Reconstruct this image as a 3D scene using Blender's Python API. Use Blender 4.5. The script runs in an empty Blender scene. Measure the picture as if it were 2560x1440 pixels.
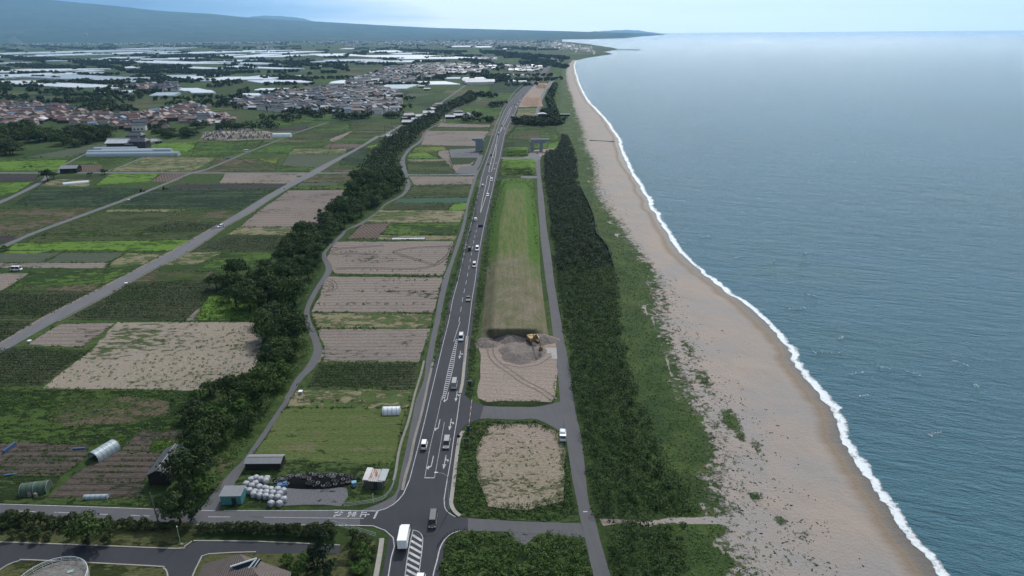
import bpy, math, random
import numpy as np
from mathutils import Matrix, Vector
from mathutils.geometry import tessellate_polygon
scene = bpy.context.scene
COL = scene.collection
R = math.radians
# ------------------------------------------------------------------ camera
H = 100.0
F = 1707.0
PITCH = math.atan((720 - 79.5) / F)
ROLL = -0.0075
cam_data = bpy.data.cameras.new('camera')
cam = bpy.data.objects.new('camera', cam_data)
COL.objects.link(cam)
cam_data.sensor_width = 36.0
cam_data.lens = 36.0 * F / 2560.0
cam_data.clip_start = 0.5
cam_data.clip_end = 300000.0
CM = Matrix.Rotation(math.pi / 2 - PITCH, 4, 'X') @ Matrix.Rotation(ROLL, 4, 'Z')
cam.matrix_world = Matrix.Translation((0, 0, H)) @ CM
scene.camera = cam
# ------------------------------------------------------------------ sky
SUN_EL, SUN_AZ = R(48), R(14)      # azimuth clockwise from +Y (the view direction)
world = bpy.data.worlds.new('World')
scene.world = world
world.use_nodes = True
wn, wl = world.node_tree.nodes, world.node_tree.links
wn.clear()
w_out = wn.new('ShaderNodeOutputWorld')
w_bg = wn.new('ShaderNodeBackground')
sky = wn.new('ShaderNodeTexSky')
sky.sky_type = 'NISHITA'
sky.sun_disc = False
sky.sun_elevation = SUN_EL
sky.sun_rotation = SUN_AZ
sky.altitude = 100
sky.dust_density = 2.0
sky.ozone_density = 2.0
tc = wn.new('ShaderNodeTexCoord')
wmap = wn.new('ShaderNodeMapping'); wmap.inputs['Scale'].default_value = (1.0, 1.0, 14.0)
wno = wn.new('ShaderNodeTexNoise'); wno.inputs['Scale'].default_value = 3.2
wno.inputs['Detail'].default_value = 9; wno.inputs['Roughness'].default_value = 0.55
wramp = wn.new('ShaderNodeValToRGB')
wramp.color_ramp.elements[0].position = 0.30; wramp.color_ramp.elements[0].color = (0.85, 0.85, 0.85, 1)
wramp.color_ramp.elements[1].position = 0.55; wramp.color_ramp.elements[1].color = (0.97, 0.97, 0.97, 1)
wsep = wn.new('ShaderNodeSeparateXYZ')
wcl = wn.new('ShaderNodeValToRGB')      # cloud colour, thicker and greyer towards the mountain in the west
wcl.color_ramp.elements[0].position = 0.17; wcl.color_ramp.elements[0].color = (1.0, 2.0, 3.6, 1)
wcl.color_ramp.elements[1].position = 0.9; wcl.color_ramp.elements[1].color = (15.5, 16.8, 17.2, 1)
e = wcl.color_ramp.elements.new(0.30); e.color = (5.0, 7.8, 11.0, 1)
e = wcl.color_ramp.elements.new(0.43); e.color = (17.5, 17.8, 17.6, 1)
wmr = wn.new('ShaderNodeMapRange')
wmr.inputs['From Min'].default_value = -0.75; wmr.inputs['From Max'].default_value = 0.75
wadd = wn.new('ShaderNodeMath'); wadd.operation = 'MULTIPLY_ADD'
wadd.inputs[1].default_value = 0.22; wadd.inputs[2].default_value = -0.11
wsum = wn.new('ShaderNodeMath'); wsum.operation = 'ADD'
wmix = wn.new('ShaderNodeMix'); wmix.data_type = 'RGBA'
wl.new(tc.outputs['Generated'], wmap.inputs['Vector'])
wl.new(wmap.outputs['Vector'], wno.inputs['Vector'])
wl.new(wno.outputs['Fac'], wramp.inputs['Fac'])
wl.new(tc.outputs['Generated'], wsep.inputs['Vector'])
wl.new(wsep.outputs['X'], wmr.inputs['Value'])
wl.new(wno.outputs['Fac'], wadd.inputs[0])
wl.new(wmr.outputs['Result'], wsum.inputs[0]); wl.new(wadd.outputs[0], wsum.inputs[1])
wl.new(wsum.outputs[0], wcl.inputs['Fac'])
wl.new(wramp.outputs['Color'], wmix.inputs['Factor'])
wl.new(sky.outputs['Color'], wmix.inputs['A'])
wl.new(wcl.outputs['Color'], wmix.inputs['B'])
# unseen overhead sky dimmed to lower ambient light, left bright near the horizon
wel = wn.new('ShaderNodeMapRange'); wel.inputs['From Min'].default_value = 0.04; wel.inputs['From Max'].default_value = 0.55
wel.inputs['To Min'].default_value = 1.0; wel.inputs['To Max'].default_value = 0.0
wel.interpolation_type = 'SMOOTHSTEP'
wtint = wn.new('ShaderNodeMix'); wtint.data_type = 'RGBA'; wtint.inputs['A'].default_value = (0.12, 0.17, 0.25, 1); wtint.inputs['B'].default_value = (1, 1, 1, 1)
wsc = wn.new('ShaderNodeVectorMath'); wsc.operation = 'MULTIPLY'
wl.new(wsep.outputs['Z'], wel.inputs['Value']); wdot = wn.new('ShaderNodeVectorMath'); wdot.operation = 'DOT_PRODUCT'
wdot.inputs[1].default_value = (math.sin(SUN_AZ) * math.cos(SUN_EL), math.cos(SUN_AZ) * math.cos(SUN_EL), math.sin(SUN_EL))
wsun = wn.new('ShaderNodeMapRange'); wsun.interpolation_type = 'SMOOTHSTEP'     # glow around the sun's direction, raised to brighten the sea's reflection
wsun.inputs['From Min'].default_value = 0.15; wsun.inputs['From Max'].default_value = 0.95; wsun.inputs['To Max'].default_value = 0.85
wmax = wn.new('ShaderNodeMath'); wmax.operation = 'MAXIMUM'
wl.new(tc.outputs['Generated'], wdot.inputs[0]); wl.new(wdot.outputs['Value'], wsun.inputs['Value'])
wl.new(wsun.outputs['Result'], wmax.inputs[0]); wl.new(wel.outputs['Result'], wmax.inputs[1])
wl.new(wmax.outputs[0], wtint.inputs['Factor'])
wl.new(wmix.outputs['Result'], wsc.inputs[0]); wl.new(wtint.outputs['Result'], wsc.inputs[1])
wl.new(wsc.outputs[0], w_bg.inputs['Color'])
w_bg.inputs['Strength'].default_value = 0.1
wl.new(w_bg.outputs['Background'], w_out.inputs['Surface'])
# ------------------------------------------------------------------ sun
sun_data = bpy.data.lights.new('sun', 'SUN')
sun_data.energy = 3.3
sun_data.angle = R(1.5)
sun_data.color = (1.0, 0.965, 0.92)
sun = bpy.data.objects.new('sun', sun_data)
COL.objects.link(sun)
sdir = Vector((math.sin(SUN_AZ) * math.cos(SUN_EL), math.cos(SUN_AZ) * math.cos(SUN_EL), math.sin(SUN_EL)))
sun.rotation_euler = (-sdir).to_track_quat('-Z', 'Y').to_euler()
sun.location = (0, 0, 400)
vs = scene.view_settings
vs.view_transform = 'Standard'; vs.look = 'None'; vs.gamma = 1.0; vs.use_curve_mapping = False
vs.exposure = 0.0
scene.cycles.volume_bounces = 3
scene.cycles.max_bounces = 6

# ------------------------------------------------------------------ helpers
rnd = random.Random(7)
nrs = np.random.RandomState(11)
CMn = np.array(CM.to_3x3())
def Gn(P, z=0.0):
    """pixels of the photograph -> points on the horizontal plane z"""
    P = np.asarray(P, float).reshape(-1, 2)
    d = np.stack([(P[:, 0] - 1280) / F, -(P[:, 1] - 720) / F, -np.ones(len(P))], 1)
    w = d @ CMn.T
    wz = np.minimum(w[:, 2], -1e-4)
    t = (np.asarray(z, float) - H) / wz
    return np.stack([w[:, 0] * t, w[:, 1] * t, np.zeros(len(P)) + z], 1)
def G(x, y, z=0.0):
    p = Gn([(x, y)], z)[0]
    return (float(p[0]), float(p[1]), z)
def PX(p):
    """world point -> pixel (for masks while building)"""
    v = (np.asarray(p, float) - np.array([0, 0, H])) @ CMn
    return np.stack([1280 - F * v[..., 0] / v[..., 2], 720 + F * v[..., 1] / v[..., 2]], -1)

MATS = {}
def srgb(r, g, b):
    f = lambda c: (c / 255 / 12.92) if c / 255 <= 0.04045 else ((c / 255 + 0.055) / 1.055) ** 2.4
    return (f(r), f(g), f(b))
class NT:
    def __init__(s, name):
        s.m = bpy.data.materials.new(name); s.m.use_nodes = True
        s.t = s.m.node_tree; s.n = s.t.nodes; s.l = s.t.links
        s.n.clear()
        s.out = s.n.new('ShaderNodeOutputMaterial')
        s.b = s.n.new('ShaderNodeBsdfPrincipled')
        s.l.new(s.b.outputs[0], s.out.inputs['Surface'])
        s._pos = None
    def pos(s):
        if s._pos is None:
            s._pos = s.n.new('ShaderNodeTexCoord').outputs['Object']
        return s._pos
    def mapped(s, rot=0.0, scale=(1, 1, 1), loc=(0, 0, 0)):
        a = s.n.new('ShaderNodeMapping'); a.inputs['Rotation'].default_value = (0, 0, rot)
        b = s.n.new('ShaderNodeMapping'); b.inputs['Scale'].default_value = scale; b.inputs['Location'].default_value = loc
        s.l.new(s.pos(), a.inputs['Vector']); s.l.new(a.outputs[0], b.inputs['Vector'])
        return b.outputs[0]
    def noise(s, scale, detail=3, rough=0.55, vec=None, dist=0.0):
        n = s.n.new('ShaderNodeTexNoise')
        n.inputs['Scale'].default_value = scale; n.inputs['Detail'].default_value = detail
        n.inputs['Roughness'].default_value = rough; n.inputs['Distortion'].default_value = dist
        s.l.new(vec if vec is not None else s.pos(), n.inputs['Vector'])
        return n.outputs['Fac']
    def ramp(s, fac, lo, hi, a=0.0, b=1.0):
        n = s.n.new('ShaderNodeMapRange'); n.inputs['From Min'].default_value = lo; n.inputs['From Max'].default_value = hi
        n.inputs['To Min'].default_value = a; n.inputs['To Max'].default_value = b
        s.l.new(fac, n.inputs['Value']); return n.outputs['Result']
    def val(s, op, a, b=None):
        n = s.n.new('ShaderNodeMath'); n.operation = op
        for i, v in enumerate((a, b)):
            if v is None: continue
            if isinstance(v, (int, float)): n.inputs[i].default_value = v
            else: s.l.new(v, n.inputs[i])
        return n.outputs[0]
    def mix(s, fac, a, b):
        n = s.n.new('ShaderNodeMix'); n.data_type = 'RGBA'
        for k, v in (('Factor', fac), ('A', a), ('B', b)):
            i = [q for q in n.inputs if q.name == k and (q.type == 'RGBA' or k == 'Factor')][0]
            if isinstance(v, (int, float)): i.default_value = v
            elif isinstance(v, tuple): i.default_value = (*v, 1)
            else: s.l.new(v, i)
        return [q for q in n.outputs if q.type == 'RGBA'][0]
    def attr(s, name):
        n = s.n.new('ShaderNodeAttribute'); n.attribute_name = name
        return n.outputs['Fac']
    def bump(s, h, dist=0.1, strength=1.0):
        n = s.n.new('ShaderNodeBump'); n.inputs['Strength'].default_value = strength
        n.inputs['Distance'].default_value = dist
        s.l.new(h, n.inputs['Height']); s.l.new(n.outputs[0], s.b.inputs['Normal'])
    def col(s, c, rough=0.9, spec=0.2):
        if isinstance(c, tuple): s.b.inputs['Base Color'].default_value = (*c, 1)
        else: s.l.new(c, s.b.inputs['Base Color'])
        s.b.inputs['Roughness'].default_value = rough
        s.b.inputs['Specular IOR Level'].default_value = spec
        return s
def mat(name, c, rough=0.6, spec=0.4, var=0.15, scale=1.5, metal=0.0):
    """paint, metal, concrete ... with a little dirt and fading"""
    if name in MATS: return MATS[name]
    t = NT(name)
    f = t.ramp(t.noise(scale, 5, 0.65), 0.3, 0.7)
    c2 = tuple(max(0.0, v * (1 - var * 2)) for v in c)
    t.col(t.mix(f, c2, c), rough, spec)
    t.b.inputs['Metallic'].default_value = metal
    MATS[name] = t.m
    return t.m
def soil(name, c1, c2, weed=None, weed_amt=0.0, weed_scale=0.5, rows=None, rot=0.0, row_c=None, row_amt=0.5,
         grain=2.0, patch=0.03, bump=0.12, c3=None, edge=0.1):
    """field / lot / grass: two base tones in patches, optional weeds, optional rows (period in m, direction rot)"""
    if name in MATS: return MATS[name]
    t = NT(name)
    off = (rnd.uniform(-50, 50), rnd.uniform(-50, 50), 0)
    v0 = t.mapped(0, (0.5, 1, 1), off)
    big = t.ramp(t.noise(patch, 4, 0.6, v0), 0.35, 0.65)
    c = t.mix(big, c1, c2)
    fine = t.ramp(t.noise(grain, 6, 0.75, v0), 0.3, 0.7, 0.55, 1.4)
    if c3:
        c = t.mix(t.ramp(t.noise(patch * 5, 5, 0.7, v0), 0.55, 0.68), c, c3)
    hgt = t.noise(grain, 5, 0.7, v0)
    if rows:
        vr = t.mapped(rot, (1.0, 1.0, 1.0))
        sep = t.n.new('ShaderNodeSeparateXYZ'); t.l.new(vr, sep.inputs[0])
        wob = t.val('MULTIPLY', t.noise(0.15, 2, 0.5), 0.25)
        s_ = t.val('SINE', t.val('MULTIPLY', t.val('ADD', sep.outputs['Y'], wob), 2 * math.pi / rows))
        brk = t.ramp(t.noise(0.6, 4, 0.7), 0.25, 0.6, 0.2, 1.0)
        rf = t.val('MULTIPLY', t.val('MULTIPLY', t.ramp(s_, edge - 0.3, edge + 0.5), brk), row_amt)
        c = t.mix(rf, c, row_c or tuple(v * 0.5 for v in c1))
        hgt = t.val('ADD', hgt, t.val('MULTIPLY', rf, 1.5))
    if weed:
        wn_ = t.noise(weed_scale, 6, 0.72, v0)
        mod = t.val('MULTIPLY', t.ramp(t.noise(patch * 2.0, 3, 0.6, v0), 0.3, 0.7, -0.12, 0.12), 1.0)
        wf = t.ramp(t.val('ADD', wn_, mod), 0.62 - weed_amt * 0.3, 0.67 - weed_amt * 0.3)
        wcol = t.mix(t.ramp(t.noise(0.25, 3, 0.6, v0), 0.35, 0.65), weed, tuple(v * 0.55 for v in weed))
        c = t.mix(wf, c, wcol)
        hgt = t.val('ADD', hgt, wf)
    m_ = t.n.new('ShaderNodeVectorMath'); m_.operation = 'SCALE'
    t.l.new(c, m_.inputs[0]); t.l.new(fine, m_.inputs['Scale'])
    t.col(m_.outputs[0], 0.95, 0.1)
    t.bump(hgt, bump * 3, 0.8)
    MATS[name] = t.m
    return t.m

def props(o, label=None, cat=None, group=None, kind=None):
    if label: o['label'] = label
    if cat: o['category'] = cat
    if group: o['group'] = group
    if kind: o['kind'] = kind
    return o
def empty(name, loc=(0, 0, 0), rz=0.0, label=None, cat=None, group=None):
    o = bpy.data.objects.new(name, None); COL.objects.link(o)
    o.empty_display_size = 0.3
    o.location = loc; o.rotation_euler = (0, 0, rz)
    return props(o, label, cat, group)
def link(name, me, parent=None, loc=None, rz=0.0):
    o = bpy.data.objects.new(name, me); COL.objects.link(o)
    if parent: o.parent = parent
    if loc is not None: o.location = loc; o.rotation_euler = (0, 0, rz)
    return o
class MB:
    def __init__(s): s.v = []; s.f = []; s.mi = []; s.sm = []
    def add(s, vs_, fs, mi=0, smooth=False):
        n = len(s.v); s.v += [tuple(p) for p in vs_]
        for q in fs:
            s.f.append(tuple(i + n for i in q)); s.mi.append(mi); s.sm.append(smooth)
        return s
    def box(s, c, d, mi=0, rz=0.0, taper=1.0, rx=0.0, ry=0.0):
        x, y, z = d[0] / 2, d[1] / 2, d[2] / 2
        P = [(-x, -y, -z), (x, -y, -z), (x, y, -z), (-x, y, -z), (-x * taper, -y * taper, z), (x * taper, -y * taper, z), (x * taper, y * taper, z), (-x * taper, y * taper, z)]
        M = Matrix.Translation(c) @ Matrix.Rotation(rz, 4, 'Z') @ Matrix.Rotation(ry, 4, 'Y') @ Matrix.Rotation(rx, 4, 'X')
        return s.add([M @ Vector(p) for p in P], [(0, 3, 2, 1), (4, 5, 6, 7), (0, 1, 5, 4), (1, 2, 6, 5), (2, 3, 7, 6), (3, 0, 4, 7)], mi)
    def tube(s, p0, p1, r0, r1=None, n=8, mi=0, cap=True):
        r1 = r0 if r1 is None else r1
        p0, p1 = Vector(p0), Vector(p1); a = (p1 - p0)
        if a.length < 1e-6: return s
        a.normalize(); u = a.orthogonal().normalized(); w = a.cross(u)
        vs_ = []
        for p, r in ((p0, r0), (p1, r1)):
            for i in range(n):
                t = 2 * math.pi * i / n
                vs_.append(p + (u * math.cos(t) + w * math.sin(t)) * r)
        fs = [(i, (i + 1) % n, n + (i + 1) % n, n + i) for i in range(n)]
        s.add(vs_, fs, mi, True)
        if cap: s.add(vs_[n:], [tuple(range(n))], mi); s.add(vs_[:n], [tuple(reversed(range(n)))], mi)
        return s
    def prism(s, prof, y0, y1, mi=0, axis='Y', smooth=False):
        """closed outline (a,b) extruded along an axis"""
        n = len(prof)
        if axis == 'Y': f = lambda a, b, t: (a, t, b)
        elif axis == 'X': f = lambda a, b, t: (t, a, b)
        else: f = lambda a, b, t: (a, b, t)
        vs_ = [f(a, b, y0) for a, b in prof] + [f(a, b, y1) for a, b in prof]
        s.add(vs_, [(i, (i + 1) % n, n + (i + 1) % n, n + i) for i in range(n)], mi, smooth)
        s.add(vs_, [tuple(reversed(range(n))), tuple(range(n, 2 * n))], mi)
        return s
    def poly(s, pts, z, mi=0):
        """flat polygon, tessellated"""
        P = [Vector((p[0], p[1], z)) for p in pts]
        tr = tessellate_polygon([P])
        fs = []
        for a, b, c in tr:
            n = (P[b] - P[a]).cross(P[c] - P[a])
            fs.append((a, b, c) if n.z > 0 else (a, c, b))
        return s.add(P, fs, mi)
    def strip(s, L, Rr, z, mi=0):
        n = len(L)
        vs_ = [(p[0], p[1], z) for p in L] + [(p[0], p[1], z) for p in Rr]
        for i in range(n - 1):
            a, b, c, d = i, i + 1, n + i + 1, n + i
            va, vb, vd = Vector(vs_[a]), Vector(vs_[b]), Vector(vs_[d])
            s.add([vs_[a], vs_[b], vs_[c], vs_[d]], [(0, 1, 2, 3)] if (vb - va).cross(vd - va).z > 0 else [(3, 2, 1, 0)], mi)
        return s
    def mesh(s, name, mats):
        me = bpy.data.meshes.new(name); me.from_pydata(s.v, [], s.f)
        for m in (mats if isinstance(mats, (list, tuple)) else [mats]): me.materials.append(m)
        me.polygons.foreach_set('material_index', s.mi)
        me.polygons.foreach_set('use_smooth', s.sm)
        me.update(); return me
    def build(s, name, mats, parent=None, loc=None, rz=0.0):
        return link(name, s.mesh(name, mats), parent, loc, rz)
def npmesh(name, V, Fq, mats, mi=None, smooth=False, attrs=None):
    """V (n,3), Fq (m,k) arrays -> mesh"""
    me = bpy.data.meshes.new(name)
    k = Fq.shape[1]
    me.vertices.add(len(V)); me.vertices.foreach_set('co', np.ascontiguousarray(V, np.float32).ravel())
    me.loops.add(Fq.size); me.loops.foreach_set('vertex_index', np.ascontiguousarray(Fq, np.int32).ravel())
    me.polygons.add(len(Fq))
    me.polygons.foreach_set('loop_start', np.arange(0, Fq.size, k, dtype=np.int32))
    me.polygons.foreach_set('loop_total', np.full(len(Fq), k, np.int32))
    for m in (mats if isinstance(mats, (list, tuple)) else [mats]): me.materials.append(m)
    if mi is not None: me.polygons.foreach_set('material_index', np.ascontiguousarray(mi, np.int32))
    me.polygons.foreach_set('use_smooth', np.full(len(Fq), smooth))
    for n_, a in (attrs or {}).items():
        me.attributes.new(n_, 'FLOAT', 'POINT').data.foreach_set('value', np.ascontiguousarray(a, np.float32))
    me.update(calc_edges=True); me.validate()
    return me
def copy_tree(o, parent=None, loc=None, rz=None, sc=None, label=None, group=None, cat=None):
    c = o.copy(); COL.objects.link(c)
    if parent: c.parent = parent
    if loc is not None: c.location = loc
    if rz is not None: c.rotation_euler = (0, 0, rz)
    if sc is not None: c.scale = sc if isinstance(sc, tuple) else (sc, sc, sc)
    if label: c['label'] = label
    if group: c['group'] = group
    if cat: c['category'] = cat
    for ch in KIDS.get(o.name, []): copy_tree(ch, c)
    return c
KIDS = {}
def reg(o, *ch):
    KIDS[o.name] = list(ch); return o
def inpoly(P, poly):
    P = np.asarray(P, float); x, y = P[:, 0], P[:, 1]
    q = np.asarray(poly, float); ins = np.zeros(len(P), bool); j = len(q) - 1
    for i in range(len(q)):
        xi, yi, xj, yj = q[i, 0], q[i, 1], q[j, 0], q[j, 1]
        if yi != yj:
            ins ^= ((yi > y) != (yj > y)) & (x < (xj - xi) * (y - yi) / (yj - yi) + xi)
        j = i
    return ins
def densify(P, step):
    out = []
    for a, b in zip(P, P[1:] + P[:1]):
        n = max(1, int(math.hypot(b[0] - a[0], b[1] - a[1]) / step))
        for i in range(n): out.append((a[0] + (b[0] - a[0]) * i / n, a[1] + (b[1] - a[1]) * i / n))
    return out
def smooth_line(P, n=4):
    """Catmull-Rom through world points"""
    P = [P[0]] + list(P) + [P[-1]]; out = []
    for i in range(1, len(P) - 2):
        p0, p1, p2, p3 = [np.array(P[j][:2]) for j in (i - 1, i, i + 1, i + 2)]
        for k in range(n):
            t = k / n
            out.append(0.5 * ((2 * p1) + (-p0 + p2) * t + (2 * p0 - 5 * p1 + 4 * p2 - p3) * t * t + (-p0 + 3 * p1 - 3 * p2 + p3) * t ** 3))
    out.append(np.array(P[-2][:2])); return out
def pix(*pts): return [G(x, y)[:2] for x, y in pts]
def field(name, pts, m, z=0.02, jit=0.35, label=None, step=4.0):
    """patch of ground given by its corners"""
    W = pix(*pts)
    dist = np.mean([w[1] for w in W]); st = max(step, dist / 60)
    D = densify(W, st)
    D = [(x + rnd.uniform(-jit, jit), y + rnd.uniform(-jit, jit)) for x, y in D] if jit else D
    mb = MB(); mb.poly(D, z + dist * 4e-6)
    return props(mb.build(name, m), kind='structure')
ROADS = []
def roadpoly(name, L, Rr, m, z=0.09, n=4):
    """road from pixel polylines of its two edges"""
    A = smooth_line(pix(*L), n); B = smooth_line(pix(*Rr), n)
    mb = MB(); mb.strip(A, B, z); ROADS.append([tuple(p) for p in A] + [tuple(p) for p in B[::-1]])
    return props(mb.build(name, m), kind='structure')
def linestrip(mb, W, w, z, mi=0, dash=None, gap=None):
    """painted line of width w along world polyline W; optional dashes in metres"""
    W = [np.array(p[:2], float) for p in W]
    if dash is None:
        L, Rr = [], []
        for i, p in enumerate(W):
            d = W[min(i + 1, len(W) - 1)] - W[max(i - 1, 0)]; d /= (np.linalg.norm(d) + 1e-9)
            nn = np.array([-d[1], d[0]]) * w / 2
            L.append(p + nn); Rr.append(p - nn)
        mb.strip(L, Rr, z, mi); return
    seg = np.array([np.linalg.norm(b - a) for a, b in zip(W, W[1:])]); cum = np.concatenate([[0], np.cumsum(seg)])
    X = np.array([p[0] for p in W]); Y = np.array([p[1] for p in W])
    s_ = 0.0
    while s_ + dash < cum[-1]:
        q = [np.array([np.interp(s_ + t, cum, X), np.interp(s_ + t, cum, Y)]) for t in np.linspace(0, dash, 3)]
        linestrip(mb, q, w, z, mi); s_ += dash + gap
ORD = ['first', 'second', 'third', 'fourth', 'fifth', 'sixth', 'seventh', 'eighth', 'ninth', 'tenth', 'eleventh', 'twelfth', 'thirteenth', 'fourteenth', 'fifteenth', 'sixteenth', 'seventeenth', 'eighteenth', 'nineteenth', 'twentieth']
def uniq(items, tail):
    """items: (object, base label, sort key); repeats of a label are told apart by their order"""
    by = {}
    for o, b, k in items: by.setdefault(b, []).append((k, o))
    for b, L in by.items():
        L.sort(key=lambda q: q[0])
        for i, (k, o) in enumerate(L):
            o['label'] = b if len(L) == 1 or i > 19 else '%s, %s %s' % (b, ORD[i], tail)
# ------------------------------------------------------------------ value noise in numpy
_perm = nrs.rand(256, 256)
def vnoise(x, y):
    xi, yi = np.floor(x).astype(int), np.floor(y).astype(int); fx, fy = x - xi, y - yi
    fx = fx * fx * (3 - 2 * fx); fy = fy * fy * (3 - 2 * fy)
    g = lambda a, b: _perm[a % 256, b % 256]
    return (g(xi, yi) * (1 - fx) + g(xi + 1, yi) * fx) * (1 - fy) + (g(xi, yi + 1) * (1 - fx) + g(xi + 1, yi + 1) * fx) * fy
def fbm(x, y, o=4):
    s_, a, t = 0, 0.5, 0
    for i in range(o):
        s_ = s_ + a * vnoise(x * 2 ** i + 17 * i, y * 2 ** i + 31 * i); t += a; a *= 0.55
    return s_ / t
def tab(T):
    T = sorted(T); return np.array([a for a, b in T], float), np.array([b for a, b in T], float)
# ------------------------------------------------------------------ coast: pixel x against pixel y
tA = tab([(1800, 1760), (1440, 1640), (1300, 1600), (1000, 1520), (800, 1490), (600, 1440), (480, 1410), (340, 1395), (280, 1385), (240, 1395), (200, 1400), (170, 1405), (150, 1425)])
tV = tab([(1800, 2060), (1440, 1825), (1390, 1790), (1350, 1750), (1335, 1790), (1322, 1780), (1314, 1500), (1308, 1500), (1300, 1785), (1250, 1765), (1200, 1750), (1160, 1757), (1110, 1760), (1060, 1732), (1010, 1705), (960, 1690), (900, 1665), (870, 1650), (830, 1640), (780, 1622), (750, 1630), (720, 1632), (690, 1620), (660, 1598), (620, 1578), (560, 1530), (500, 1495), (470, 1481), (440, 1480), (410, 1478), (385, 1462), (350, 1450), (330, 1452), (300, 1440), (280, 1434), (260, 1430), (240, 1424), (220, 1418), (200, 1415), (180, 1413), (160, 1422), (150, 1434)])
tB = tab([(1800, 2560), (1560, 2440), (1440, 2370), (1390, 2330), (1330, 2280), (1270, 2240), (1220, 2200), (1160, 2160), (1110, 2122), (1060, 2106), (1010, 2085), (970, 2050), (930, 2010), (890, 1987), (865, 1975), (820, 1940), (800, 1918), (775, 1893), (745, 1848), (700, 1786), (660, 1736), (600, 1686), (540, 1646), (470, 1606), (420, 1577), (375, 1556), (345, 1549), (320, 1530), (290, 1508), (260, 1478), (235, 1460), (205, 1448), (185, 1440), (165, 1435), (150, 1440)])
NR, NC = 620, 170
ys = 150 + (1760 - 150) * np.linspace(0, 1, NR) ** 1.25
cx = np.linspace(0, 1.12, NC)
XA, XV, XB = (np.interp(ys, *t_) for t_ in (tA, tV, tB))
sc_ = 1.0 / (np.maximum(ys - 80, 20) / 400.0)
wig = (fbm(ys * 0.045, ys * 0 + 3, 4) - 0.5) * 26 * np.clip(ys / 900, 0.15, 1)
XB = XB + (fbm(ys * 0.06, ys * 0 + 9, 4) - 0.5) * 22 * np.clip(ys / 900, 0.2, 1)
PXg = XA[:, None] + (XB - XA)[:, None] * cx[None, :]
PYg = np.repeat(ys[:, None], NC, 1)
base = Gn(np.stack([PXg.ravel(), PYg.ravel()], 1)).reshape(NR, NC, 3)
Wx, Wy = base[..., 0], base[..., 1]
# distance from the waterline in metres (roughly perpendicular to the shore)
BX = np.repeat(Gn(np.stack([XB, ys], 1))[:, 0][:, None], NC, 1)
VX = np.repeat(Gn(np.stack([XV + wig, ys], 1))[:, 0][:, None], NC, 1)
dw = (BX - Wx) * 0.8
dv = (Wx - VX)
nz = fbm(Wx * 0.12, Wy * 0.12, 5)
nf = fbm(Wx * 0.9 + 40, Wy * 0.9, 3)
prof = np.clip(dw / 14.0, -1, 1)
zz = np.where(dw > 0, 1.5 * (1 - np.exp(-dw / 9.0)) - 0.42, -0.42 + dw * 0.11) + (nz - 0.5) * 0.5 * np.clip(dw / 10, 0, 1)
fadeA = np.clip((cx[None, :] - 0.0) / 0.12, 0, 1)
zz = zz * fadeA
veg = 1.0 / (1.0 + np.exp((dv + (nz - 0.5) * 16 + (nf - 0.5) * 5) / 1.3))
sparse = np.exp(-np.clip(dv, 0, None) / 13.0) * 0.54 * (dv > -2) * np.clip(dw / 12 - 0.4, 0, 1)
veg = np.maximum(veg, sparse)
for ex, ey, rx_, ry_, st_ in [(1825, 1060, 28, 42, .75), (1850, 1100, 16, 20, .6), (1888, 1250, 26, 18, .62), (1895, 1130, 22, 40, .5), (1930, 1230, 26, 22, .35), (1950, 1310, 22, 20, .55), (1760, 960, 30, 60, .55), (2010, 1345, 40, 30, .4), (1990, 1400, 40, 40, .35), (2035, 1420, 20, 14, .45), (1660, 760, 30, 60, .45), (1840, 1330, 40, 40, .35), (1720, 880, 30, 60, .5)]:
    veg = np.maximum(veg, st_ * np.exp(-(((PXg - ex - (PYg - ey) * 0.45) / rx_) ** 2 + ((PYg - ey) / ry_) ** 2)))
for ex, ey, rx_, ry_ in [(1634, 815, 2.0, 16), (1672, 925, 2.5, 20), (1500, 372, 5, 8)]:
    veg = veg * (1 - 0.8 * np.exp(-(((PXg - ex - (PYg - ey) * 0.3) / rx_) ** 2 + ((PYg - ey) / ry_) ** 2)))
wet = 1.0 / (1.0 + np.exp((dw - 5.5 - 3.0 * (fbm(Wy * 0.02, Wx * 0.02, 3) - 0.5) * 2) / 0.8))
deb = np.exp(-((dw - 24 - 10 * (fbm(Wy * 0.01, Wy * 0 + 5, 2) - 0.5)) / 6.0) ** 2) + np.exp(-((dw - 33) / 7.0) ** 2) * 0.5
idx = np.arange(NR * NC).reshape(NR, NC)
Fq = np.stack([idx[1:, :-1], idx[1:, 1:], idx[:-1, 1:], idx[:-1, :-1]], -1).reshape(-1, 4)
V = np.stack([Wx, Wy, zz], -1).reshape(-1, 3)
BEACH = (ys, XA, XV, XB)
t = NT('beach_sand')
n1 = t.ramp(t.noise(0.045, 5, 0.6), 0.4, 0.62)
c = t.mix(n1, (0.305, 0.254, 0.218), (0.262, 0.242, 0.228))
vst = t.mapped(R(-28), (0.5, 0.06, 1))
c = t.mix(t.ramp(t.noise(1.0, 6, 0.7, vst), 0.5, 0.75, 0, 0.35), c, (0.225, 0.185, 0.165))
v_wet = t.attr('wet')
c = t.mix(t.ramp(v_wet, 0.15, 0.8), c, (0.205, 0.158, 0.118))
c = t.mix(t.ramp(v_wet, 0.86, 1.0), c, (0.12, 0.108, 0.098))
dn = t.noise(0.8, 7, 0.72, t.mapped(R(-25), (1.6, 0.45, 1)))
c = t.mix(t.ramp(t.val('ADD', dn, t.val('MULTIPLY', t.attr('debris'), 0.10)), 0.73, 0.77, 0, 0.6), c, (0.06, 0.045, 0.035))
c = t.mix(t.ramp(t.val('ADD', t.noise(2.4, 5, 0.8), t.val('MULTIPLY', t.attr('debris'), 0.05)), 0.72, 0.75, 0, 0.7), c, (0.09, 0.07, 0.06))
vn = t.noise(0.55, 7, 0.75)
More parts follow.
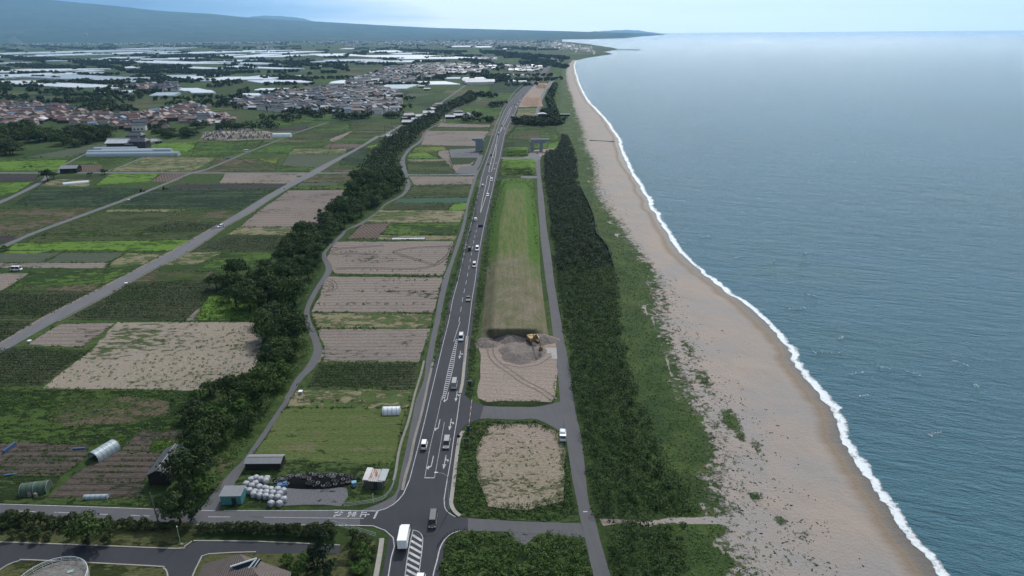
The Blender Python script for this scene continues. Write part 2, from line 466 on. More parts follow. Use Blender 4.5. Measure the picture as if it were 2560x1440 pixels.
vg = t.ramp(t.val('ADD', t.val('MULTIPLY', t.attr('veg'), 0.62), t.val('MULTIPLY', vn, 0.9)), 0.70, 0.78)
gcol = t.mix(t.ramp(t.noise(0.09, 5, 0.65), 0.38, 0.62), (0.030, 0.060, 0.016), (0.075, 0.115, 0.030))
gcol = t.mix(t.ramp(t.noise(0.05, 5, 0.7, t.mapped(0, (1, 1, 1), (9, 4, 0))), 0.62, 0.72), gcol, (0.16, 0.115, 0.04))
gcol = t.mix(t.ramp(t.noise(1.7, 5, 0.8), 0.3, 0.7, 0.75, 0.0), gcol, (0.016, 0.03, 0.01))
c = t.mix(vg, c, gcol)
t.col(c, 0.9, 0.15)
rr = t.ramp(v_wet, 0.75, 0.97, 0.9, 0.35); t.l.new(rr, t.b.inputs['Roughness'])
t.bump(t.val('ADD', t.noise(1.3, 6, 0.75), t.val('MULTIPLY', vg, t.noise(0.9, 5, 0.8))), 0.5, 0.9)
me = npmesh('beach', V, Fq, t.m, smooth=True, attrs={'veg': veg.ravel(), 'wet': wet.ravel(), 'debris': deb.ravel()})
props(link('beach', me), kind='structure')

# ------------------------------------------------------------------ the plain, one sheet out to the hills
landA = [tuple(p[:2]) for p in base[::-1, 0, :]][::6]
coast = [(1428, 152), (1440, 151), (1462, 145.5), (1492, 140.5), (1531, 135.2), (1521, 131.8), (1509, 129.6), (1524, 127), (1545, 122.6), (1530, 119), (1500, 114.5), (1470, 110), (1440, 106.5), (1405, 103.5)]
cpx = [G(x, y)[:2] for x, y in coast]
landP = [tuple(landA[0])] + [tuple(p) for p in landA[1:]] + cpx
hz_y = lambda x: 79.5 - (x - 1280) * 0.0075
HB = tab([(-700, 0), (1400, 0)])
def base_row(x): return np.where(np.asarray(x) < 1480, hz_y(np.asarray(x)) + 20.0, np.interp(x, [1480, 1560, 1600, 1640, 1668], [98.0, 95.5, 91.5, 88.6, 87.0]))
bx = np.linspace(1405, -900, 40)
landP += [G(x, float(base_row(x)) - 1.5)[:2] for x in bx]
landP += [(-30000, 3000), (-12000, -400), (landA[0][0], -400)]
t = NT('plain_ground')
v1 = t.mapped(R(8), (0.006, 0.012, 1))
vor = t.n.new('ShaderNodeTexVoronoi'); vor.feature = 'F1'; vor.inputs['Scale'].default_value = 1.0
t.l.new(v1, vor.inputs['Vector'])
sepc = t.n.new('ShaderNodeSeparateColor'); t.l.new(vor.outputs['Color'], sepc.inputs[0])
c = t.mix(t.ramp(sepc.outputs[0], 0.1, 0.9), (0.032, 0.058, 0.018), (0.066, 0.098, 0.030))
c = t.mix(t.ramp(sepc.outputs[1], 0.80, 0.82), c, (0.13, 0.10, 0.07))
c = t.mix(t.ramp(sepc.outputs[2], 0.78, 0.80), c, (0.035, 0.050, 0.022))
c = t.mix(t.ramp(t.noise(0.02, 5, 0.7), 0.45, 0.62), c, (0.045, 0.075, 0.020))
c = t.mix(t.ramp(t.noise(0.35, 6, 0.75), 0.4, 0.7), c, (0.020, 0.036, 0.012))
c = t.mix(t.ramp(t.noise(0.06, 6, 0.7), 0.60, 0.72), c, (0.10, 0.085, 0.05))
t.col(c, 0.95, 0.1)
t.bump(t.noise(1.1, 6, 0.8), 0.6, 0.9)
mb = MB(); mb.poly(landP, 0.0)
props(mb.build('ground', t.m), kind='structure')

# ------------------------------------------------------------------ hills
ridge = tab([(-900, -70), (-300, -28), (0, -12), (150, 2), (300, 16), (380, 25), (430, 29), (500, 33), (545, 36), (600, 42), (700, 49), (780, 53), (850, 57), (1000, 65.5), (1100, 70), (1280, 74.5), (1380, 77), (1450, 79), (1520, 81), (1580, 82.5), (1620, 83.4), (1645, 84.2), (1668, 86.8)])
def ray(x, y, D):
    d = np.stack([(np.asarray(x, float) - 1280) / F, -(np.asarray(y, float) - 720) / F, -np.ones(np.shape(x))], -1) @ CMn.T
    k = D / d[..., 1]
    return d * k[..., None] + np.array([0, 0, H])
def hill_pt(x, t_):
    x = np.asarray(x, float)
    br = base_row(x); rr_ = np.interp(x, *ridge)
    D0 = Gn(np.stack([x.ravel(), br.ravel()], 1))[:, 1].reshape(x.shape)
    D1 = np.minimum(D0 * np.interp(x, [1250, 1560], [1.9, 1.12]), 21000); D1 = np.maximum(D1, D0 * 1.05)
    row = br + (rr_ - br) * t_
    return ray(x, row, D0 + (D1 - D0) * t_)
nx_, nt_ = 520, 60
gx = np.linspace(-900, 1668, nx_); gt = np.linspace(0, 1, nt_)
GX, GT = np.meshgrid(gx, gt)
HV = hill_pt(GX, GT)
hn = fbm(GX * 0.035, GT * 9, 5) - 0.5
HV[..., 2] += hn * 46 * np.sin(GT * math.pi * 0.93 + 0.1) * np.clip((1668 - GX) / 250, 0.05, 1)
HV[0, :, 2] = -1.0
last = HV[-1].copy(); last[:, 2] = -1; last[:, 1] += 1500
HV = np.concatenate([HV, last[None]], 0); nt2 = nt_ + 1
idx = np.arange(nx_ * nt2).reshape(nt2, nx_)
Fq = np.stack([idx[:-1, :-1], idx[:-1, 1:], idx[1:, 1:], idx[1:, :-1]], -1).reshape(-1, 4)
t = NT('forested_hill')
c = t.mix(t.ramp(t.noise(0.0016, 7, 0.7), 0.35, 0.65), (0.016, 0.032, 0.024), (0.040, 0.066, 0.040))
c = t.mix(t.ramp(t.noise(0.0009, 5, 0.6, t.mapped(0, (1, 2.5, 1), (3, 1, 0))), 0.62, 0.67), c, (0.085, 0.11, 0.055))
t.col(c, 0.95, 0.05)
me = npmesh('hills', HV.reshape(-1, 3), Fq, t.m, smooth=True)
props(link('hills', me), kind='structure')
# the lone peak behind the slope, and the faint far coast
def back_ridge(name, T, D, m):
    X = np.linspace(T[0][0], T[-1][0], 90); tt = tab(T)
    top = np.interp(X, *tt) + (fbm(X * 0.08, X * 0 + 2, 3) - 0.5) * 1.6
    P1 = ray(X, top, np.full(X.shape, float(D))); P0 = P1.copy(); P0[:, 2] = -1; P0[:, 1] -= 2500; P2 = P1.copy(); P2[:, 2] = -1; P2[:, 1] += 2500
    VV = np.concatenate([P0, P1, P2]); n_ = len(X); ii = np.arange(n_ - 1)
    FF = np.concatenate([np.stack([ii, ii + 1, ii + 1 + n_, ii + n_], 1), np.stack([ii + n_, ii + 1 + n_, ii + 1 + 2 * n_, ii + 2 * n_], 1)])
    props(link(name, npmesh(name, VV, FF, m, smooth=True)), kind='structure')
back_ridge('mountain', [(540, 70), (580, 60), (615, 47), (630, 41), (660, 39), (700, 40), (740, 43.5), (765, 48), (785, 54), (810, 64)], 27500, t.m)
back_ridge('far_hills', [(1440, 84), (1480, 79), (1530, 76), (1570, 75), (1595, 76), (1620, 79.5), (1650, 84)], 28500, t.m)

# ------------------------------------------------------------------ sea
t = NT('sea_water')
wbig = t.noise(1.0, 5, 0.6, t.mapped(R(20), (0.035, 0.11, 1)))
wmid = t.noise(1.0, 5, 0.68, t.mapped(R(16), (0.13, 0.42, 1), (3, 1, 0)))
wfin = t.noise(1.0, 4, 0.7, t.mapped(R(-12), (0.9, 2.2, 1)))
tcn = t.n.new('ShaderNodeCameraData') if False else None
deep = t.mix(t.ramp(t.noise(0.004, 4, 0.6), 0.35, 0.65), (0.040, 0.138, 0.175), (0.050, 0.165, 0.220))
deep = t.mix(t.ramp(t.noise(0.011, 3, 0.6), 0.52, 0.72, 0, 0.6), deep, (0.055, 0.155, 0.150))
t.col(deep, 0.15, 0.85)
t.b.inputs['IOR'].default_value = 1.33
foamf = t.ramp(t.val('ADD', wmid, t.val('MULTIPLY', t.ramp(t.noise(0.03, 5, 0.7, t.mapped(0, (1, 1, 1), (31, 7, 0))), 0.35, 0.75), 0.25)), 0.845, 0.87, 0, 0.55)
cc = t.mix(foamf, deep, (0.6, 0.66, 0.68)); t.l.new(cc, t.b.inputs['Base Color'])
whgt = t.val('ADD', t.val('ADD', t.val('MULTIPLY', wbig, 5.5), t.val('MULTIPLY', wmid, 4.2)), t.val('MULTIPLY', wfin, 0.9))
wsp = t.n.new('ShaderNodeSeparateXYZ'); t.l.new(t.pos(), wsp.inputs[0])      # the chop is highest close inshore, the open bay is calmer
calm = t.ramp(t.val('POWER', t.val('MAXIMUM', wsp.outputs['Y'], 1.0), 0.5), 20.0, 70.0, 1.0, 0.6)
t.bump(t.val('MULTIPLY', whgt, calm), 1.5, 0.9)
SEA = t
mb = MB()
xs_ = [-45000, -3000, 0, 200, 3000, 60000]; ys_ = [-900, 500, 3000, 12000, 31500]
vv = [(x, y, -0.5) for y in ys_ for x in xs_]
mb.add(vv, [(j * 6 + i, j * 6 + i + 1, j * 6 + i + 7, j * 6 + i + 6) for j in range(4) for i in range(5)])
props(mb.build('sea', t.m), kind='structure')
# surf along the shore: a thin uneven sheet of foam riding up the sand
yy2 = 152 + (1700 - 152) * np.linspace(0, 1, 1500) ** 1.3
xb2 = np.interp(yy2, ys, XB)
bw = Gn(np.stack([xb2, yy2], 1))[:, :2]
inn = 0.3 + 1.5 * fbm(bw[:, 1] * 0.045, bw[:, 1] * 0 + 1, 3) + 1.0 * fbm(bw[:, 1] * 0.35, bw[:, 1] * 0 + 7, 3)
outw = 0.3 + 4.5 * fbm(bw[:, 1] * 0.035, bw[:, 1] * 0 + 12, 4) ** 3 + 1.0 * fbm(bw[:, 1] * 0.3, bw[:, 1] * 0 + 2, 3) + np.clip(bw[:, 1] - 150, 0, 500) * 0.004
nc = 26
fr = np.linspace(0, 1, nc)
dx = -inn[:, None] + (inn + outw * 2.2)[:, None] * fr[None, :]
FX = bw[:, 0][:, None] + dx; FY = np.repeat(bw[:, 1][:, None], nc, 1)
FZ = -0.42 + np.where(dx < 0, -dx * 0.16 + 0.03, 0.05) + 0.28 * np.exp(-((dx - outw[:, None] * 0.7) / 1.2) ** 2) * fbm(FX * 0.3, FY * 0.3, 2)
FZ[:, -1] = -0.52
u = np.where(dx < 0, 1 + dx / inn[:, None] * 0.12, 1 - np.clip(dx / (outw * 2.2)[:, None], 0, 1))
idx = np.arange(FX.size).reshape(FX.shape)
Fq = np.stack([idx[1:, :-1], idx[1:, 1:], idx[:-1, 1:], idx[:-1, :-1]], -1).reshape(-1, 4)
t = NT('sea_foam')
f1 = t.noise(0.9, 7, 0.8); f2 = t.noise(0.16, 5, 0.7)
ff = t.ramp(t.val('ADD', t.val('MULTIPLY', t.attr('u'), 0.78), t.val('ADD', t.val('MULTIPLY', f1, 0.55), t.val('MULTIPLY', f2, 0.62))), 1.12, 1.30)
t.col(t.mix(f1, (0.45, 0.50, 0.53), (0.74, 0.77, 0.79)), 0.6, 0.3)
tr = t.n.new('ShaderNodeBsdfTransparent'); mx = t.n.new('ShaderNodeMixShader')
t.l.new(ff, mx.inputs[0]); t.l.new(tr.outputs[0], mx.inputs[1]); t.l.new(t.b.outputs[0], mx.inputs[2]); t.l.new(mx.outputs[0], t.out.inputs['Surface'])
t.bump(f1, 0.3, 0.8)
FOAM = t.m
me = npmesh('surf_foam', np.stack([FX, FY, FZ], -1).reshape(-1, 3), Fq, t.m, smooth=True, attrs={'u': u.ravel()})
props(link('surf_foam', me), 'white band of surf foam breaking along the sandy shoreline', 'surf foam', kind='stuff')
# a second, broken line of foam where the last wave stood up
sel2 = (yy2 > 430); b2 = bw[sel2]; nB = 9
off2 = 7.5 + 4.5 * fbm(b2[:, 1] * 0.02, b2[:, 1] * 0 + 33, 3); wd2 = 2.6
F2x = b2[:, 0][:, None] + off2[:, None] + wd2 * np.linspace(0, 1, nB)[None, :]; F2y = np.repeat(b2[:, 1][:, None], nB, 1)
F2z = -.5 + .07 * np.ones_like(F2x); u2 = np.repeat((0.62 * (np.sin(np.linspace(0, math.pi, nB))))[None, :], len(b2), 0) * np.clip(fbm(b2[:, 1] * .018, b2[:, 1] * 0 + 71, 2) * 2.2 - .35, 0, 1)[:, None]
idx = np.arange(F2x.size).reshape(F2x.shape)
me = npmesh('surf_foam', np.stack([F2x, F2y, F2z], -1).reshape(-1, 3), np.stack([idx[1:, :-1], idx[1:, 1:], idx[:-1, 1:], idx[:-1, :-1]], -1).reshape(-1, 4), FOAM, smooth=True, attrs={'u': u2.ravel()})
props(link('surf_foam', me), 'broken thin streaks of foam just offshore of the surf band', 'surf foam', kind='stuff')
# ------------------------------------------------------------------ haze
mb = MB(); mb.box((0, 15400, 749), (130000, 34000, 1502))
hm = bpy.data.materials.new('haze_air'); hm.use_nodes = True
hn_, hl_ = hm.node_tree.nodes, hm.node_tree.links; hn_.clear()
ho = hn_.new('ShaderNodeOutputMaterial'); hv = hn_.new('ShaderNodeVolumePrincipled')
hv.inputs['Color'].default_value = (0.36, 0.66, 1.0, 1); hv.inputs['Density'].default_value = 3.6e-5
hv.inputs['Anisotropy'].default_value = 0.3
hl_.new(hv.outputs[0], ho.inputs['Volume'])
props(mb.build('haze', hm), 'thin blue haze lying over the plain and the sea', 'haze', kind='stuff')
# ------------------------------------------------------------------ field materials (real-world base colours)
GR1, GR2, GR3 = (0.045, 0.088, 0.017), (0.070, 0.122, 0.022), (0.032, 0.058, 0.018)
TAN1, TAN2 = (0.200, 0.166, 0.145), (0.165, 0.142, 0.127)
def fm(k):
    return {
    'tan':     lambda: soil('bare_soil', TAN1, TAN2, weed=(0.07, 0.09, 0.035), weed_amt=0.02, rows=2.6, row_amt=0.35, row_c=(0.13, 0.10, 0.085)),
    'tanrow':  lambda: soil('ridged_soil', TAN1, (0.178, 0.148, 0.13), rows=3.1, row_amt=0.42, row_c=(0.10, 0.088, 0.078), weed=(0.06, 0.07, 0.03), weed_amt=-0.05, edge=0.45),
    'tanrow2': lambda: soil('ridged_soil_wide', (0.185, 0.150, 0.132), (0.158, 0.132, 0.118), rows=5.2, row_amt=0.5, row_c=(0.10, 0.088, 0.075), weed=(0.05, 0.065, 0.03), weed_amt=-0.02, edge=0.6),
    'tanweed': lambda: soil('weedy_sand', (0.245, 0.205, 0.165), (0.21, 0.182, 0.148), weed=(0.085, 0.120, 0.040), weed_amt=0.12, weed_scale=0.5, patch=0.02),
    'tangrass':lambda: soil('sandy_grass', (0.16, 0.15, 0.085), (0.20, 0.165, 0.115), weed=(0.075, 0.11, 0.035), weed_amt=0.45, weed_scale=0.3),
    'brown':   lambda: soil('turned_earth', (0.095, 0.070, 0.058), (0.120, 0.092, 0.078), rows=1.9, row_amt=0.4, row_c=(0.055, 0.04, 0.035), rot=R(62)),
    'brownf':  lambda: soil('brown_fallow', (0.105, 0.080, 0.058), (0.075, 0.070, 0.040), weed=(0.05, 0.075, 0.022), weed_amt=0.5, weed_scale=0.3),
    'dark':    lambda: soil('dark_earth', (0.035, 0.032, 0.034), (0.048, 0.042, 0.042), rows=3.0, row_amt=0.4, row_c=(0.02, 0.02, 0.02)),
    'lawn':    lambda: soil('mown_grass', (0.060, 0.090, 0.024), (0.078, 0.100, 0.034), weed=(0.035, 0.062, 0.016), weed_amt=0.0, weed_scale=0.4, rows=4.0, row_amt=0.25, row_c=(0.09, 0.10, 0.045), c3=(0.12, 0.105, 0.06)),
    'green':   lambda: soil('green_weeds', GR1, GR2, weed=(0.030, 0.055, 0.015), weed_amt=0.45, weed_scale=0.35, c3=(0.085, 0.085, 0.035)),
    'gstrip':  lambda: soil('green_strips', (0.045, 0.078, 0.022), (0.055, 0.088, 0.026), rows=9.0, row_amt=0.7, row_c=(0.10, 0.13, 0.055), weed=(0.03, 0.05, 0.016), weed_amt=0.3, edge=0.65),
    'dcrop':   lambda: soil('dark_crop', (0.024, 0.044, 0.024), (0.030, 0.052, 0.024), rows=11.0, row_amt=0.8, row_c=(0.10, 0.125, 0.055), edge=0.85, weed=(0.02, 0.04, 0.02), weed_amt=0.4),
    'bright':  lambda: soil('bright_grass', (0.080, 0.150, 0.022), (0.100, 0.170, 0.030), weed=(0.05, 0.10, 0.015), weed_amt=0.3, weed_scale=0.3),
    'yellow':  lambda: soil('yellow_green', (0.115, 0.145, 0.030), (0.095, 0.110, 0.035), weed=(0.05, 0.08, 0.02), weed_amt=0.4),
    'vine':    lambda: soil('crop_soil', (0.060, 0.058, 0.036), (0.045, 0.050, 0.028), rows=1.7, row_amt=0.75, row_c=(0.030, 0.050, 0.018), weed=(0.04, 0.065, 0.02), weed_amt=0.3),
    'greycrop':lambda: soil('grey_green_crop', (0.075, 0.085, 0.060), (0.062, 0.078, 0.052), rows=2.2, row_amt=0.5, row_c=(0.045, 0.062, 0.035)),
    'teal':    lambda: soil('blue_green_crop', (0.035, 0.080, 0.052), (0.030, 0.072, 0.040), rows=3.0, row_amt=0.5, row_c=(0.10, 0.12, 0.11)),
    'gbrown':  lambda: soil('green_brown_crop', (0.062, 0.072, 0.030), (0.050, 0.066, 0.024), rows=2.4, row_amt=0.5, row_c=(0.030, 0.045, 0.015), weed=(0.035, 0.055, 0.016), weed_amt=0.3),
    'garden':  lambda: soil('garden_soil', (0.085, 0.068, 0.058), (0.070, 0.058, 0.048), rows=2.3, row_amt=0.6, row_c=(0.045, 0.04, 0.033), weed=(0.035, 0.06, 0.02), weed_amt=0.2, weed_scale=0.5),
    'rough':   lambda: soil('rough_meadow', (0.040, 0.070, 0.016), (0.056, 0.090, 0.020), weed=(0.020, 0.040, 0.010), weed_amt=0.5, weed_scale=0.5, c3=(0.062, 0.046, 0.032)),
    'gravel':  lambda: soil('grey_gravel', (0.135, 0.135, 0.145), (0.105, 0.102, 0.11), grain=5.0, weed=(0.05, 0.06, 0.03), weed_amt=0.0),
    'sand':    lambda: soil('pit_sand', (0.262, 0.208, 0.178), (0.232, 0.19, 0.165), grain=3.0, patch=0.06, rows=2.4, rot=R(8), row_amt=0.22, row_c=(0.17, 0.14, 0.125), edge=0.6),
    'lot':     lambda: soil('sandy_lot', (0.232, 0.188, 0.155), (0.205, 0.175, 0.125), weed=(0.10, 0.115, 0.05), weed_amt=0.08, weed_scale=0.9, patch=0.05),
    'plastic': lambda: soil('pale_mulch', (0.42, 0.44, 0.45), (0.34, 0.36, 0.38)),
    'dry':     lambda: soil('dry_embankment', (0.145, 0.118, 0.078), (0.100, 0.100, 0.048), weed=(0.06, 0.085, 0.025), weed_amt=0.05, weed_scale=0.5, rows=1.3, rot=R(90), row_amt=0.2, row_c=(0.085, 0.07, 0.05)),
    'verge':   lambda: soil('verge_grass', (0.040, 0.066, 0.020), (0.055, 0.080, 0.025), weed=(0.022, 0.038, 0.012), weed_amt=0.5, weed_scale=0.7, c3=(0.09, 0.075, 0.045)),
    'lowlawn': lambda: soil('dim_lawn', (0.058, 0.066, 0.026), (0.075, 0.078, 0.034), weed=(0.030, 0.042, 0.014), weed_amt=0.3, weed_scale=0.4),
    }[k]()
FIELDS = [
 # between the winding lane and the highway, near to far
 ('lawn', [(712,1020),(1018,1020),(1000,1090),(984,1162),(690,1162),(632,1142),(655,1105)]),
 ('verge', [(600,1180),(632,1145),(984,1164),(975,1200),(960,1232),(862,1264),(700,1270),(545,1270)]),
 ('gravel', [(720,1222),(800,1210),(862,1222),(870,1240),(852,1263),(705,1264)]),
 ('tangrass', [(745,975),(1030,975),(1020,1020),(715,1018)]),
 ('vine', [(800,908),(1045,908),(1033,970),(768,968)]),
 ('tan', [(795,823),(1075,823),(1049,905),(808,905),(812,870)]),
 ('tangrass', [(780,783),(1085,785),(1077,819),(792,819)]),
 ('tanrow', [(812,692),(1107,694),(1085,780),(777,780),(800,740)]),
 ('tanrow', [(836,604),(1135,603),(1108,688),(836,684),(815,650)]),
 ('tangrass', [(950,588),(1142,590),(1137,600),(930,599)]),
 ('brown', [(905,560),(975,558),(945,597),(868,596)]),
 ('green', [(977,560),(1147,556),(1141,587),(955,587)]),
 ('tangrass', [(950,524),(1162,527),(1151,556),(912,556)]),
 ('vine', [(985,509),(1130,511),(1118,526),(958,526)]),
 ('bright', [(1132,511),(1168,506),(1163,526),(1122,526)]),
 ('teal', [(1000,496),(1172,494),(1170,507),(985,507)]),
 ('gbrown', [(1034,464),(1180,461),(1173,494),(1008,495)]),
 ('tan', [(1024,441),(1186,441),(1181,460),(1034,463)]),
 ('gbrown', [(1017,405),(1125,404),(1136,429),(1019,428)]),
 ('tangrass', [(1018,398),(1125,398),(1126,404),(1017,404)]),
 ('bright', [(1022,383),(1062,380),(1096,396),(1016,396)]),
 ('yellow', [(1038,368),(1110,366),(1120,376),(1064,380),(1028,380)]),
 ('gravel', [(1122,374),(1200,370),(1196,394),(1125,394)]),
 ('tan', [(1096,378),(1122,374),(1126,396),(1132,412),(1175,410),(1190,396),(1170,432),(1140,432),(1118,408),(1095,390)]),
 ('tan', [(1066,327),(1223,328),(1212,345),(1196,365),(1052,363)]),
 ('gbrown', [(1082,318),(1226,318),(1223,327),(1074,327)]),
 ('tan', [(1102,308),(1226,312),(1226,318),(1092,317)]),
 ('green', [(1110,300),(1232,296),(1227,311),(1104,307)]),
 ('green', [(1160,270),(1262,268),(1240,300),(1140,285)]),
 ('brownf', [(1190,252),(1278,250),(1272,262),(1166,264)]),
 ('green', [(1205,236),(1300,232),(1280,250),(1200,250)]),
 ('dcrop', [(1225,208),(1322,208),(1300,232),(1222,232)]),
 ('green', [(1195,228),(1222,212),(1225,232),(1205,238)]),
 # west of the pine belt
 ('vine', [(-60,868),(55,867),(222,877),(104,966),(-60,966)]),
 ('tanrow', [(150,811),(288,807),(205,868),(62,862)]),
 ('tanweed', [(292,806),(664,806),(655,860),(640,930),(530,977),(108,970),(226,877)]),
 ('vine', [(312,706),(540,702),(524,742),(458,801),(172,800),(258,750)]),
 ('tan', [(458,803),(528,744),(552,746),(500,800)]),
 ('bright', [(520,742),(580,734),(640,755),(650,800),(486,800)]),
 ('vine', [(-60,728),(230,731),(120,796),(-60,796)]),
 ('vine', [(-60,802),(98,802),(0,866),(-60,900)]),
 ('tanrow', [(-60,684),(72,684),(4,726),(-60,730)]),
 ('green', [(76,680),(346,672),(250,716),(30,722)]),
 ('brownf', [(30,716),(262,712),(240,728),(10,727)]),
 ('tan', [(-60,657),(272,657),(262,671),(-60,669)]),
 ('greycrop', [(-60,634),(152,632),(98,657),(-60,657)]),
 ('greycrop', [(158,632),(314,632),(270,657),(112,657)]),
 ('tangrass', [(320,633),(416,634),(358,660),(272,672),(276,657)]),
 ('bright', [(40,608),(486,598),(440,628),(16,625)]),
 ('gbrown', [(98,588),(505,588),(484,600),(66,606)]),
 ('green', [(200,580),(392,576),(380,588),(190,589)]),
 ('vine', [(562,589),(706,590),(692,628),(482,628)]),
 ('tangrass', [(444,632),(560,630),(500,660),(396,664)]),
 ('green', [(562,632),(692,632),(640,672),(488,680)]),
 ('brownf', [(352,676),(540,680),(520,700),(314,704)]),
 ('tangrass', [(598,567),(762,569),(742,588),(566,587)]),
 ('tanrow2', [(722,476),(868,475),(840,500),(802,540),(792,567),(600,567),(648,528)]),
 ('dcrop', [(368,474),(686,475),(600,524),(300,520)]),
 ('dcrop', [(96,470),(358,471),(262,518),(30,514)]),
 ('tan', [(562,434),(766,434),(735,459),(548,458)]),
 ('dark', [(442,461),(728,461),(712,472),(420,472)]),
 ('brownf', [(742,440),(878,434),(878,455),(760,456)]),
 ('greycrop', [(752,457),(852,457),(842,465),(742,466)]),
 ('green', [(735,467),(876,462),(872,474),(726,474)]),
 ('bright', [(282,431),(402,431),(380,455),(240,462)]),
 ('brown', [(406,435),(478,432),(442,455),(370,455)]),
 ('tangrass', [(130,448),(232,450),(222,466),(100,466)]),
 ('dark', [(-60,437),(100,436),(88,452),(-60,456)]),
 ('bright', [(-60,458),(84,454),(40,482),(-60,500)]),
 ('brownf', [(-60,522),(250,520),(170,548),(88,578),(-60,590)]),
 ('dark', [(-60,591),(48,588),(20,604),(-60,618)]),
 ('gbrown', [(276,530),(462,527),(404,560),(330,584),(110,584),(178,552)]),
 ('vine', [(422,555),(560,558),(546,578),(344,584)]),
 ('brownf', [(440,528),(600,528),(568,556),(404,554)]),
 ('tangrass', [(268,524),(470,524),(440,530),(262,530)]),
 ('bright', [(16,628),(130,626),(90,634),(-60,634)]),
 # beyond the cross lane
 ('tangrass', [(380,389),(542,395),(482,430),(276,428),(340,400)]),
 ('green', [(396,360),(620,354),(600,378),(540,390),(384,386)]),
 ('bright', [(470,358),(626,354),(600,366),(520,366)]),
 ('yellow', [(600,398),(700,396),(690,412),(630,414)]),
 ('brownf', [(540,397),(640,397),(690,412),(690,428),(512,428)]),
 ('greycrop', [(720,388),(860,388),(805,424),(704,414)]),
 ('green', [(704,416),(802,420),(790,430),(700,430)]),
 ('green', [(652,355),(832,356),(820,385),(632,384)]),
 ('brown', [(822,360),(908,360),(890,370),(802,370)]),
 ('tangrass', [(735,372),(880,371),(866,386),(720,386)]),
 ('gbrown', [(730,332),(872,326),(820,349),(722,350)]),
 ('tan', [(820,350),(876,328),(884,331),(832,356)]),
 ('gbrown', [(876,332),(985,331),(960,345),(862,344)]),
 ('gstrip', [(862,346),(952,345),(920,362),(832,357)]),
 ('gbrown', [(872,308),(1006,306),(988,328),(880,327)]),
 ('green', [(788,322),(880,306),(872,324),(740,332)]),
 ('dcrop', [(868,372),(925,371),(906,412),(850,412)]),
 ('brownf', [(812,413),(890,414),(878,430),(806,430)]),
 ('bright', [(1002,344),(912,368),(930,372),(960,352)]),
 ('bright', [(-60,404),(172,400),(150,425),(-60,428)]),
 ('brown', [(166,412),(260,412),(242,430),(154,428)]),
 ('green', [(180,396),(370,392),(272,412),(166,410)]),
 ('green', [(60,395),(216,382),(160,400),(-40,406)]),
 ('bright', [(372,360),(500,354),(470,380),(388,384)]),
 ('greycrop', [(230,362),(270,360),(220,382),(160,394),(60,394)]),
 ('green', [(490,356),(660,350),(640,372),(560,392),(480,392)]),
 ('green', [(630,300),(740,296),(800,302),(700,318)]),
 ('dark', [(690,322),(800,318),(760,326),(600,330)]),
 ('dark', [(700,318),(772,316),(756,325),(690,325)]),
 # bottom left gardens and meadow
 ('rough', [(-60,974),(480,978),(520,1000),(470,1080),(350,1082),(330,1120),(60,1108),(-60,1110)]),
 ('brownf', [(180,1000),(330,990),(430,1004),(420,1040),(300,1062),(160,1066),(110,1040)]),
 ('garden', [(-60,1112),(60,1106),(222,1112),(212,1150),(150,1190),(-60,1192)]),
 ('garden', [(352,1072),(474,1080),(420,1130),(300,1128)]),
 ('bright', [(384,1102),(458,1102),(450,1130),(368,1130)]),
 ('garden', [(280,1130),(404,1132),(372,1190),(352,1242),(120,1246),(190,1180)]),
 ('verge', [(-60,1192),(150,1190),(120,1246),(360,1244),(420,1268),(-60,1258)]),
 ('lowlawn', [(-60,1294),(420,1304),(560,1313),(490,1345),(470,1366),(440,1372),(0,1356),(-60,1354)]),
 # seaward side of the highway
 ('verge', [(1226,560),(1250,450),(1240,420),(1262,340),(1300,300),(1240,560),(1190,850),(1180,1000),(1166,1006),(1160,1000),(1170,850)]),
 ('green', [(1268,345),(1290,318),(1395,330),(1400,380),(1345,385),(1320,352)]),
 ('brownf', [(1280,330),(1350,325),(1352,350),(1285,350)]),
 ('bright', [(1372,360),(1396,352),(1398,376),(1366,380)]),
 ('sand', [(1318,388),(1330,376),(1392,370),(1388,384),(1356,388),(1350,398),(1320,398)]),
 ('verge', [(1352,420),(1366,420),(1364,520),(1374,640),(1400,800),(1412,830),(1404,800),(1380,640),(1362,520)]),
 ('verge', [(1170,1060),(1200,1050),(1345,1052),(1365,1064),(1398,1082),(1418,1130),(1448,1306),(1300,1303),(1166,1294),(1142,1284),(1130,1262),(1132,1200),(1148,1130)]),
 ('verge', [(1194,996),(1216,1003),(1380,1004),(1394,985),(1380,1014),(1345,1018),(1210,1015)]),
 ('sand', [(1200,848),(1370,848),(1390,880),(1394,930),(1390,990),(1378,1004),(1216,1004),(1196,996)]),
 ('lot', [(1222,1062),(1340,1058),(1392,1078),(1412,1130),(1412,1200),(1408,1255),(1320,1275),(1222,1268),(1196,1200),(1188,1130)]),
 ('verge', [(1150,1330),(1274,1331),(1300,1360),(1325,1360),(1345,1335),(1420,1333),(1452,1348),(1470,1400),(1482,1445),(1500,1560),(1080,1560),(1096,1440),(1104,1380),(1118,1350)]),
 ('gravel', [(1270,1330),(1348,1331),(1328,1356),(1312,1361),(1296,1357)]),
 ('lowlawn', [(850,1362),(940,1350),(925,1400),(900,1470),(830,1480)]),
 # lots further up the coast
 ('sand', [(1302,232),(1345,208),(1362,204),(1360,232),(1345,262),(1318,268),(1292,268)]),
 ('tangrass', [(1296,272),(1350,270),(1345,288),(1288,290)]),
 ('gravel', [(1290,290),(1380,290),(1400,300),(1330,302),(1284,298)]),
 ('brownf', [(1350,212),(1385,196),(1380,170),(1372,176),(1340,214)]),
 ('green', [(1384,170),(1414,168),(1416,200),(1432,240),(1440,300),(1400,300),(1385,240),(1392,200)]),
]
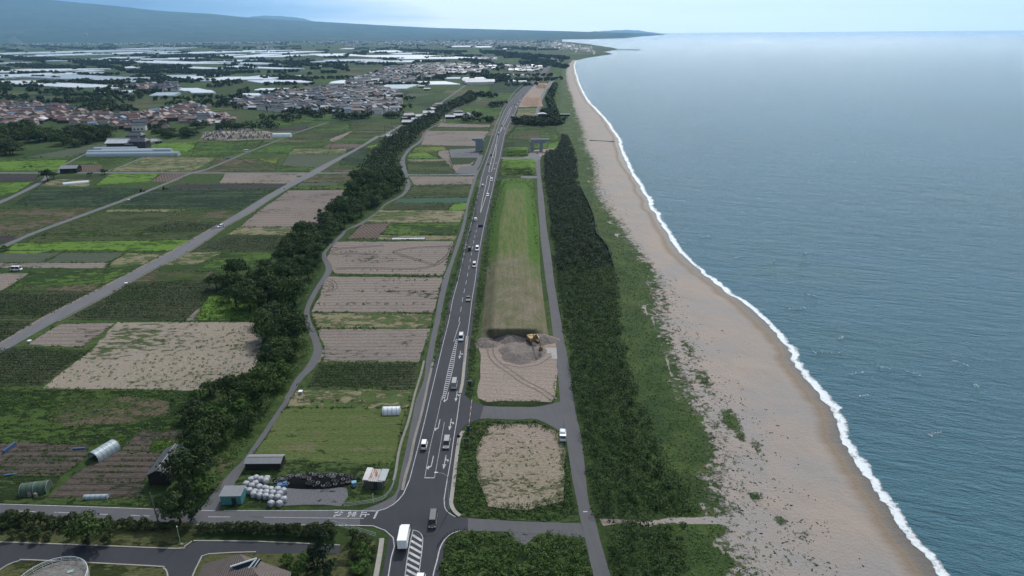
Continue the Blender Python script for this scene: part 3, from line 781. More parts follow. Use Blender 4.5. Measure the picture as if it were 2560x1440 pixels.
# furthest first, each patch a little above the one before
FIELDS_S = [FIELDS[i] for i in range(len(FIELDS))]
for i, (k, pts) in enumerate(FIELDS_S):
    field('field', pts, fm(k), z=0.025 + 0.0004 * i, jit=0.45)
MARG = []
for k, pts in FIELDS_S:
    W = pix(*pts)
    for a, b in zip(W, W[1:] + W[:1]):
        a, b = np.array(a), np.array(b); L_ = np.linalg.norm(b - a); dd_ = a[1]
        if dd_ < 125 or dd_ > 1100 or k in ('verge', 'lot', 'sand', 'gravel', 'rough'): continue
        n_ = int(L_ / 1.1); t_ = nrs.rand(n_)[:, None]; q = a + (b - a) * t_ + nrs.normal(size=(n_, 2)) * .25
        MARG.append(q[nrs.rand(n_) < 1.5 * fbm(q[:, 0] * .08, q[:, 1] * .08, 3) - .25])
MARG = np.concatenate(MARG)
# large crop strips on the distant plain
rr = random.Random(5)
for i in range(190):
    y = 104 + 200 * rr.random() ** 1.8; x = rr.uniform(-40, 1330)
    if y > 300 or (x > 1180 and y > 160): continue
    w = rr.uniform(25, 90); h = max(1.2, (y - 88) * rr.uniform(0.03, 0.10)); sk = rr.uniform(0.4, 2.5) * (1 if x < 1200 else -.4)
    k = rr.choice(['green', 'green', 'green', 'dcrop', 'gbrown', 'greycrop', 'dcrop', 'brownf', 'tangrass'])
    field('field', [(x, y), (x + w, y), (x + w - sk * h * 3, y + h), (x - sk * h * 3, y + h)], fm(k), z=0.01 + 0.0001 * i, jit=0)

# ------------------------------------------------------------------ roads
def asphalt(name, c1, c2, crack=0.4):
    t = NT(name)
    c = t.mix(t.ramp(t.noise(0.12, 5, 0.65), 0.35, 0.65), c1, c2)
    c = t.mix(t.ramp(t.noise(0.5, 6, 0.7, t.mapped(R(-9), (1.4, 0.05, 1))), 0.45, 0.7, 0, 0.5), c, tuple(v * 1.5 for v in c1))
    c = t.mix(t.ramp(t.noise(9.0, 3, 0.8), 0.35, 0.7, 0, 0.45), c, tuple(v * 1.8 for v in c2))
    c = t.mix(t.ramp(t.noise(0.28, 6, 0.8, t.mapped(0, (1, 1, 1), (5, 3, 0))), 0.66, 0.70, 0, crack), c, (0.16, 0.15, 0.14))
    t.col(c, 0.85, 0.25); t.bump(t.noise(12, 3, 0.7), 0.05, 0.6)
    MATS[name] = t.m; return t.m
ASPH = asphalt('asphalt', (0.022, 0.023, 0.028), (0.030, 0.031, 0.037), 0.12)
ASPO = asphalt('worn_asphalt', (0.058, 0.058, 0.064), (0.072, 0.071, 0.076), 0.4)
ASPG = asphalt('grey_asphalt', (0.082, 0.082, 0.09), (0.10, 0.098, 0.102), 0.4)
PAINT = mat('road_paint', (0.46, 0.46, 0.47), 0.7, 0.2, 0.25, 1.2)
CONC = mat('concrete', (0.21, 0.195, 0.175), 0.85, 0.2, 0.15, 0.8)
CONCL = mat('light_concrete', (0.29, 0.27, 0.245), 0.85, 0.2, 0.12, 0.7)
# highway: painted edge lines in pixels (y, left, right)
HW = [(1560, 938, 1063), (1440, 971, 1083), (1350, 986, 1098), (1300, 995, 1105), (1250, 1004, 1110), (1200, 1024, 1118), (1150, 1037, 1127), (1100, 1050, 1134), (1050, 1062.5, 1142), (1000, 1074, 1149), (950, 1086, 1156), (900, 1098, 1161), (850, 1110, 1167), (800, 1122.5, 1174), (750, 1132, 1180), (700, 1145.5, 1188), (650, 1157, 1194.5), (600, 1167, 1203), (560, 1178, 1211), (500, 1192, 1225), (470, 1199, 1232), (443, 1205, 1237.5), (430, 1209, 1240), (410, 1215, 1245), (390, 1222, 1250), (360, 1232, 1256), (330, 1241, 1263), (310, 1248, 1272), (295, 1254, 1281), (280, 1260, 1288), (260, 1271, 1298), (240, 1288, 1310), (220, 1308, 1328), (200, 1334, 1349), (185, 1349, 1362), (175, 1358, 1370.5), (168, 1361, 1374), (163, 1355, 1369)]
HL = [G(l, y)[:2] for y, l, r in HW]; HR = [G(r, y)[:2] for y, l, r in HW]
SL, SR = smooth_line(HL, 5), smooth_line(HR, 5)
def offs(W, d):
    out = []
    for i, p in enumerate(W):
        t_ = np.array(W[min(i + 1, len(W) - 1)]) - np.array(W[max(i - 1, 0)]); t_ = t_ / (np.linalg.norm(t_) + 1e-9)
        out.append(np.array(p) + np.array([t_[1], -t_[0]]) * d)
    return out
mb = MB(); mb.strip(offs(SL, -1.3), offs(SR, 1.3), 0.11)
props(mb.build('highway', ASPH), kind='structure')
# aprons where the side roads meet it
mb = MB()
mb.poly(pix((900,1279),(944,1279),(983,1264),(1000,1246),(1020,1300),(1000,1400),(984,1400),(984,1360),(972,1332),(940,1317),(900,1315)), 0.102)
mb.poly(pix((1108,1235),(1113,1272),(1125,1286),(1145,1295),(1170,1297),(1170,1327),(1148,1329),(1116,1343),(1096,1370),(1060,1330)), 0.102)
mb.poly(pix((1140,1090),(1165,1062),(1200,1048),(1210,1014),(1180,1004),(1158,985),(1140,1000)), 0.102)
props(mb.build('road_apron', ASPH), kind='structure')
roadpoly('side_road', [(-80,1257),(0,1260),(200,1266),(415,1273.5),(538,1276.5),(700,1277),(835,1277),(942,1279)], [(-80,1290),(0,1293),(200,1298),(415,1306),(538,1311),(700,1313),(829,1314),(942,1316)], ASPO, 0.093)
roadpoly('coast_road', [(1510,1560),(1483,1440),(1463,1350),(1451,1300),(1443.5,1260),(1431,1200),(1423.6,1150),(1416,1100),(1408,1050),(1400,1000),(1396,950),(1391.5,900),(1384,850),(1378,800),(1371.6,750),(1364,700),(1358,650),(1352,600),(1349,560),(1345,500),(1342.5,445),(1339.5,420),(1337.5,390)][::-1],
         [(1560,1560),(1526,1440),(1500,1350),(1488,1300),(1472.5,1260),(1465,1200),(1460,1150),(1454,1100),(1443.5,1050),(1434,1000),(1428,950),(1420.5,900),(1410,850),(1402,800),(1393,750),(1385,700),(1379,650),(1371.6,600),(1365.5,560),(1360,500),(1352.5,445),(1351,420),(1349.5,390)][::-1], ASPO, 0.097)
roadpoly('link_road', [(1140,1294),(1166,1296),(1300,1304),(1452,1309)], [(1140,1331),(1170,1329),(1274,1331),(1420,1332),(1462,1349)][:1] + [(1166,1329),(1290,1331),(1462,1345)], ASPO, 0.094)
roadpoly('link_road', [(1176,1006),(1212,1015),(1290,1018),(1345,1017),(1402,1004)], [(1160,1064),(1198,1048),(1290,1050),(1345,1050),(1412,1086)], ASPO, 0.095)
roadpoly('lane', [(500,1276),(538,1225),(580,1178),(608,1150),(644,1100),(678,1050),(712,1000),(716,990),(737,950),(763,920),(778,895),(784.5,875),(778.5,850),(768,825),(760,800),(761.6,775),(771,750),(785,725),(801,700),(813,680),(813,665),(804.5,645),(807.5,630),(826,610),(847,590),(862,575),(899,558),(942,530),(962,510),(990,495),(1009,480),(1014,460),(1009,440),(1004,420),(1000,405),(1007,390),(1022,370),(1045,355),(1056,340),(1067,325),(1082,315),(1107,305),(1111,299),(1123,280),(1141,270),(1162,262),(1186,254),(1198,248),(1193,241),(1187,233)],
         [(545,1278),(566,1240),(595,1197),(622,1150),(658,1100),(691,1050),(725,1000),(731,990),(755.5,950),(786,920),(800,895),(806,875),(798,850),(787.6,825),(777,800),(774,775),(784.6,750),(798,725),(815,700),(829,680),(830,665),(818,645),(817,630),(836.5,610),(858,590),(870,575),(908,560),(946,530),(968,510),(1000,495),(1020,480),(1026,460),(1020,440),(1016,420),(1012,405),(1015,390),(1032,370),(1054,355),(1062,340),(1072,325),(1090,315),(1111,305),(1116,299),(1126,280),(1144,270),(1164,262),(1188,254),(1202,248),(1196,241),(1189,233)], ASPO, 0.091)
roadpoly('service_road', [(905,1276),(960,1254),(990,1232),(1000,1190),(1009,1150),(1020,1100),(1030,1050),(1040,1000),(1059.6,950),(1065.7,900),(1076,850),(1087,800),(1096,750),(1107,700),(1117,675),(1127,650),(1143.6,600),(1156,560),(1166,510),(1182.5,450),(1190,428),(1199,420),(1213,385),(1228,340),(1243,300),(1262,262),(1290,225),(1322,198),(1340,175)],
         [(945,1278),(983,1262),(1006,1236),(1017,1190),(1030,1150),(1041,1100),(1052,1050),(1061,1000),(1078,950),(1082,900),(1090,850),(1101,800),(1110,750),(1122,700),(1128,675),(1136,650),(1153,600),(1164,560),(1172.5,510),(1190,450),(1198,428),(1202,420),(1216,385),(1231,340),(1246,300),(1264.5,262),(1292,225),(1324,198),(1342,175)], ASPO, 0.092)
roadpoly('farm_road', [(-90,908),(0,861),(122,789),(232,733),(351,671),(458,614),(547,561),(600,530),(657,495),(720,459),(768,433.5),(810,411),(860,386.5),(905,362.5),(940,340.5),(953,339),(1002,312),(1028,298),(1063,279),(1088,261.5),(1108,251.5),(1162,213)],
         [(-90,930),(0,884),(145,802),(268,738),(368,681),(478,625),(570,563),(635,527),(680,497),(737,463),(790,436.5),(828,413),(868,389.5),(910,365.5),(948,343),(960,341),(1005,315),(1031,299.5),(1066,281),(1090,263),(1110,253),(1165,213.5)], ASPG, 0.09)
roadpoly('farm_road', [(-60,640),(0,615),(45,596.5),(87,578.5),(175,546.5),(265,514),(350,482.5),(425,453),(480,430.5),(515,422.5),(580,395.5),(630,375),(692,351),(732,334),(780,318.3),(817,306.5)],
         [(-60,652),(0,625),(45,604),(87,585.5),(175,553),(265,520),(350,488),(425,457.5),(480,434.5),(515,426),(580,398.5),(630,377.5),(692,353.2),(732,336),(780,320),(817,307.8)], ASPG, 0.089)
mb = MB(); W_ = smooth_line(pix((-90,905),(0,859),(122,787),(232,731),(351,669),(458,612),(545,562)), 5); linestrip(mb, W_, 1.6, .084)
W_ = smooth_line(pix((145,804),(268,740),(368,683),(478,627),(570,565),(640,526)), 5); linestrip(mb, W_, .7, .0845)
W_ = smooth_line(pix((716,996),(765,924),(800,900),(806,875)), 5); linestrip(mb, W_, 1.2, .086)
props(mb.build('road_verge', fm('tan')), kind='structure')
for L, Rr in [([(-80,431),(110,431),(300,430.5),(515,431.5),(770,431.5),(880,431.5)], [(-80,434),(110,434),(300,433.2),(515,434),(770,434.6),(880,433.8)]),
              ([(-80,528),(0,502),(45,482),(82,463),(105,450),(112,440),(112,432)], [(-80,540),(0,510),(45,489),(88,468),(114,452),(124,440),(124,434)]),
              ([(142,430),(160,411),(189,396),(216,383),(249,369.5),(274,359.5)], [(150,430),(166,412),(193,397),(219,384),(252,370.5),(277,360.5)]),
              ([(268,428),(300,416),(375,386)], [(274,428),(304,416.5),(378,387)]),
              ([(1016,436),(1100,436),(1188,434)], [(1016,439),(1100,438.6),(1188,438)]),
              ([(1238,393),(1290,394),(1338,392)], [(1238,397),(1290,397.5),(1338,398)]),
              ([(1302,440),(1320,440),(1350,441)], [(1302,445),(1320,446),(1350,446)])]:
    roadpoly('farm_track', L, Rr, ASPG, 0.087, 3)
roadpoly('yard', [(1137,434),(1152,418),(1185,413),(1194,388)], [(1188,434),(1192,424),(1200,412),(1208,388)], ASPO, 0.088, 2)
roadpoly('car_park', [(-90,1352),(0,1358),(250,1366),(440,1373.5),(470,1366),(495,1352),(640,1354),(790,1361),(850,1364)], [(-90,1560),(0,1560),(250,1560),(470,1560),(470,1560),(480,1500),(640,1500),(790,1390),(850,1383)], ASPH, 0.085, 1)
roadpoly('beach_track', [(1498,1297),(1560,1300),(1650,1302),(1780,1304)], [(1508,1316),(1560,1309),(1650,1309),(1780,1312)], fm('sand'), 0.09, 2)
field('coast_yard', [(1310,386),(1345,384),(1352,398),(1340,404),(1312,400)], ASPG, 0.12, 0)
field('coast_lane', [(1352,240),(1362,222),(1368,222),(1356,250),(1348,290),(1336,290)], ASPG, 0.12, 0)
field('coast_lane', [(1362,222),(1378,195),(1394,190),(1390,196),(1372,222)], ASPG, 0.12, 0)

# ------------------------------------------------------------------ painted markings (part of each road)
mk = MB()
ZM = 0.118
iL = lambda y: float(np.interp(-y, [-a[0] for a in HW], [a[1] for a in HW])); iR = lambda y: float(np.interp(-y, [-a[0] for a in HW], [a[2] for a in HW]))
LY = lambda a, b, f, n=14: [G(f(y), y)[:2] for y in np.linspace(a, b, n)]
linestrip(mk, [p for p, y in zip(HL, [h[0] for h in HW]) if y >= 1440] + pix((978,1395),(986,1367),(983,1345),(963,1327),(933,1315.5),(890,1314.5),(829,1314)), 0.22, ZM)
linestrip(mk, pix((835,1276.5),(900,1278),(942,1278.5),(963,1273),(982,1263),(997,1250),(1009,1235),(1024,1200)), 0.22, ZM)
linestrip(mk, smooth_line(HL[5:], 4), 0.17, ZM)
linestrip(mk, smooth_line(pix((1139,1293),(1125,1285),(1113,1272),(1110.5,1250)), 4)[:-1] + smooth_line(HR[4:], 4), 0.18, ZM)
linestrip(mk, smooth_line(pix((1149,1328),(1128,1336),(1112,1350),(1100,1372),(1092,1405),(1083,1440),(1063,1560)), 4), 0.24, ZM)
mid = lambda y, f=0.5: G(iL(y) + (iR(y) - iL(y)) * f, y)[:2]
# dashed centre line further up, solid where the turn lane opens
linestrip(mk, [mid(y) for y in np.linspace(806, 560, 30)], 0.16, ZM, dash=5, gap=5)
linestrip(mk, [mid(y) for y in np.linspace(380, 166, 60)], 0.16, ZM, dash=5, gap=5)
linestrip(mk, [G(x, y)[:2] for x, y in [(1134,855),(1142,830),(1150,806)]], 0.16, ZM)
# turn-lane box near the junction
linestrip(mk, pix((1061,1195.5),(1085,1195.5)), 0.3, ZM)
linestrip(mk, smooth_line(pix((1062,1196),(1075,1120),(1092,1050),(1103,1000),(1107,990)), 4), 0.11, ZM)
linestrip(mk, smooth_line(pix((1086,1196),(1098,1130),(1111,1056)), 4), 0.10, ZM)
# long hatched taper
tl = [(1106,1000),(1113,960),(1123,915),(1132,880),(1140,850)]; tr_ = [(1111,1000),(1123,960),(1134,915),(1139,880),(1144,850)]
linestrip(mk, smooth_line(pix(*tl), 4), 0.14, ZM); linestrip(mk, smooth_line(pix(*tr_), 4), 0.14, ZM)
for k in range(30):
    y = 994 - k * 5.0
    xl = np.interp(-y, [-a[1] for a in tl], [a[0] for a in tl]); xr = np.interp(-y, [-a[1] for a in tr_], [a[0] for a in tr_])
    linestrip(mk, pix((xl, y), (xr, y + 1.6)), 0.42, ZM)
# hatched island at the near junction
il = [(1012,1445),(1018,1400),(1027,1350),(1033,1326)]; ir = [(1046,1445),(1052,1400),(1057,1355),(1055,1340),(1046,1330),(1033,1326)]
linestrip(mk, smooth_line(pix((1001,1520), *il), 3), 0.16, ZM); linestrip(mk, smooth_line(pix((1034,1520), *ir), 3), 0.16, ZM)
for k in range(13):
    y = 1338 + k * 14.5
    xl = np.interp(y, [a[1] for a in il[::-1]] + [1520], [a[0] for a in il[::-1]] + [1001]); xr = np.interp(y + 16, [1340, 1355, 1400, 1445, 1520], [1055, 1057, 1052, 1046, 1034])
    linestrip(mk, pix((xl + 1, y), (xr - 1, y + 16)), 0.55, ZM)
# far turn lanes and painted triangles
linestrip(mk, smooth_line(pix((1222,430),(1226,410),(1240,360),(1246,330)), 3), 0.3, ZM); linestrip(mk, smooth_line(pix((1229,428),(1236,400),(1240,380),(1240,360)), 3), 0.3, ZM)
linestrip(mk, smooth_line(pix((1201,533),(1206,500),(1215,462),(1219,441),(1226,441),(1222,468),(1212,500),(1201,533)), 3), 0.25, ZM)
linestrip(mk, pix((1222,429),(1230,429)), 0.5, ZM)
linestrip(mk, smooth_line(pix((1250,330),(1258,305),(1268,285),(1276,268)), 3), 0.3, ZM); linestrip(mk, smooth_line(pix((1250,330),(1262,308),(1272,288),(1279,268)), 3), 0.3, ZM)
def arrow(px, py, kind):
    o = np.array(G(px, py)[:2]); dd = np.array(mid(py - 3)) - np.array(mid(py + 3)); dd /= np.linalg.norm(dd); nn = np.array([dd[1], -dd[0]])
    P = lambda a, b: tuple(o + nn * a + dd * b)     # a to the right, b ahead (away from the camera)
    if kind == 'L':      # shaft with a hooked head, read from the far side
        mk.poly([P(-.1, 3.0), P(.1, 3.0), P(.1, -1.2), P(-.1, -1.2)], ZM)
        mk.poly([P(.1, -1.0), P(-.6, -1.6), P(-.6, -1.1), P(-1.1, -2.1), P(-.5, -2.9), P(-.5, -2.2), P(.1, -1.5)], ZM)
    else:
        mk.poly([P(-.1, 3.0), P(.1, 3.0), P(.1, -1.2), P(-.1, -1.2)], ZM)
        mk.poly([P(-.45, -1.0), P(.45, -1.0), P(0, -3.0)], ZM)
        mk.poly([P(.1, 1.4), P(.6, 1.0), P(.6, 1.4), P(1.0, .6), P(.6, -.1), P(.6, .5), P(.1, .9)], ZM)
for a in [(1080,1158,'L'),(1097,1064,'L'),(1119,994,'L'),(1112,1156,'S'),(1126,1062,'S'),(1141,992,'S'),(1150,888,'S'),(1233,392,'S'),(1240,408,'S'),(1236,422,'S'),(1228,410,'L')]: arrow(*a)
props(mk.build('highway_marking', PAINT), kind='structure')
# side road: edge, centre dashes, stop bar and the three characters of the word STOP
mk = MB()
linestrip(mk, pix((0,1261),(200,1267),(415,1274.5)), 0.18, 0.112); linestrip(mk, pix((502,1277),(540,1277.5)), 0.18, 0.1)
linestrip(mk, pix((560,1277),(700,1277.5),(835,1277)), 0.15, 0.112)
linestrip(mk, pix((490,1311.5),(700,1313.2),(829,1313.5)), 0.15, 0.112)
for a, b in [((40,1278.5),(90,1280)),((136,1281.5),(184,1283.5)),((231,1285.5),(278,1287.5)),((327,1289),(350,1290)),((358,1290.3),(374,1291)),((520,1293),(575,1293.3)),((624,1293.7),(660,1294))]:
    linestrip(mk, pix(a, b), 0.16, 0.112)
linestrip(mk, pix((624,1293.6),(910,1297)), 0.13, 0.112)
linestrip(mk, pix((944,1279),(935,1297.5)), 0.45, 0.108)
def glyph(strokes, px0, px1, pyc, hw):
    """strokes in a unit box, x to the writer's right, y up; the word is read driving towards the junction (+X)"""
    a, b = np.array(G(px0, pyc)[:2]), np.array(G(px1, pyc)[:2]); cx_, cy_ = (a + b) / 2; Lh = abs(b[0] - a[0]) / 2
    for s_ in strokes:
        linestrip(mk, [np.array([cx_ + (v - .5) * 2 * Lh, cy_ - (u_ - .5) * 2 * hw]) for u_, v in s_], 0.30, 0.112)
KU = [[(.1,.05),(.9,.05)],[(.5,.05),(.5,.95)],[(.5,.55),(.85,.55)],[(.22,.05),(.22,.6)]]
MA = [[(.15,.80),(.85,.80)],[(.2,.60),(.8,.60)],[(.52,.98),(.52,.25),(.4,.08),(.2,.1),(.15,.22),(.3,.32),(.6,.25),(.88,.08)]]
RE = [[(.28,.98),(.28,.02)],[(.08,.72),(.42,.72),(.1,.3)],[(.28,.5),(.55,.78),(.68,.7),(.64,.25),(.72,.08),(.92,.2)]]
glyph(RE, 835, 857, 1286, 1.15); glyph(MA, 869, 892, 1286.5, 1.15); glyph(KU, 902, 925, 1287, 1.15)
linestrip(mk, pix((1458,1280),(1469,1280)), 0.3, 0.105)
props(mk.build('road_marking', PAINT), kind='structure')
# kerb walls beside the highway and coast road
def wall_line(name, pts, w, h, m, label, cat, z0=0.0, step=2):
    W = smooth_line(pix(*pts), step); mb = MB()
    A, B = offs(W, -w / 2), offs(W, w / 2); n = len(W)
    vv = [(p[0], p[1], z0) for p in A] + [(p[0], p[1], z0 + h) for p in A] + [(p[0], p[1], z0 + h) for p in B] + [(p[0], p[1], z0) for p in B]
    fs = []
    for i in range(n - 1):
        for j in range(3): fs.append((j * n + i, j * n + i + 1, (j + 1) * n + i + 1, (j + 1) * n + i))
    fs += [(0, n, 2 * n, 3 * n), (n - 1, 4 * n - 1, 3 * n - 1, 2 * n - 1)]
    mb.add(vv, fs)
    return props(mb.build(name, m), label, cat)
wall_line('kerb_wall', [(1168,842),(1164,880),(1160,920),(1156,960),(1150,985)], 0.9, 0.35, CONCL, 'pale concrete kerb edging the highway beside the sand pit', 'kerb')
wall_line('kerb_wall', [(1158,1080),(1148,1100),(1142,1140),(1135,1200),(1130,1240),(1128,1262),(1136,1280),(1150,1292)], 0.9, 0.35, CONCL, 'pale concrete kerb edging the overgrown lot opposite the tyre yard', 'kerb')
wall_line('kerb_wall', [(1006,1228),(1014,1190),(1026,1150),(1036,1100),(1050,1050),(1062,1000),(1070,960),(1084,900)], 0.7, 0.3, CONC, 'weathered concrete kerb between the service road and the highway', 'kerb')
wall_line('retaining_wall', [(1060,905),(1052,940),(1038,985),(1030,1020),(1020,1060),(1006,1100),(996,1140),(990,1180),(984,1205)], 0.6, 0.5, CONC, 'pale concrete retaining wall along the edge of the mown field', 'wall')
wall_line('kerb_wall', [(940,1445),(948,1400),(953,1368),(955,1350)], 1.0, 0.5, CONCL, 'broad concrete wall top beside the footpath near the white truck', 'wall')
for i, (pts, nm) in enumerate([([(0,1356),(250,1365),(440,1372.5),(462,1367),(480,1354)], 'pale kerb along the lawn strip above the dark car park'), ([(484,1353),(640,1354.5),(850,1364)], 'pale kerb along the far edge of the dark car park'), ([(-20,1440),(18,1414),(50,1403),(80,1401),(380,1416),(408,1420),(418,1432),(420,1450)], 'pale kerb around the grass island by the round roof'), ([(478,1450),(500,1402),(522,1386),(640,1381)], 'pale kerb around the grass beside the tiled roof')]):
    wall_line('kerb', pts, 0.28, 0.16, CONCL, nm, 'kerb', 0.03)
field('lawn_island', [(-20,1441),(18,1415),(50,1404),(80,1402),(380,1417),(408,1421),(417,1433),(419,1500),(-20,1500)], fm('lowlawn'), 0.12, 0)
field('lawn_island', [(480,1450),(501,1403),(522,1387),(850,1384),(850,1500),(480,1500)], fm('lowlawn'), 0.125, 0)
# ------------------------------------------------------------------ foliage
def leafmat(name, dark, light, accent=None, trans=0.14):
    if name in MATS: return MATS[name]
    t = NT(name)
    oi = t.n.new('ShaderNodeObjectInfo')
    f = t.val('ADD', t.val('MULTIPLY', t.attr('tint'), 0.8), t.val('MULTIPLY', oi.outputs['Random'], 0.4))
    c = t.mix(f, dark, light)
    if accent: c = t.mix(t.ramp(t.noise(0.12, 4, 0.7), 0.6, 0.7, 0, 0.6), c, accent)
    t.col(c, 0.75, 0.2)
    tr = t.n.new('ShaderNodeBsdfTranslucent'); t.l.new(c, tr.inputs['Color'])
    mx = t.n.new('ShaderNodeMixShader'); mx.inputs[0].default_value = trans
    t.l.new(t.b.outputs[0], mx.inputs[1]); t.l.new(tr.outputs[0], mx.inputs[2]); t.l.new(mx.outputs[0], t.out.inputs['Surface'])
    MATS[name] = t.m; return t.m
def nrm(a): return a / (np.linalg.norm(a, axis=-1, keepdims=True) + 1e-9)
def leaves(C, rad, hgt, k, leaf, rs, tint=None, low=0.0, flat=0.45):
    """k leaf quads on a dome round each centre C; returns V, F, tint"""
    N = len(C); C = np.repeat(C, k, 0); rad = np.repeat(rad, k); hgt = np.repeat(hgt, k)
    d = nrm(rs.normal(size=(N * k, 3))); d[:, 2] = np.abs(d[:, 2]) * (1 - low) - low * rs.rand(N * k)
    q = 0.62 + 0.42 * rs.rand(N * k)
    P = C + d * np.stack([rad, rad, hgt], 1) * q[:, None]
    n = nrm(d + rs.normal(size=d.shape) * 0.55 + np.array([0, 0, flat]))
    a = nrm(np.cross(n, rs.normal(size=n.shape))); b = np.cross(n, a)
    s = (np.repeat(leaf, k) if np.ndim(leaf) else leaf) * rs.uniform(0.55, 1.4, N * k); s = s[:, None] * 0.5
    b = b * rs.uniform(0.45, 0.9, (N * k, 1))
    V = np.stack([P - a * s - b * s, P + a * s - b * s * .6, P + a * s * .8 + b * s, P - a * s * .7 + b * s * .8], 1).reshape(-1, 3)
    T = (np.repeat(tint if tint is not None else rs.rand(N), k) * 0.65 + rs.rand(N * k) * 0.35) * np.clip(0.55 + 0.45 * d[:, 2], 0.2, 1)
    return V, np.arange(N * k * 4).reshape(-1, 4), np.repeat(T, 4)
def scatter(name, P, rad, hgt, k, leaf, m, z0=0.0, seed=1, label=None, cat=None, kind='stuff', tint=None):
    rs = np.random.RandomState(seed); P = np.asarray(P)
    if P.shape[1] == 2: P = np.concatenate([P, np.full((len(P), 1), z0)], 1)
    n = len(P)
    r_ = np.asarray(rad) * rs.uniform(0.65, 1.35, n); h_ = np.asarray(hgt) * rs.uniform(0.6, 1.35, n)
    V, Fq, T = leaves(P, r_, h_, k, leaf, rs, tint)
    return props(link(name, npmesh(name, V, Fq, m, attrs={'tint': T})), label, cat, kind=kind)
def fill(poly, sp, seed=1, jit=0.5, prob=1.0, wpoly=None):
    """jittered points in a pixel polygon, world spacing sp"""
    rs = np.random.RandomState(seed)
    W = np.array(wpoly if wpoly is not None else pix(*poly)); lo, hi = W.min(0), W.max(0)
    xx, yy_ = np.meshgrid(np.arange(lo[0], hi[0] + sp, sp), np.arange(lo[1], hi[1] + sp, sp))
    Q = np.stack([xx.ravel(), yy_.ravel()], 1); Q += rs.uniform(-jit, jit, Q.shape) * sp
    Q = Q[inpoly(Q, W)]
    if prob < 1: Q = Q[rs.rand(len(Q)) < prob]
    return Q
LEAF_EVG = leafmat('evergreen_leaves', (0.006, 0.015, 0.005), (0.054, 0.090, 0.018))
LEAF_PINE = leafmat('pine_needles', (0.005, 0.014, 0.005), (0.040, 0.074, 0.015), (0.045, 0.065, 0.045))
LEAF_TALL = leafmat('dark_pine_needles', (0.006, 0.015, 0.007), (0.024, 0.044, 0.015))
LEAF_SCRUB = leafmat('scrub_leaves', (0.016, 0.040, 0.008), (0.066, 0.125, 0.020), (0.08, 0.09, 0.03))
LEAF_WEED = leafmat('weed_leaves', (0.034, 0.072, 0.010), (0.095, 0.175, 0.026), (0.10, 0.10, 0.04))
LEAF_DIM = leafmat('hedge_leaves', (0.012, 0.022, 0.008), (0.045, 0.062, 0.018))
LEAF_CROP = leafmat('crop_leaves', (0.016, 0.034, 0.012), (0.050, 0.085, 0.024))
LEAF_DRY = leafmat('dry_stalks', (0.05, 0.035, 0.022), (0.12, 0.09, 0.05))
BARK = mat('bark', (0.055, 0.042, 0.032), 0.9, 0.1, 0.3, 6)
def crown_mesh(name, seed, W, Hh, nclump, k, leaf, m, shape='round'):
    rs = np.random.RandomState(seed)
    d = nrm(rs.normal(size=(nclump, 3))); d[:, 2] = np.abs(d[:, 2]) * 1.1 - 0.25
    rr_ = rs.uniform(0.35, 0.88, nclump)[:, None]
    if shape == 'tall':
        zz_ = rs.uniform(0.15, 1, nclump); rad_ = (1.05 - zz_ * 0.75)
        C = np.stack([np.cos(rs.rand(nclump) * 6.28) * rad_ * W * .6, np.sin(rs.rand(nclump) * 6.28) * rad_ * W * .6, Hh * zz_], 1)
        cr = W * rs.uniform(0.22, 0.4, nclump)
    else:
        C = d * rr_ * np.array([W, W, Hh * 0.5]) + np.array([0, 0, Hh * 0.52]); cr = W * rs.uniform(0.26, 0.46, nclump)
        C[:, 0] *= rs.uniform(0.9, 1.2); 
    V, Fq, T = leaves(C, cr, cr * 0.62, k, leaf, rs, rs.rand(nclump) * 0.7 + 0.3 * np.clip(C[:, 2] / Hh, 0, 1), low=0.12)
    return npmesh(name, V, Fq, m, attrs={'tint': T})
def trunk_mesh(name, seed, W, Hh):
    r = random.Random(seed); mb = MB()
    p = Vector((0, 0, -0.2)); q = Vector((r.uniform(-.3, .3), r.uniform(-.3, .3), Hh * 0.45))
    mb.tube(p, q, W * 0.06 + 0.06, W * 0.04 + 0.03, 8)
    for i in range(5):
        a = i * 1.26 + r.uniform(-.4, .4); e_ = q + Vector((math.cos(a) * W * 0.6, math.sin(a) * W * 0.6, Hh * r.uniform(0.2, 0.4)))
        mb.tube(q - Vector((0, 0, r.uniform(0, .8))), e_, W * 0.03 + 0.02, 0.03, 6)
    return mb.mesh(name, BARK)
TREES = []
for s_ in range(7):
    TREES.append(('broad', crown_mesh('crown', 50 + s_, 4.6, 6.4, 34, 64, 0.44, LEAF_EVG), trunk_mesh('trunk', s_, 4.6, 6.4), 4.6))
for s_ in range(3):
    TREES.append(('scrub', crown_mesh('crown', 80 + s_, 3.4, 4.4, 22, 60, 0.40, LEAF_SCRUB), trunk_mesh('trunk', s_, 3.4, 4.4), 3.4))
for s_ in range(3):
    TREES.append(('tall', crown_mesh('crown', 90 + s_, 2.6, 8.6, 30, 48, 0.42, LEAF_TALL, 'tall'), trunk_mesh('trunk', s_, 2.6, 8.6), 2.6))
def tree(kind, x, y, s, label, group, rz=None, cat='tree', name='tree', z=0.0):
    c_ = [t_ for t_ in TREES if t_[0] == kind]; t_ = rnd.choice(c_)
    e_ = empty(name, (x, y, z), rnd.uniform(0, 6.28) if rz is None else rz, label, cat, group)
    e_.scale = (s * rnd.uniform(.9, 1.15), s * rnd.uniform(.9, 1.15), s * rnd.uniform(.85, 1.45))
    link('crown', t_[1], e_); link('trunk', t_[2], e_)
    return e_
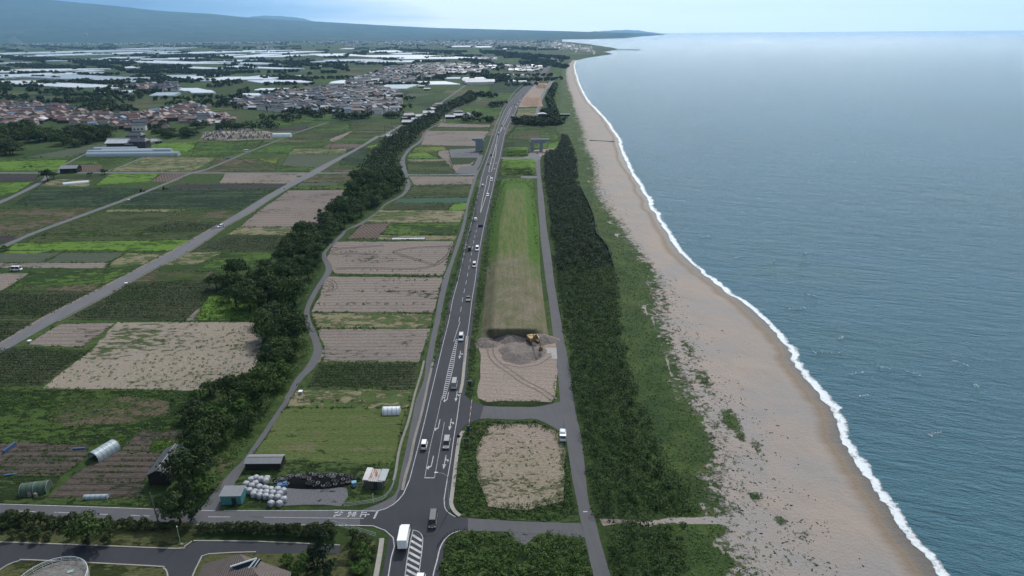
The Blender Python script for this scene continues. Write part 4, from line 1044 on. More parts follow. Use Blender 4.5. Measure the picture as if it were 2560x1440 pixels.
BELT = [(424,1290),(500,1286),(530,1215),(590,1125),(640,1040),(690,980),(735,925),(752,885),(748,850),(735,815),(735,775),(745,745),(760,715),(782,690),(790,660),(800,635),(825,605),(850,580),(880,563),(925,530),(955,505),(985,492),(1006,474),(1009,450),(998,425),(995,395),(1010,375),(1035,358),(1052,340),(1070,322),(1096,306),(1116,285),(1150,266),(1184,252),(1188,240),(1172,230),(1158,244),(1130,258),(1092,275),(1064,293),(1040,306),(1010,326),(965,352),(940,378),(920,402),(895,432),(890,472),(868,508),(818,545),(795,582),(740,600),(708,635),(668,668),(625,698),(540,700),(530,722),(590,768),(648,800),(660,850),(660,885),(650,935),(550,978),(490,990),(480,1010),(480,1060),(466,1100),(450,1150),(436,1210),(430,1250)]
bt = fill(BELT, 6.3, 3, 0.42)
bt = bt[~inpoly(PX(np.concatenate([bt, np.zeros((len(bt), 1))], 1)), [(350,1262),(452,1262),(470,1180),(500,1100),(420,1100),(350,1200)])]
bt = bt[np.argsort(bt[:, 1])]
NEAR_TREES = 200
def ordl(i): return ORD[i]
BL = [(0, 128, 'by the side road junction'), (128, 145, 'behind the dark barn'), (145, 165, 'opposite the mown field'), (165, 185, 'opposite the near crop rows'), (185, 205, 'at the outer bend of the lane'),
      (205, 228, 'right of the wide weedy field'), (228, 252, 'beside the bright green patch'), (252, 280, 'right of the dull green crop'), (280, 310, 'opposite the tyre-tracked field'), (310, 345, 'right of the striped bare field'),
      (345, 385, 'at the top of the striped field'), (385, 430, 'just before the cross lane'), (430, 490, 'where the cross lane ends'), (490, 9999, 'beyond the cross lane')]
bl_ = {}
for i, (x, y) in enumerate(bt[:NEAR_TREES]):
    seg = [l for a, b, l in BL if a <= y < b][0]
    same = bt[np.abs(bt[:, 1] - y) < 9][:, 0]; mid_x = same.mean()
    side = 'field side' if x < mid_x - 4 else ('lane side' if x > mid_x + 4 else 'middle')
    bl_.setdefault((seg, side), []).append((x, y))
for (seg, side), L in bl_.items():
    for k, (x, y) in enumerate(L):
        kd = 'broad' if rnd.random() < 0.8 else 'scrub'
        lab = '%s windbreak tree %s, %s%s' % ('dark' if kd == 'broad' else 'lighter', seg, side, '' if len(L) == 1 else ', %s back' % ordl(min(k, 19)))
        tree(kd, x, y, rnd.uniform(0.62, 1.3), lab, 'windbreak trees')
rest = bt[NEAR_TREES:]
def grove(name, P, label, cat='trees', R_=4.6, Hh=6.5, seed=3, m=LEAF_EVG, k=90, leaf=0.9):
    rs = np.random.RandomState(seed); P = np.asarray(P)
    n = len(P); C = np.concatenate([P, np.full((n, 1), 0.5)], 1)
    dist = np.linalg.norm(P, axis=1)
    # five clumps to a tree
    CC, RRr, HHh, TT = [], [], [], []
    for j in range(5):
        o = rs.uniform(-0.55, 0.55, (n, 2)) * R_; CC.append(C + np.concatenate([o, rs.uniform(0.1, 0.5, (n, 1)) * Hh], 1)); RRr.append(R_ * rs.uniform(.4, .62, n)); HHh.append(Hh * rs.uniform(.3, .5, n)); TT.append(rs.rand(n) * .6 + rs.rand(n) * .2)
    CC = np.concatenate(CC); dd = np.tile(dist, 5)
    V, Fq, T = leaves(CC, np.concatenate(RRr), np.concatenate(HHh), max(5, k // 5), leaf * np.clip(dd / 600, 0.8, 6), rs, np.concatenate(TT), low=0.2)
    return props(link(name, npmesh(name, V, Fq, m, attrs={'tint': T})), label, cat, kind='stuff')
grove('wood', rest, 'far stretch of the dark evergreen windbreak along the farm road', 'wood', seed=21)
# scrub on the flank of the windbreak
SC = [[(512,1282),(545,1220),(600,1140),(650,1060),(710,985),(748,925),(776,888),(770,850),(750,815),(752,770),(765,735),(790,700),(805,675),(800,645),(822,612),(808,612),(780,650),(770,690),(735,740),(700,800),(700,870),(660,930),(600,1000),(560,1080),(520,1180),(490,1270)],
      [(486,800),(528,746),(600,742),(650,775),(650,800)]]
Q = np.concatenate([fill(p, 1.5, 5 + i, .5, .8) for i, p in enumerate(SC)])
scatter('undergrowth', Q, 0.95, 0.8, 16, 0.36, LEAF_SCRUB, seed=5, label='light green undergrowth between the windbreak trees and the winding lane', cat='undergrowth')
# ------------------------------------------------------------------ pine belt along the coast
PINE = [(1437,1000),(1448,1040),(1460,1100),(1470,1170),(1478,1230),(1492,1290),(1560,1293),(1700,1298),(1740,1296),(1720,1240),(1690,1200),(1660,1150),(1640,1100),(1615,1040),(1592,1000),(1580,950),(1566,900),(1556,850),(1548,800),(1546,750),(1544,700),(1530,676),(1480,672),(1395,680),(1394,720),(1402,770),(1412,820),(1424,880),(1432,950)]
PINE2 = [(1512,1322),(1560,1316),(1740,1324),(1700,1350),(1700,1385),(1715,1440),(1740,1560),(1572,1560),(1540,1450)]
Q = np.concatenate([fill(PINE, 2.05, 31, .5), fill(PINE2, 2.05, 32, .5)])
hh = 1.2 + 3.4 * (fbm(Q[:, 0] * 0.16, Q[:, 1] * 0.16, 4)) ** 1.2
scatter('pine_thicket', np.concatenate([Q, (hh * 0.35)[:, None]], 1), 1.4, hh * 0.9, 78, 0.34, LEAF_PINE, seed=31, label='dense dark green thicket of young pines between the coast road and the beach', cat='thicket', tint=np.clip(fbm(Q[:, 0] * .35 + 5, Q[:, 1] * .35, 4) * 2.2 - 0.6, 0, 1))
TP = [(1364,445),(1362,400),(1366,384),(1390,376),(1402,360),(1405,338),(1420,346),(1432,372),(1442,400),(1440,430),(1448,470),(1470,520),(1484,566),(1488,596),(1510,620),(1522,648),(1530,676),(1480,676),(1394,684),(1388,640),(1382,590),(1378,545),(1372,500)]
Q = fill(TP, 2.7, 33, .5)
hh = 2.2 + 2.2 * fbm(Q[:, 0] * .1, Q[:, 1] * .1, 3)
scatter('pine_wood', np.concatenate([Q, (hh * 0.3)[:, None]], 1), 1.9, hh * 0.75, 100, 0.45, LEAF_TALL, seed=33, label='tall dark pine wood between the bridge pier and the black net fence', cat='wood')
# lighter broadleaf scrub on the seaward slope
DS = [(1545,690),(1575,700),(1600,760),(1622,850),(1650,930),(1680,1000),(1710,1070),(1730,1130),(1728,1190),(1750,1260),(1765,1298),(1735,1298),(1700,1215),(1650,1110),(1605,1010),(1570,880),(1552,780)]
DS2 = [(1700,1345),(1735,1326),(1765,1330),(1745,1350),(1775,1400),(1790,1450),(1800,1560),(1745,1560),(1722,1440)]
DS3 = [(1450,478),(1480,500),(1530,570),(1580,640),(1600,700),(1570,700),(1530,672),(1522,640),(1490,600),(1486,560),(1470,515)]
DS4 = [(1404,330),(1445,330),(1470,430),(1470,470),(1450,440),(1440,390),(1425,350)]
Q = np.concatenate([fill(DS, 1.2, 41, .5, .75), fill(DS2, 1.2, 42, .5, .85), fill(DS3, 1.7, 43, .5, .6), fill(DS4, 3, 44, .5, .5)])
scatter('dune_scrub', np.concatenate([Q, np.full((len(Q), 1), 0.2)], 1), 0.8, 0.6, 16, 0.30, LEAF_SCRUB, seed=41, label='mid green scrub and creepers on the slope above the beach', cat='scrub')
# tufts strewn over the upper beach
bq = base.reshape(-1, 3); vg_ = veg.ravel(); sel = nrs.rand(len(bq)) < (np.clip(vg_ - 0.12, 0, 0.9) ** 1.1) * 0.17 * np.clip((dw.ravel() - 12) / 10, 0, 1)
sel &= (PYg.ravel() > 330)
Q = np.concatenate([bq[sel][:, :2] + nrs.uniform(-.4, .4, (sel.sum(), 2)), zz.ravel()[sel][:, None]], 1)
scatter('beach_grass', Q, 0.42, 0.34, 9, 0.24, LEAF_WEED, seed=51, label='low green creeping plants scattered over the upper beach', cat='beach plants')
# thickets on the lots and verges
def thick(name, polys, sp, rad, h, k, leaf, m, label, cat, seed, prob=0.9, holes=(), z0=0.05):
    Q = np.concatenate([fill(p, sp, seed + i, .5, prob) for i, p in enumerate(polys)])
    for hq in holes: Q = Q[~inpoly(Q, pix(*hq))]
    return scatter(name, Q, rad, h, k, leaf, m, z0, seed, label, cat)
LOTV = [(1164,1064),(1200,1052),(1345,1054),(1365,1066),(1396,1084),(1412,1130),(1446,1300),(1300,1300),(1168,1290),(1144,1276),(1136,1200),(1150,1130)]
LOTH = [(1226,1070),(1335,1066),(1388,1086),(1402,1130),(1404,1200),(1398,1240),(1320,1262),(1226,1262),(1204,1200),(1194,1130)]
thick('verge_thicket', [LOTV], 1.0, 0.75, 0.75, 20, 0.27, LEAF_SCRUB, 'green weeds ringing the sandy lot between the highway and the coast road', 'weeds', 61, holes=[LOTH])
thick('scrub_lot', [[(1152,1334),(1272,1335),(1292,1358),(1312,1364),(1330,1358),(1348,1337),(1420,1336),(1450,1352),(1466,1400),(1478,1445),(1498,1560),(1090,1560),(1098,1440),(1106,1382),(1122,1352)]], 1.5, 1.2, 1.15, 42, 0.31, LEAF_SCRUB, 'thick green scrub filling the near lot beside the highway', 'scrub', 63, 0.97)
thick('hedge', [[(1146,700),(1160,650),(1172,600),(1188,540),(1200,470),(1190,470),(1172,540),(1160,590),(1146,640),(1132,690),(1118,740),(1104,800),(1092,860),(1080,920),(1084,925),(1100,880),(1118,810),(1130,750)]], 1.5, 0.95, 0.9, 18, 0.33, LEAF_SCRUB, 'green hedge growing between the highway and the service road', 'hedge', 65)
thick('verge_thicket', [[(1214,570),(1226,500),(1240,452),(1252,450),(1240,500),(1226,560),(1212,680),(1200,800),(1194,900),(1188,995),(1162,985),(1170,900),(1178,830),(1190,750),(1202,650)]], 1.4, 0.85, 0.8, 14, 0.32, LEAF_SCRUB, 'weedy verge between the highway and the long embankment', 'weeds', 67, 0.7)
thick('meadow_weeds', [[(-60,985),(470,990),(510,1004),(465,1078),(350,1080),(330,1118),(60,1106),(-60,1108)], [(-60,964),(110,968),(530,980),(480,992),(-60,988)]], 1.9, 0.9, 0.6, 12, 0.34, LEAF_SCRUB, 'overgrown green and brown meadow behind the vegetable gardens', 'meadow', 69, 0.75)
thick('meadow_weeds', [[(604,1180),(632,1168),(984,1168),(975,1200),(960,1228),(862,1258),(850,1222),(700,1215),(690,1262),(560,1268)]], 1.5, 0.7, 0.5, 13, 0.28, LEAF_SCRUB, 'weeds growing around the tyre pile and the wrapped bales', 'weeds', 71, 0.55, holes=[[(612,1185),(700,1180),(722,1212),(722,1272),(600,1272)], [(700,1180),(885,1180),(890,1222),(700,1222)], [(705,1212),(868,1212),(870,1262),(700,1264)]])
thick('embankment_weeds', [[(1236,452),(1334,452),(1340,480),(1246,480)], [(1226,560),(1250,470),(1266,470),(1250,560),(1244,680),(1236,690),(1216,690)], [(1318,470),(1336,470),(1344,560),(1350,640),(1330,600),(1322,560)]], 2.1, 0.9, 0.5, 10, 0.42, LEAF_WEED, 'bright green weeds on the shoulders of the long embankment', 'weeds', 73, 0.7, z0=1.2)
# crop rows that stand proud of the soil
def crops(polys, rowsp, alongsp, rad, h, k, leaf, m, label, seed, rot=0.0):
    Q = []
    ca, sa = math.cos(rot), math.sin(rot)
    for p in polys:
        W = np.array(pix(*p)); U = W @ np.array([[ca, -sa], [sa, ca]]); lo, hi = U.min(0), U.max(0)
        xx, yy_ = np.meshgrid(np.arange(lo[0], hi[0], alongsp), np.arange(lo[1], hi[1], rowsp)); q = np.stack([xx.ravel(), yy_.ravel()], 1)
        q = q + nrs.uniform(-.12, .12, q.shape); q = q @ np.array([[ca, sa], [-sa, ca]]); q = q[inpoly(q, W)]; q = q[nrs.rand(len(q)) < .93]; Q.append(q)
    return scatter('crop_rows', np.concatenate(Q), rad, h, k, leaf, m, 0.12, seed, label, 'crop')
crops([[(806,912),(1038,912),(1028,966),(780,964)]], 1.25, 0.75, 0.36, 0.85, 9, 0.30, LEAF_CROP, 'dark green staked crop rows in the field beside the kerb wall', 81)
crops([[(-50,873),(56,872),(214,880),(102,962),(-50,962)]], 1.3, 0.8, 0.42, 0.8, 9, 0.34, LEAF_CROP, 'dark green crop rows beside the weedy sand field', 82)
crops([[(-50,806),(90,806),(0,858),(-50,880)], [(-50,733),(220,736),(118,790),(-50,790)]], 1.6, 1.0, 0.5, 0.7, 7, 0.42, LEAF_CROP, 'dark green crop rows left of the long farm road', 83)
crops([[(316,710),(534,706),(518,742),(454,797),(184,796),(264,752)]], 1.7, 1.0, 0.46, 0.7, 6, 0.42, LEAF_CROP, 'dull green crop rows right of the long farm road', 84)
crops([[(566,592),(700,593),(688,625),(494,625)], [(425,558),(552,560),(540,575),(356,582)]], 2.0, 1.4, 0.6, 0.6, 5, 0.5, LEAF_CROP, 'dark green crop rows beside the middle of the farm road', 85)
# weeds on the big weedy field, in the ridged fields, lawns
Qw = fill([(300,812),(655,812),(648,860),(632,926),(530,970),(130,966),(240,878)], 1.9, 91, .5, 1.0)
den = np.clip((PX(np.concatenate([Qw, np.zeros((len(Qw), 1))], 1))[:, 1] - 840) / 130, 0, 1) * .5 + np.clip((Qw[:, 0] - Qw[:, 0].min()) / np.ptp(Qw[:, 0]), 0, 1) * .45
Qw = Qw[nrs.rand(len(Qw)) < den * (fbm(Qw[:, 0] * .06, Qw[:, 1] * .06, 3) * 1.6)]
scatter('field_weeds', Qw, 0.55, 0.4, 10, 0.3, LEAF_WEED, 0.1, 91, 'scattered green weed tufts in the wide sandy field', 'weeds')
wl_ = []
for (a, b, dn_) in [((906,700),(1080,702),.5),((838,688),(1100,692),1.),((880,728),(1070,730),.9),((790,760),(1060,761),.5),((850,630),(1090,632),.25),((830,652),(1100,653),.2),((900,676),(1080,678),.25),((1040,820),(1085,818),1.),((812,822),(1000,822),.4),((1035,437),(1075,437),1.),((1080,437),(1160,436),.3),((860,599),(1140,601),.6),((745,1003),(940,1003),.7),((736,966),(1035,971),.8),((640,474),(720,473),.6),((735,473),(870,473),1.),((690,384),(860,385),.5),((980,584),(1140,587),.5)]:
    A_, B_ = np.array(G(*a)[:2]), np.array(G(*b)[:2]); n_ = int(np.linalg.norm(B_ - A_) / .8); t_ = nrs.rand(n_)[:, None]
    q = A_ + (B_ - A_) * t_ + nrs.normal(size=(n_, 2)) * np.array([.2, .45]); wl_.append(q[nrs.rand(n_) < dn_ * (0.3 + fbm(q[:, 0] * .2, q[:, 1] * .2, 2))])
scatter('row_weeds', np.concatenate(wl_), 0.55, 0.75, 9, 0.35, LEAF_SCRUB, 0.1, 95, 'lines of dark weeds left standing between the ploughed strips', 'weeds')
Ql = np.concatenate([fill(LOTH, 1.1, 97, .5, .22), fill([(1200,1000),(1385,1000),(1394,985),(1390,940),(1386,940),(1380,1004),(1204,1004)], .8, 98, .5, .5)])
for rp in ROADS: MARG = MARG[~inpoly(MARG, rp)]
dmg = np.linalg.norm(MARG, axis=1)
scatter('field_margins', MARG, .45 + dmg / 1400, .4 + dmg / 2500, 6, .42 + .0, LEAF_SCRUB, 0.05, 96, 'lines of dark weeds along the margins of the fields', 'field margins')
scatter('lot_weeds', Ql, 0.35, 0.22, 7, 0.25, LEAF_WEED, 0.1, 97, 'small weeds dotting the sandy lots', 'weeds')
# ------------------------------------------------------------------ single trees and shrubs with labels of their own
for px, py, k, s, lab in [
    (222,1362,'broad',1.0,'large dark round tree on the lawn strip above the car park'),
    (452,1308,'broad',.9,'dark pine tree leaning over the side road behind the lamp post'), (480,1300,'tall',.9,'thin dark pine tree beside the junction of the side road and the lane'),
    (812,1440,'tall',1.05,'tall feathery dark tree beside the tiled roof'), (790,1425,'tall',.8,'second feathery dark tree beside the tiled roof, slightly lower'),
    (905,1395,'scrub',.75,'round bushy tree at the corner of the retaining wall'), (900,1430,'scrub',.7,'bushy tree below the corner of the retaining wall'),
    (745,1440,'scrub',.6,'small bush close to the right of the tiled roof'), (762,1405,'scrub',.5,'dark bush between the tiled roof and the feathery tree'),
    (720,1412,'scrub',.45,'small dark bush at the right eave of the tiled roof'),
    (120,452,'broad',1.15,'broad dark tree beside the grey farm hut at the bend'), (135,448,'broad',.9,'smaller dark tree beside the grey farm hut'),
    (226,440,'scrub',.7,'small round tree on the cross lane east of the farm hut'), (262,436,'scrub',.8,'small bushy tree where the farm track meets the cross lane'),
    (12,628,'scrub',.7,'small dark tree beside the far farm road at the left edge'), (112,595,'scrub',.4,'single bush on the verge of the far farm road'),
    (803,558,'tall',.85,'bare spindly dead tree at the edge of the windbreak'), (775,570,'tall',.5,'small pointed tree at the edge of the windbreak'),
    (62,420,'scrub',.4,'first small bush in the bright green field'), (78,420,'scrub',.4,'second small bush in the bright green field'),
    (1380,390,'scrub',1.0,'round dark tree beside the right bridge pier')]:
    x, y, _ = G(px, py); tree(k, x, y, s, lab, None)
GT_ = []
TREES.append(('shrub', crown_mesh('crown', 120, 1.5, 2.1, 12, 46, 0.26, LEAF_DIM), trunk_mesh('trunk', 5, 1.0, 1.8), 1.5))
TREES.append(('shrub', crown_mesh('crown', 121, 1.4, 2.0, 12, 46, 0.26, LEAF_DIM), trunk_mesh('trunk', 6, 1.0, 1.8), 1.5))
for i, (px, py, s) in enumerate([(8,1325,.9),(30,1345,1.1),(68,1330,.9),(64,1350,.8),(96,1338,1.),(98,1352,.85),(124,1350,.85),(158,1325,.8),(182,1345,.7),(215,1358,.6),(272,1356,.85),(275,1338,.8),(40,1322,.8),(136,1325,.9)]):
    x, y, _ = G(px, py); GT_.append((tree('shrub', x, y, s, 'x', 'rounded shrubs on the lawn strip', name='shrub', cat='shrub'), 'small rounded shrub on the lawn above the car park', px))
hp = []
for a, b in [((0,1308),(200,1312)),((250,1316),(430,1324)),((495,1328),(830,1336)),((560,1332),(840,1341))]:
    n_ = int((b[0] - a[0]) / 15)
    for i in range(n_): hp.append((a[0] + (b[0] - a[0]) * (i + .5) / n_ + rnd.uniform(-3, 3), a[1] + (b[1] - a[1]) * (i + .5) / n_ + rnd.uniform(-2, 3)))
HS_ = [(60,'left of the round tree, by the left edge'),(180,'left of the large round tree'),(290,'behind the large round tree'),(400,'between the round tree and the utility pole'),(480,'by the leaning pine'),(600,'opposite the teal shed'),(700,'opposite the wrapped bales'),(770,'opposite the gravel yard'),(900,'opposite the road lettering')]
hb_ = {}
for px, py in sorted(hp): hb_.setdefault([l for a, l in HS_ if px < a][0], []).append((px, py))
for seg, L in hb_.items():
    for k, (px, py) in enumerate(L):
        x, y, _ = G(px, py); tree('shrub', x, y, rnd.uniform(.75, 1.25), 'hedge shrub %s, %s from left' % (seg, ordl(min(k, 19))), 'hedge shrubs along the side road', name='shrub', cat='shrub')
for px, py, s in [(880,1352,.9),(898,1362,1.),(912,1375,1.),(922,1390,.9),(888,1378,.9),(910,1355,.8),(895,1410,1.0)]:
    x, y, _ = G(px, py); GT_.append((tree('shrub', x, y, s * 1.2, 'x', 'shrubs inside the wall corner', name='shrub', cat='shrub'), 'dark shrub in the cluster inside the retaining wall corner', px))
# ------------------------------------------------------------------ mid-distance and far trees
GROUPS = [  # x, y, rx, ry, n, label
 (60,345,75,16,20,'the left part of the dark grove'), (20,385,40,12,8,'the dark grove at the far left edge'), (180,352,60,16,19,'the middle of the dark grove'),(240,345,35,12,9,'the right end of the dark grove'),
 (245,275,55,8,20,'the round wood behind the red-roofed village'), (325,276,20,6,6,'the round wood behind the red-roofed village'), (440,338,55,9,16,'the trees in front of the cemetery'), (385,318,30,7,8,'the trees in front of the cemetery'),
 (560,320,70,6,16,'the trees behind the cemetery'), (650,320,40,5,9,'the trees behind the cemetery'), (700,300,60,6,14,'the trees below the grey-roofed village'), (860,296,90,5,18,'the trees below the grey-roofed village'),
 (980,292,22,5,7,'the trees below the grey-roofed village'), (770,285,60,5,9,'the trees below the grey-roofed village'), (1165,305,22,4,4,'the garden of the big farmhouse'), (1215,306,20,4,5,'the garden of the big farmhouse'), (1190,292,12,3,3,'the garden of the big farmhouse'), (1395,306,18,5,5,'the dark trees by the long low shed')]
far_pts = []; gi = 0
for (gx_, gy_, rx_, ry_, n_, lab) in GROUPS:
    for i in range(n_):
        a = rnd.uniform(0, 6.28); q = math.sqrt(rnd.random())
        x, y, _ = G(gx_ + rx_ * q * math.cos(a), gy_ + ry_ * q * math.sin(a))
        if gi < 85 and n_ > 3 and gy_ > 280:
            GT_.append((tree('broad', x, y, rnd.uniform(1.7, 2.4) if gx_ < 250 and gy_ > 340 else rnd.uniform(1.1, 1.7), 'x', 'trees of ' + lab, z=-2.6), 'dark evergreen tree in ' + lab, gx_ + rx_ * q * math.cos(a))); gi += 1
        else: far_pts.append((x, y))
lines = [((0,246),(80,246),6),((380,196),(480,206),26),((0,122),(60,128),12),((0,112),(270,124),90),((0,142),(80,150),40),((70,150),(330,160),120),((40,166),(210,172),70),((240,165),(310,176),30),((320,182),(480,182),60),((310,168),(480,170),40),
  ((330,140),(480,145),50),((440,140),(580,146),60),((440,180),(580,186),60),((680,157),(860,170),60),((440,115),(640,122),60),((700,198),(780,202),24),((560,206),(600,208),9),((100,210),(230,206),26),((0,220),(30,226),8),((620,232),(600,236),14),
  ((720,275),(800,292),16),((830,165),(870,176),20),((1030,190),(1110,196),34),((1180,190),(1270,198),40),((1150,150),(1230,160),40),((1200,130),(1420,148),160),((1290,140),(1400,165),110),((1240,120),(1340,124),60),((1000,125),(1150,134),60),((860,140),(1000,118),50),
  ((1300,160),(1420,168),60),((1285,310),(1400,312),36),((1300,305),(1400,308),24),((1385,285),(1372,250),34),((1372,250),(1388,215),40),((1390,300),(1360,285),22),((1228,268),(1262,262),5),((1180,240),(1250,242),10),((340,233),(400,230),10),((240,232),(290,236),10),((520,100),(700,104),40),((20,100),(260,104),60),((700,104),(830,108),40)]
for (a, b, n_) in lines:
    for i in range(int(n_ * 1.6)):
        u_ = rnd.random(); px = a[0] + (b[0] - a[0]) * u_; py = a[1] + (b[1] - a[1]) * u_ + rnd.gauss(0, 1.6)
        if py > 97: far_pts.append(G(px, py)[:2])
for i in range(620):
    py = 101 + 190 * rnd.random() ** 2.2; px = rnd.uniform(-30, 1380)
    if (py > 215 and px > 1000) or py > 285: continue
    x, y, _ = G(px, py); m_ = rnd.choice([1, 1, 3, 6, 10]); sl = rnd.uniform(-.4, .4)
    for k in range(m_): far_pts.append((x + (k - m_ / 2) * 11 + rnd.uniform(-3, 3), y + (k - m_ / 2) * 11 * sl + rnd.uniform(-4, 4)))
grove('wood', far_pts, 'scattered dark groves and tree lines across the distant plain', 'woods', 6.0, 9.0, 23, k=60, leaf=1.5)
uniq(GT_, 'from left')
# ------------------------------------------------------------------ embankments
def embank(name, rows, h, mats, split, label):
    """rows: pixel y, toe left, top left, top right, toe right; first is the far end, last the near end"""
    Y = [r[0] for r in rows]; yy_ = np.linspace(Y[0], Y[-1], 90)
    C_ = [np.interp(yy_, Y, [r[i] for r in rows]) for i in (1, 2, 3, 4)]
    ends = np.clip(np.minimum((yy_ - Y[0]) / (0.06 * (Y[-1] - Y[0]) + 6), (Y[-1] - yy_) / 22), 0, 1)
    P, A = [], []
    for i, y in enumerate(yy_):
        hh_ = h * ends[i]
        cols = []
        for s_ in np.linspace(0, 1, 5): cols.append((C_[0][i] + (C_[1][i] - C_[0][i]) * s_, hh_ * s_))
        for s_ in np.linspace(0.1, 1, 9): cols.append((C_[1][i] + (C_[2][i] - C_[1][i]) * s_, hh_))
        for s_ in np.linspace(0.25, 1, 4): cols.append((C_[2][i] + (C_[3][i] - C_[2][i]) * s_, hh_ * (1 - s_)))
        for (x, z) in cols:
            zz_ = max(z, 0.02) + (rnd.uniform(-.12, .12) if z > .2 else 0); P.append(G(x, y, zz_))
    n = 18; idx = np.arange(len(P)).reshape(-1, n)
    Fq = np.stack([idx[1:, :-1], idx[1:, 1:], idx[:-1, 1:], idx[:-1, :-1]], -1).reshape(-1, 4)
    mi = np.repeat([0 if y < split else 1 for y in yy_[1:]], n - 1)
    return props(link(name, npmesh(name, np.array(P), Fq, mats, mi, smooth=True)), kind='structure')
EMB = soil('embankment_grass', (0.060, 0.105, 0.024), (0.095, 0.120, 0.040), weed=(0.045, 0.085, 0.016), weed_amt=0.4, weed_scale=0.4, c3=(0.15, 0.125, 0.065), rows=3.2, rot=R(90), row_amt=0.35, row_c=(0.12, 0.11, 0.055))
t = NT('embankment_turf')
sp_ = t.n.new('ShaderNodeSeparateXYZ'); t.l.new(t.pos(), sp_.inputs[0]); yA, yB = G(1280, 705)[1], G(1280, 640)[1]
nn_ = t.noise(.05, 5, .65); yy3 = t.val('ADD', sp_.outputs['Y'], t.val('MULTIPLY', t.ramp(nn_, .3, .7, -1, 1), 22.0)); gf = t.ramp(yy3, yA, yB)
st_ = t.noise(1.0, 5, .7, t.mapped(0, (.9, .06, 1))); top_ = t.ramp(sp_.outputs['Z'], 3.0, 3.4)
gr_ = t.mix(t.ramp(t.noise(.5, 5, .75), .35, .65), (.040, .085, .014), (.075, .130, .024)); gr_ = t.mix(t.val('MULTIPLY', top_, t.ramp(st_, .4, .6, .1, .85)), gr_, (.135, .130, .060))
dr_ = t.mix(t.ramp(st_, .35, .65), (.125, .112, .068), (.185, .152, .115)); dr_ = t.mix(t.ramp(t.noise(.12, 5, .7), .42, .62, 0, .7), dr_, (.085, .100, .040))
c_ = t.mix(gf, dr_, gr_); mm_ = t.n.new('ShaderNodeVectorMath'); mm_.operation = 'SCALE'; t.l.new(c_, mm_.inputs[0]); t.l.new(t.ramp(t.noise(1.6, 6, .8), .3, .7, .6, 1.35), mm_.inputs['Scale'])
t.col(mm_.outputs[0], .95, .1); t.bump(t.noise(1.2, 6, .8), .5, .8); EMX = t.m
embank('embankment', [(446,1252,1270,1308,1332),(470,1249,1268,1309,1334),(500,1242,1264,1311,1337),(560,1228,1252,1314,1347),(620,1222,1247,1317,1349),(680,1217,1240,1320,1351),(760,1210,1234,1330,1360),(820,1204,1231,1338,1368),(846,1202,1232,1340,1372)], 3.6, [EMX, EMX], 681, None)
embank('embankment', [(396,1256,1272,1327,1338),(410,1254,1270,1327,1339),(440,1252,1266,1328,1340)], 3.0, [fm('bright'), EMB], 422, None)
embank('embankment', [(368,1268,1274,1312,1319),(380,1266,1270,1316,1321),(392,1264,1268,1318,1323)], 2.4, [fm('bright'), EMB], 385, None)
SANDM = soil('dug_sand', (0.215, 0.18, 0.16), (0.18, 0.155, 0.142), grain=2.0, bump=0.25)
REDM = soil('red_fill', (0.30, 0.20, 0.145), (0.26, 0.18, 0.135), grain=1.0, bump=0.2)
for rows, hh_ in [([(236,1318,1328,1346,1352),(250,1308,1320,1344,1352),(266,1298,1312,1346,1358)], 4.5), ([(208,1344,1348,1362,1368),(222,1336,1342,1362,1370)], 4)]:
    embank('earth_fill', rows, hh_, [REDM, REDM], 300, None)
# the dug pit: a round working platform of grey sand inside a ragged cut
def mound(px, py, r0, r1, h, label, sx=1.0, m=SANDM):
    cx_, cy_, _ = G(px, py); V = []; nA, nR = 64, 14
    for j in range(nR + 1):
        u_ = j / nR; rad = r0 * u_ * 1.0
        for i in range(nA):
            a = 2 * math.pi * i / nA; rr_ = rad * (1 + .09 * math.sin(3 * a + 1) + .05 * math.sin(7 * a) * u_)
            z = h * min(1, max(0, (r0 - rad) / (r0 - r1))) + rnd.uniform(-.05, .05) * (u_ < .97) + 0.10 * math.sin(a * 17 + u_ * 3) * (u_ > .55) * (u_ < .95)
            V.append((cx_ + math.cos(a) * rr_ * sx, cy_ + math.sin(a) * rr_, max(z, 0.0) + 0.04))
    idx = np.arange(len(V)).reshape(nR + 1, nA); nx = np.roll(idx, -1, 1)
    Fq = np.stack([idx[:-1], idx[1:], nx[1:], nx[:-1]], -1).reshape(-1, 4)
    return props(link('sand_mound', npmesh('sand_mound', np.array(V), Fq, m, smooth=True)), label, 'sand mound')
mound(1304, 882, 8.0, 4.4, 1.7, 'flat-topped round mound of dug grey sand under the yellow excavator')
for px, py, r_, h_, lb in [(1218,862,3.0,1.4,'small heap of dug sand at the left edge of the cut'),(1352,852,4.2,2.2,'grey sand heap against the cut behind the excavator'),(1215,852,2.2,1.0,'low sand heap beside the wheel tracks'),(1276,850,3.6,1.8,'dark sand bank at the foot of the cut')]:
    mound(px, py, r_, r_ * .25, h_, lb, 1.5)
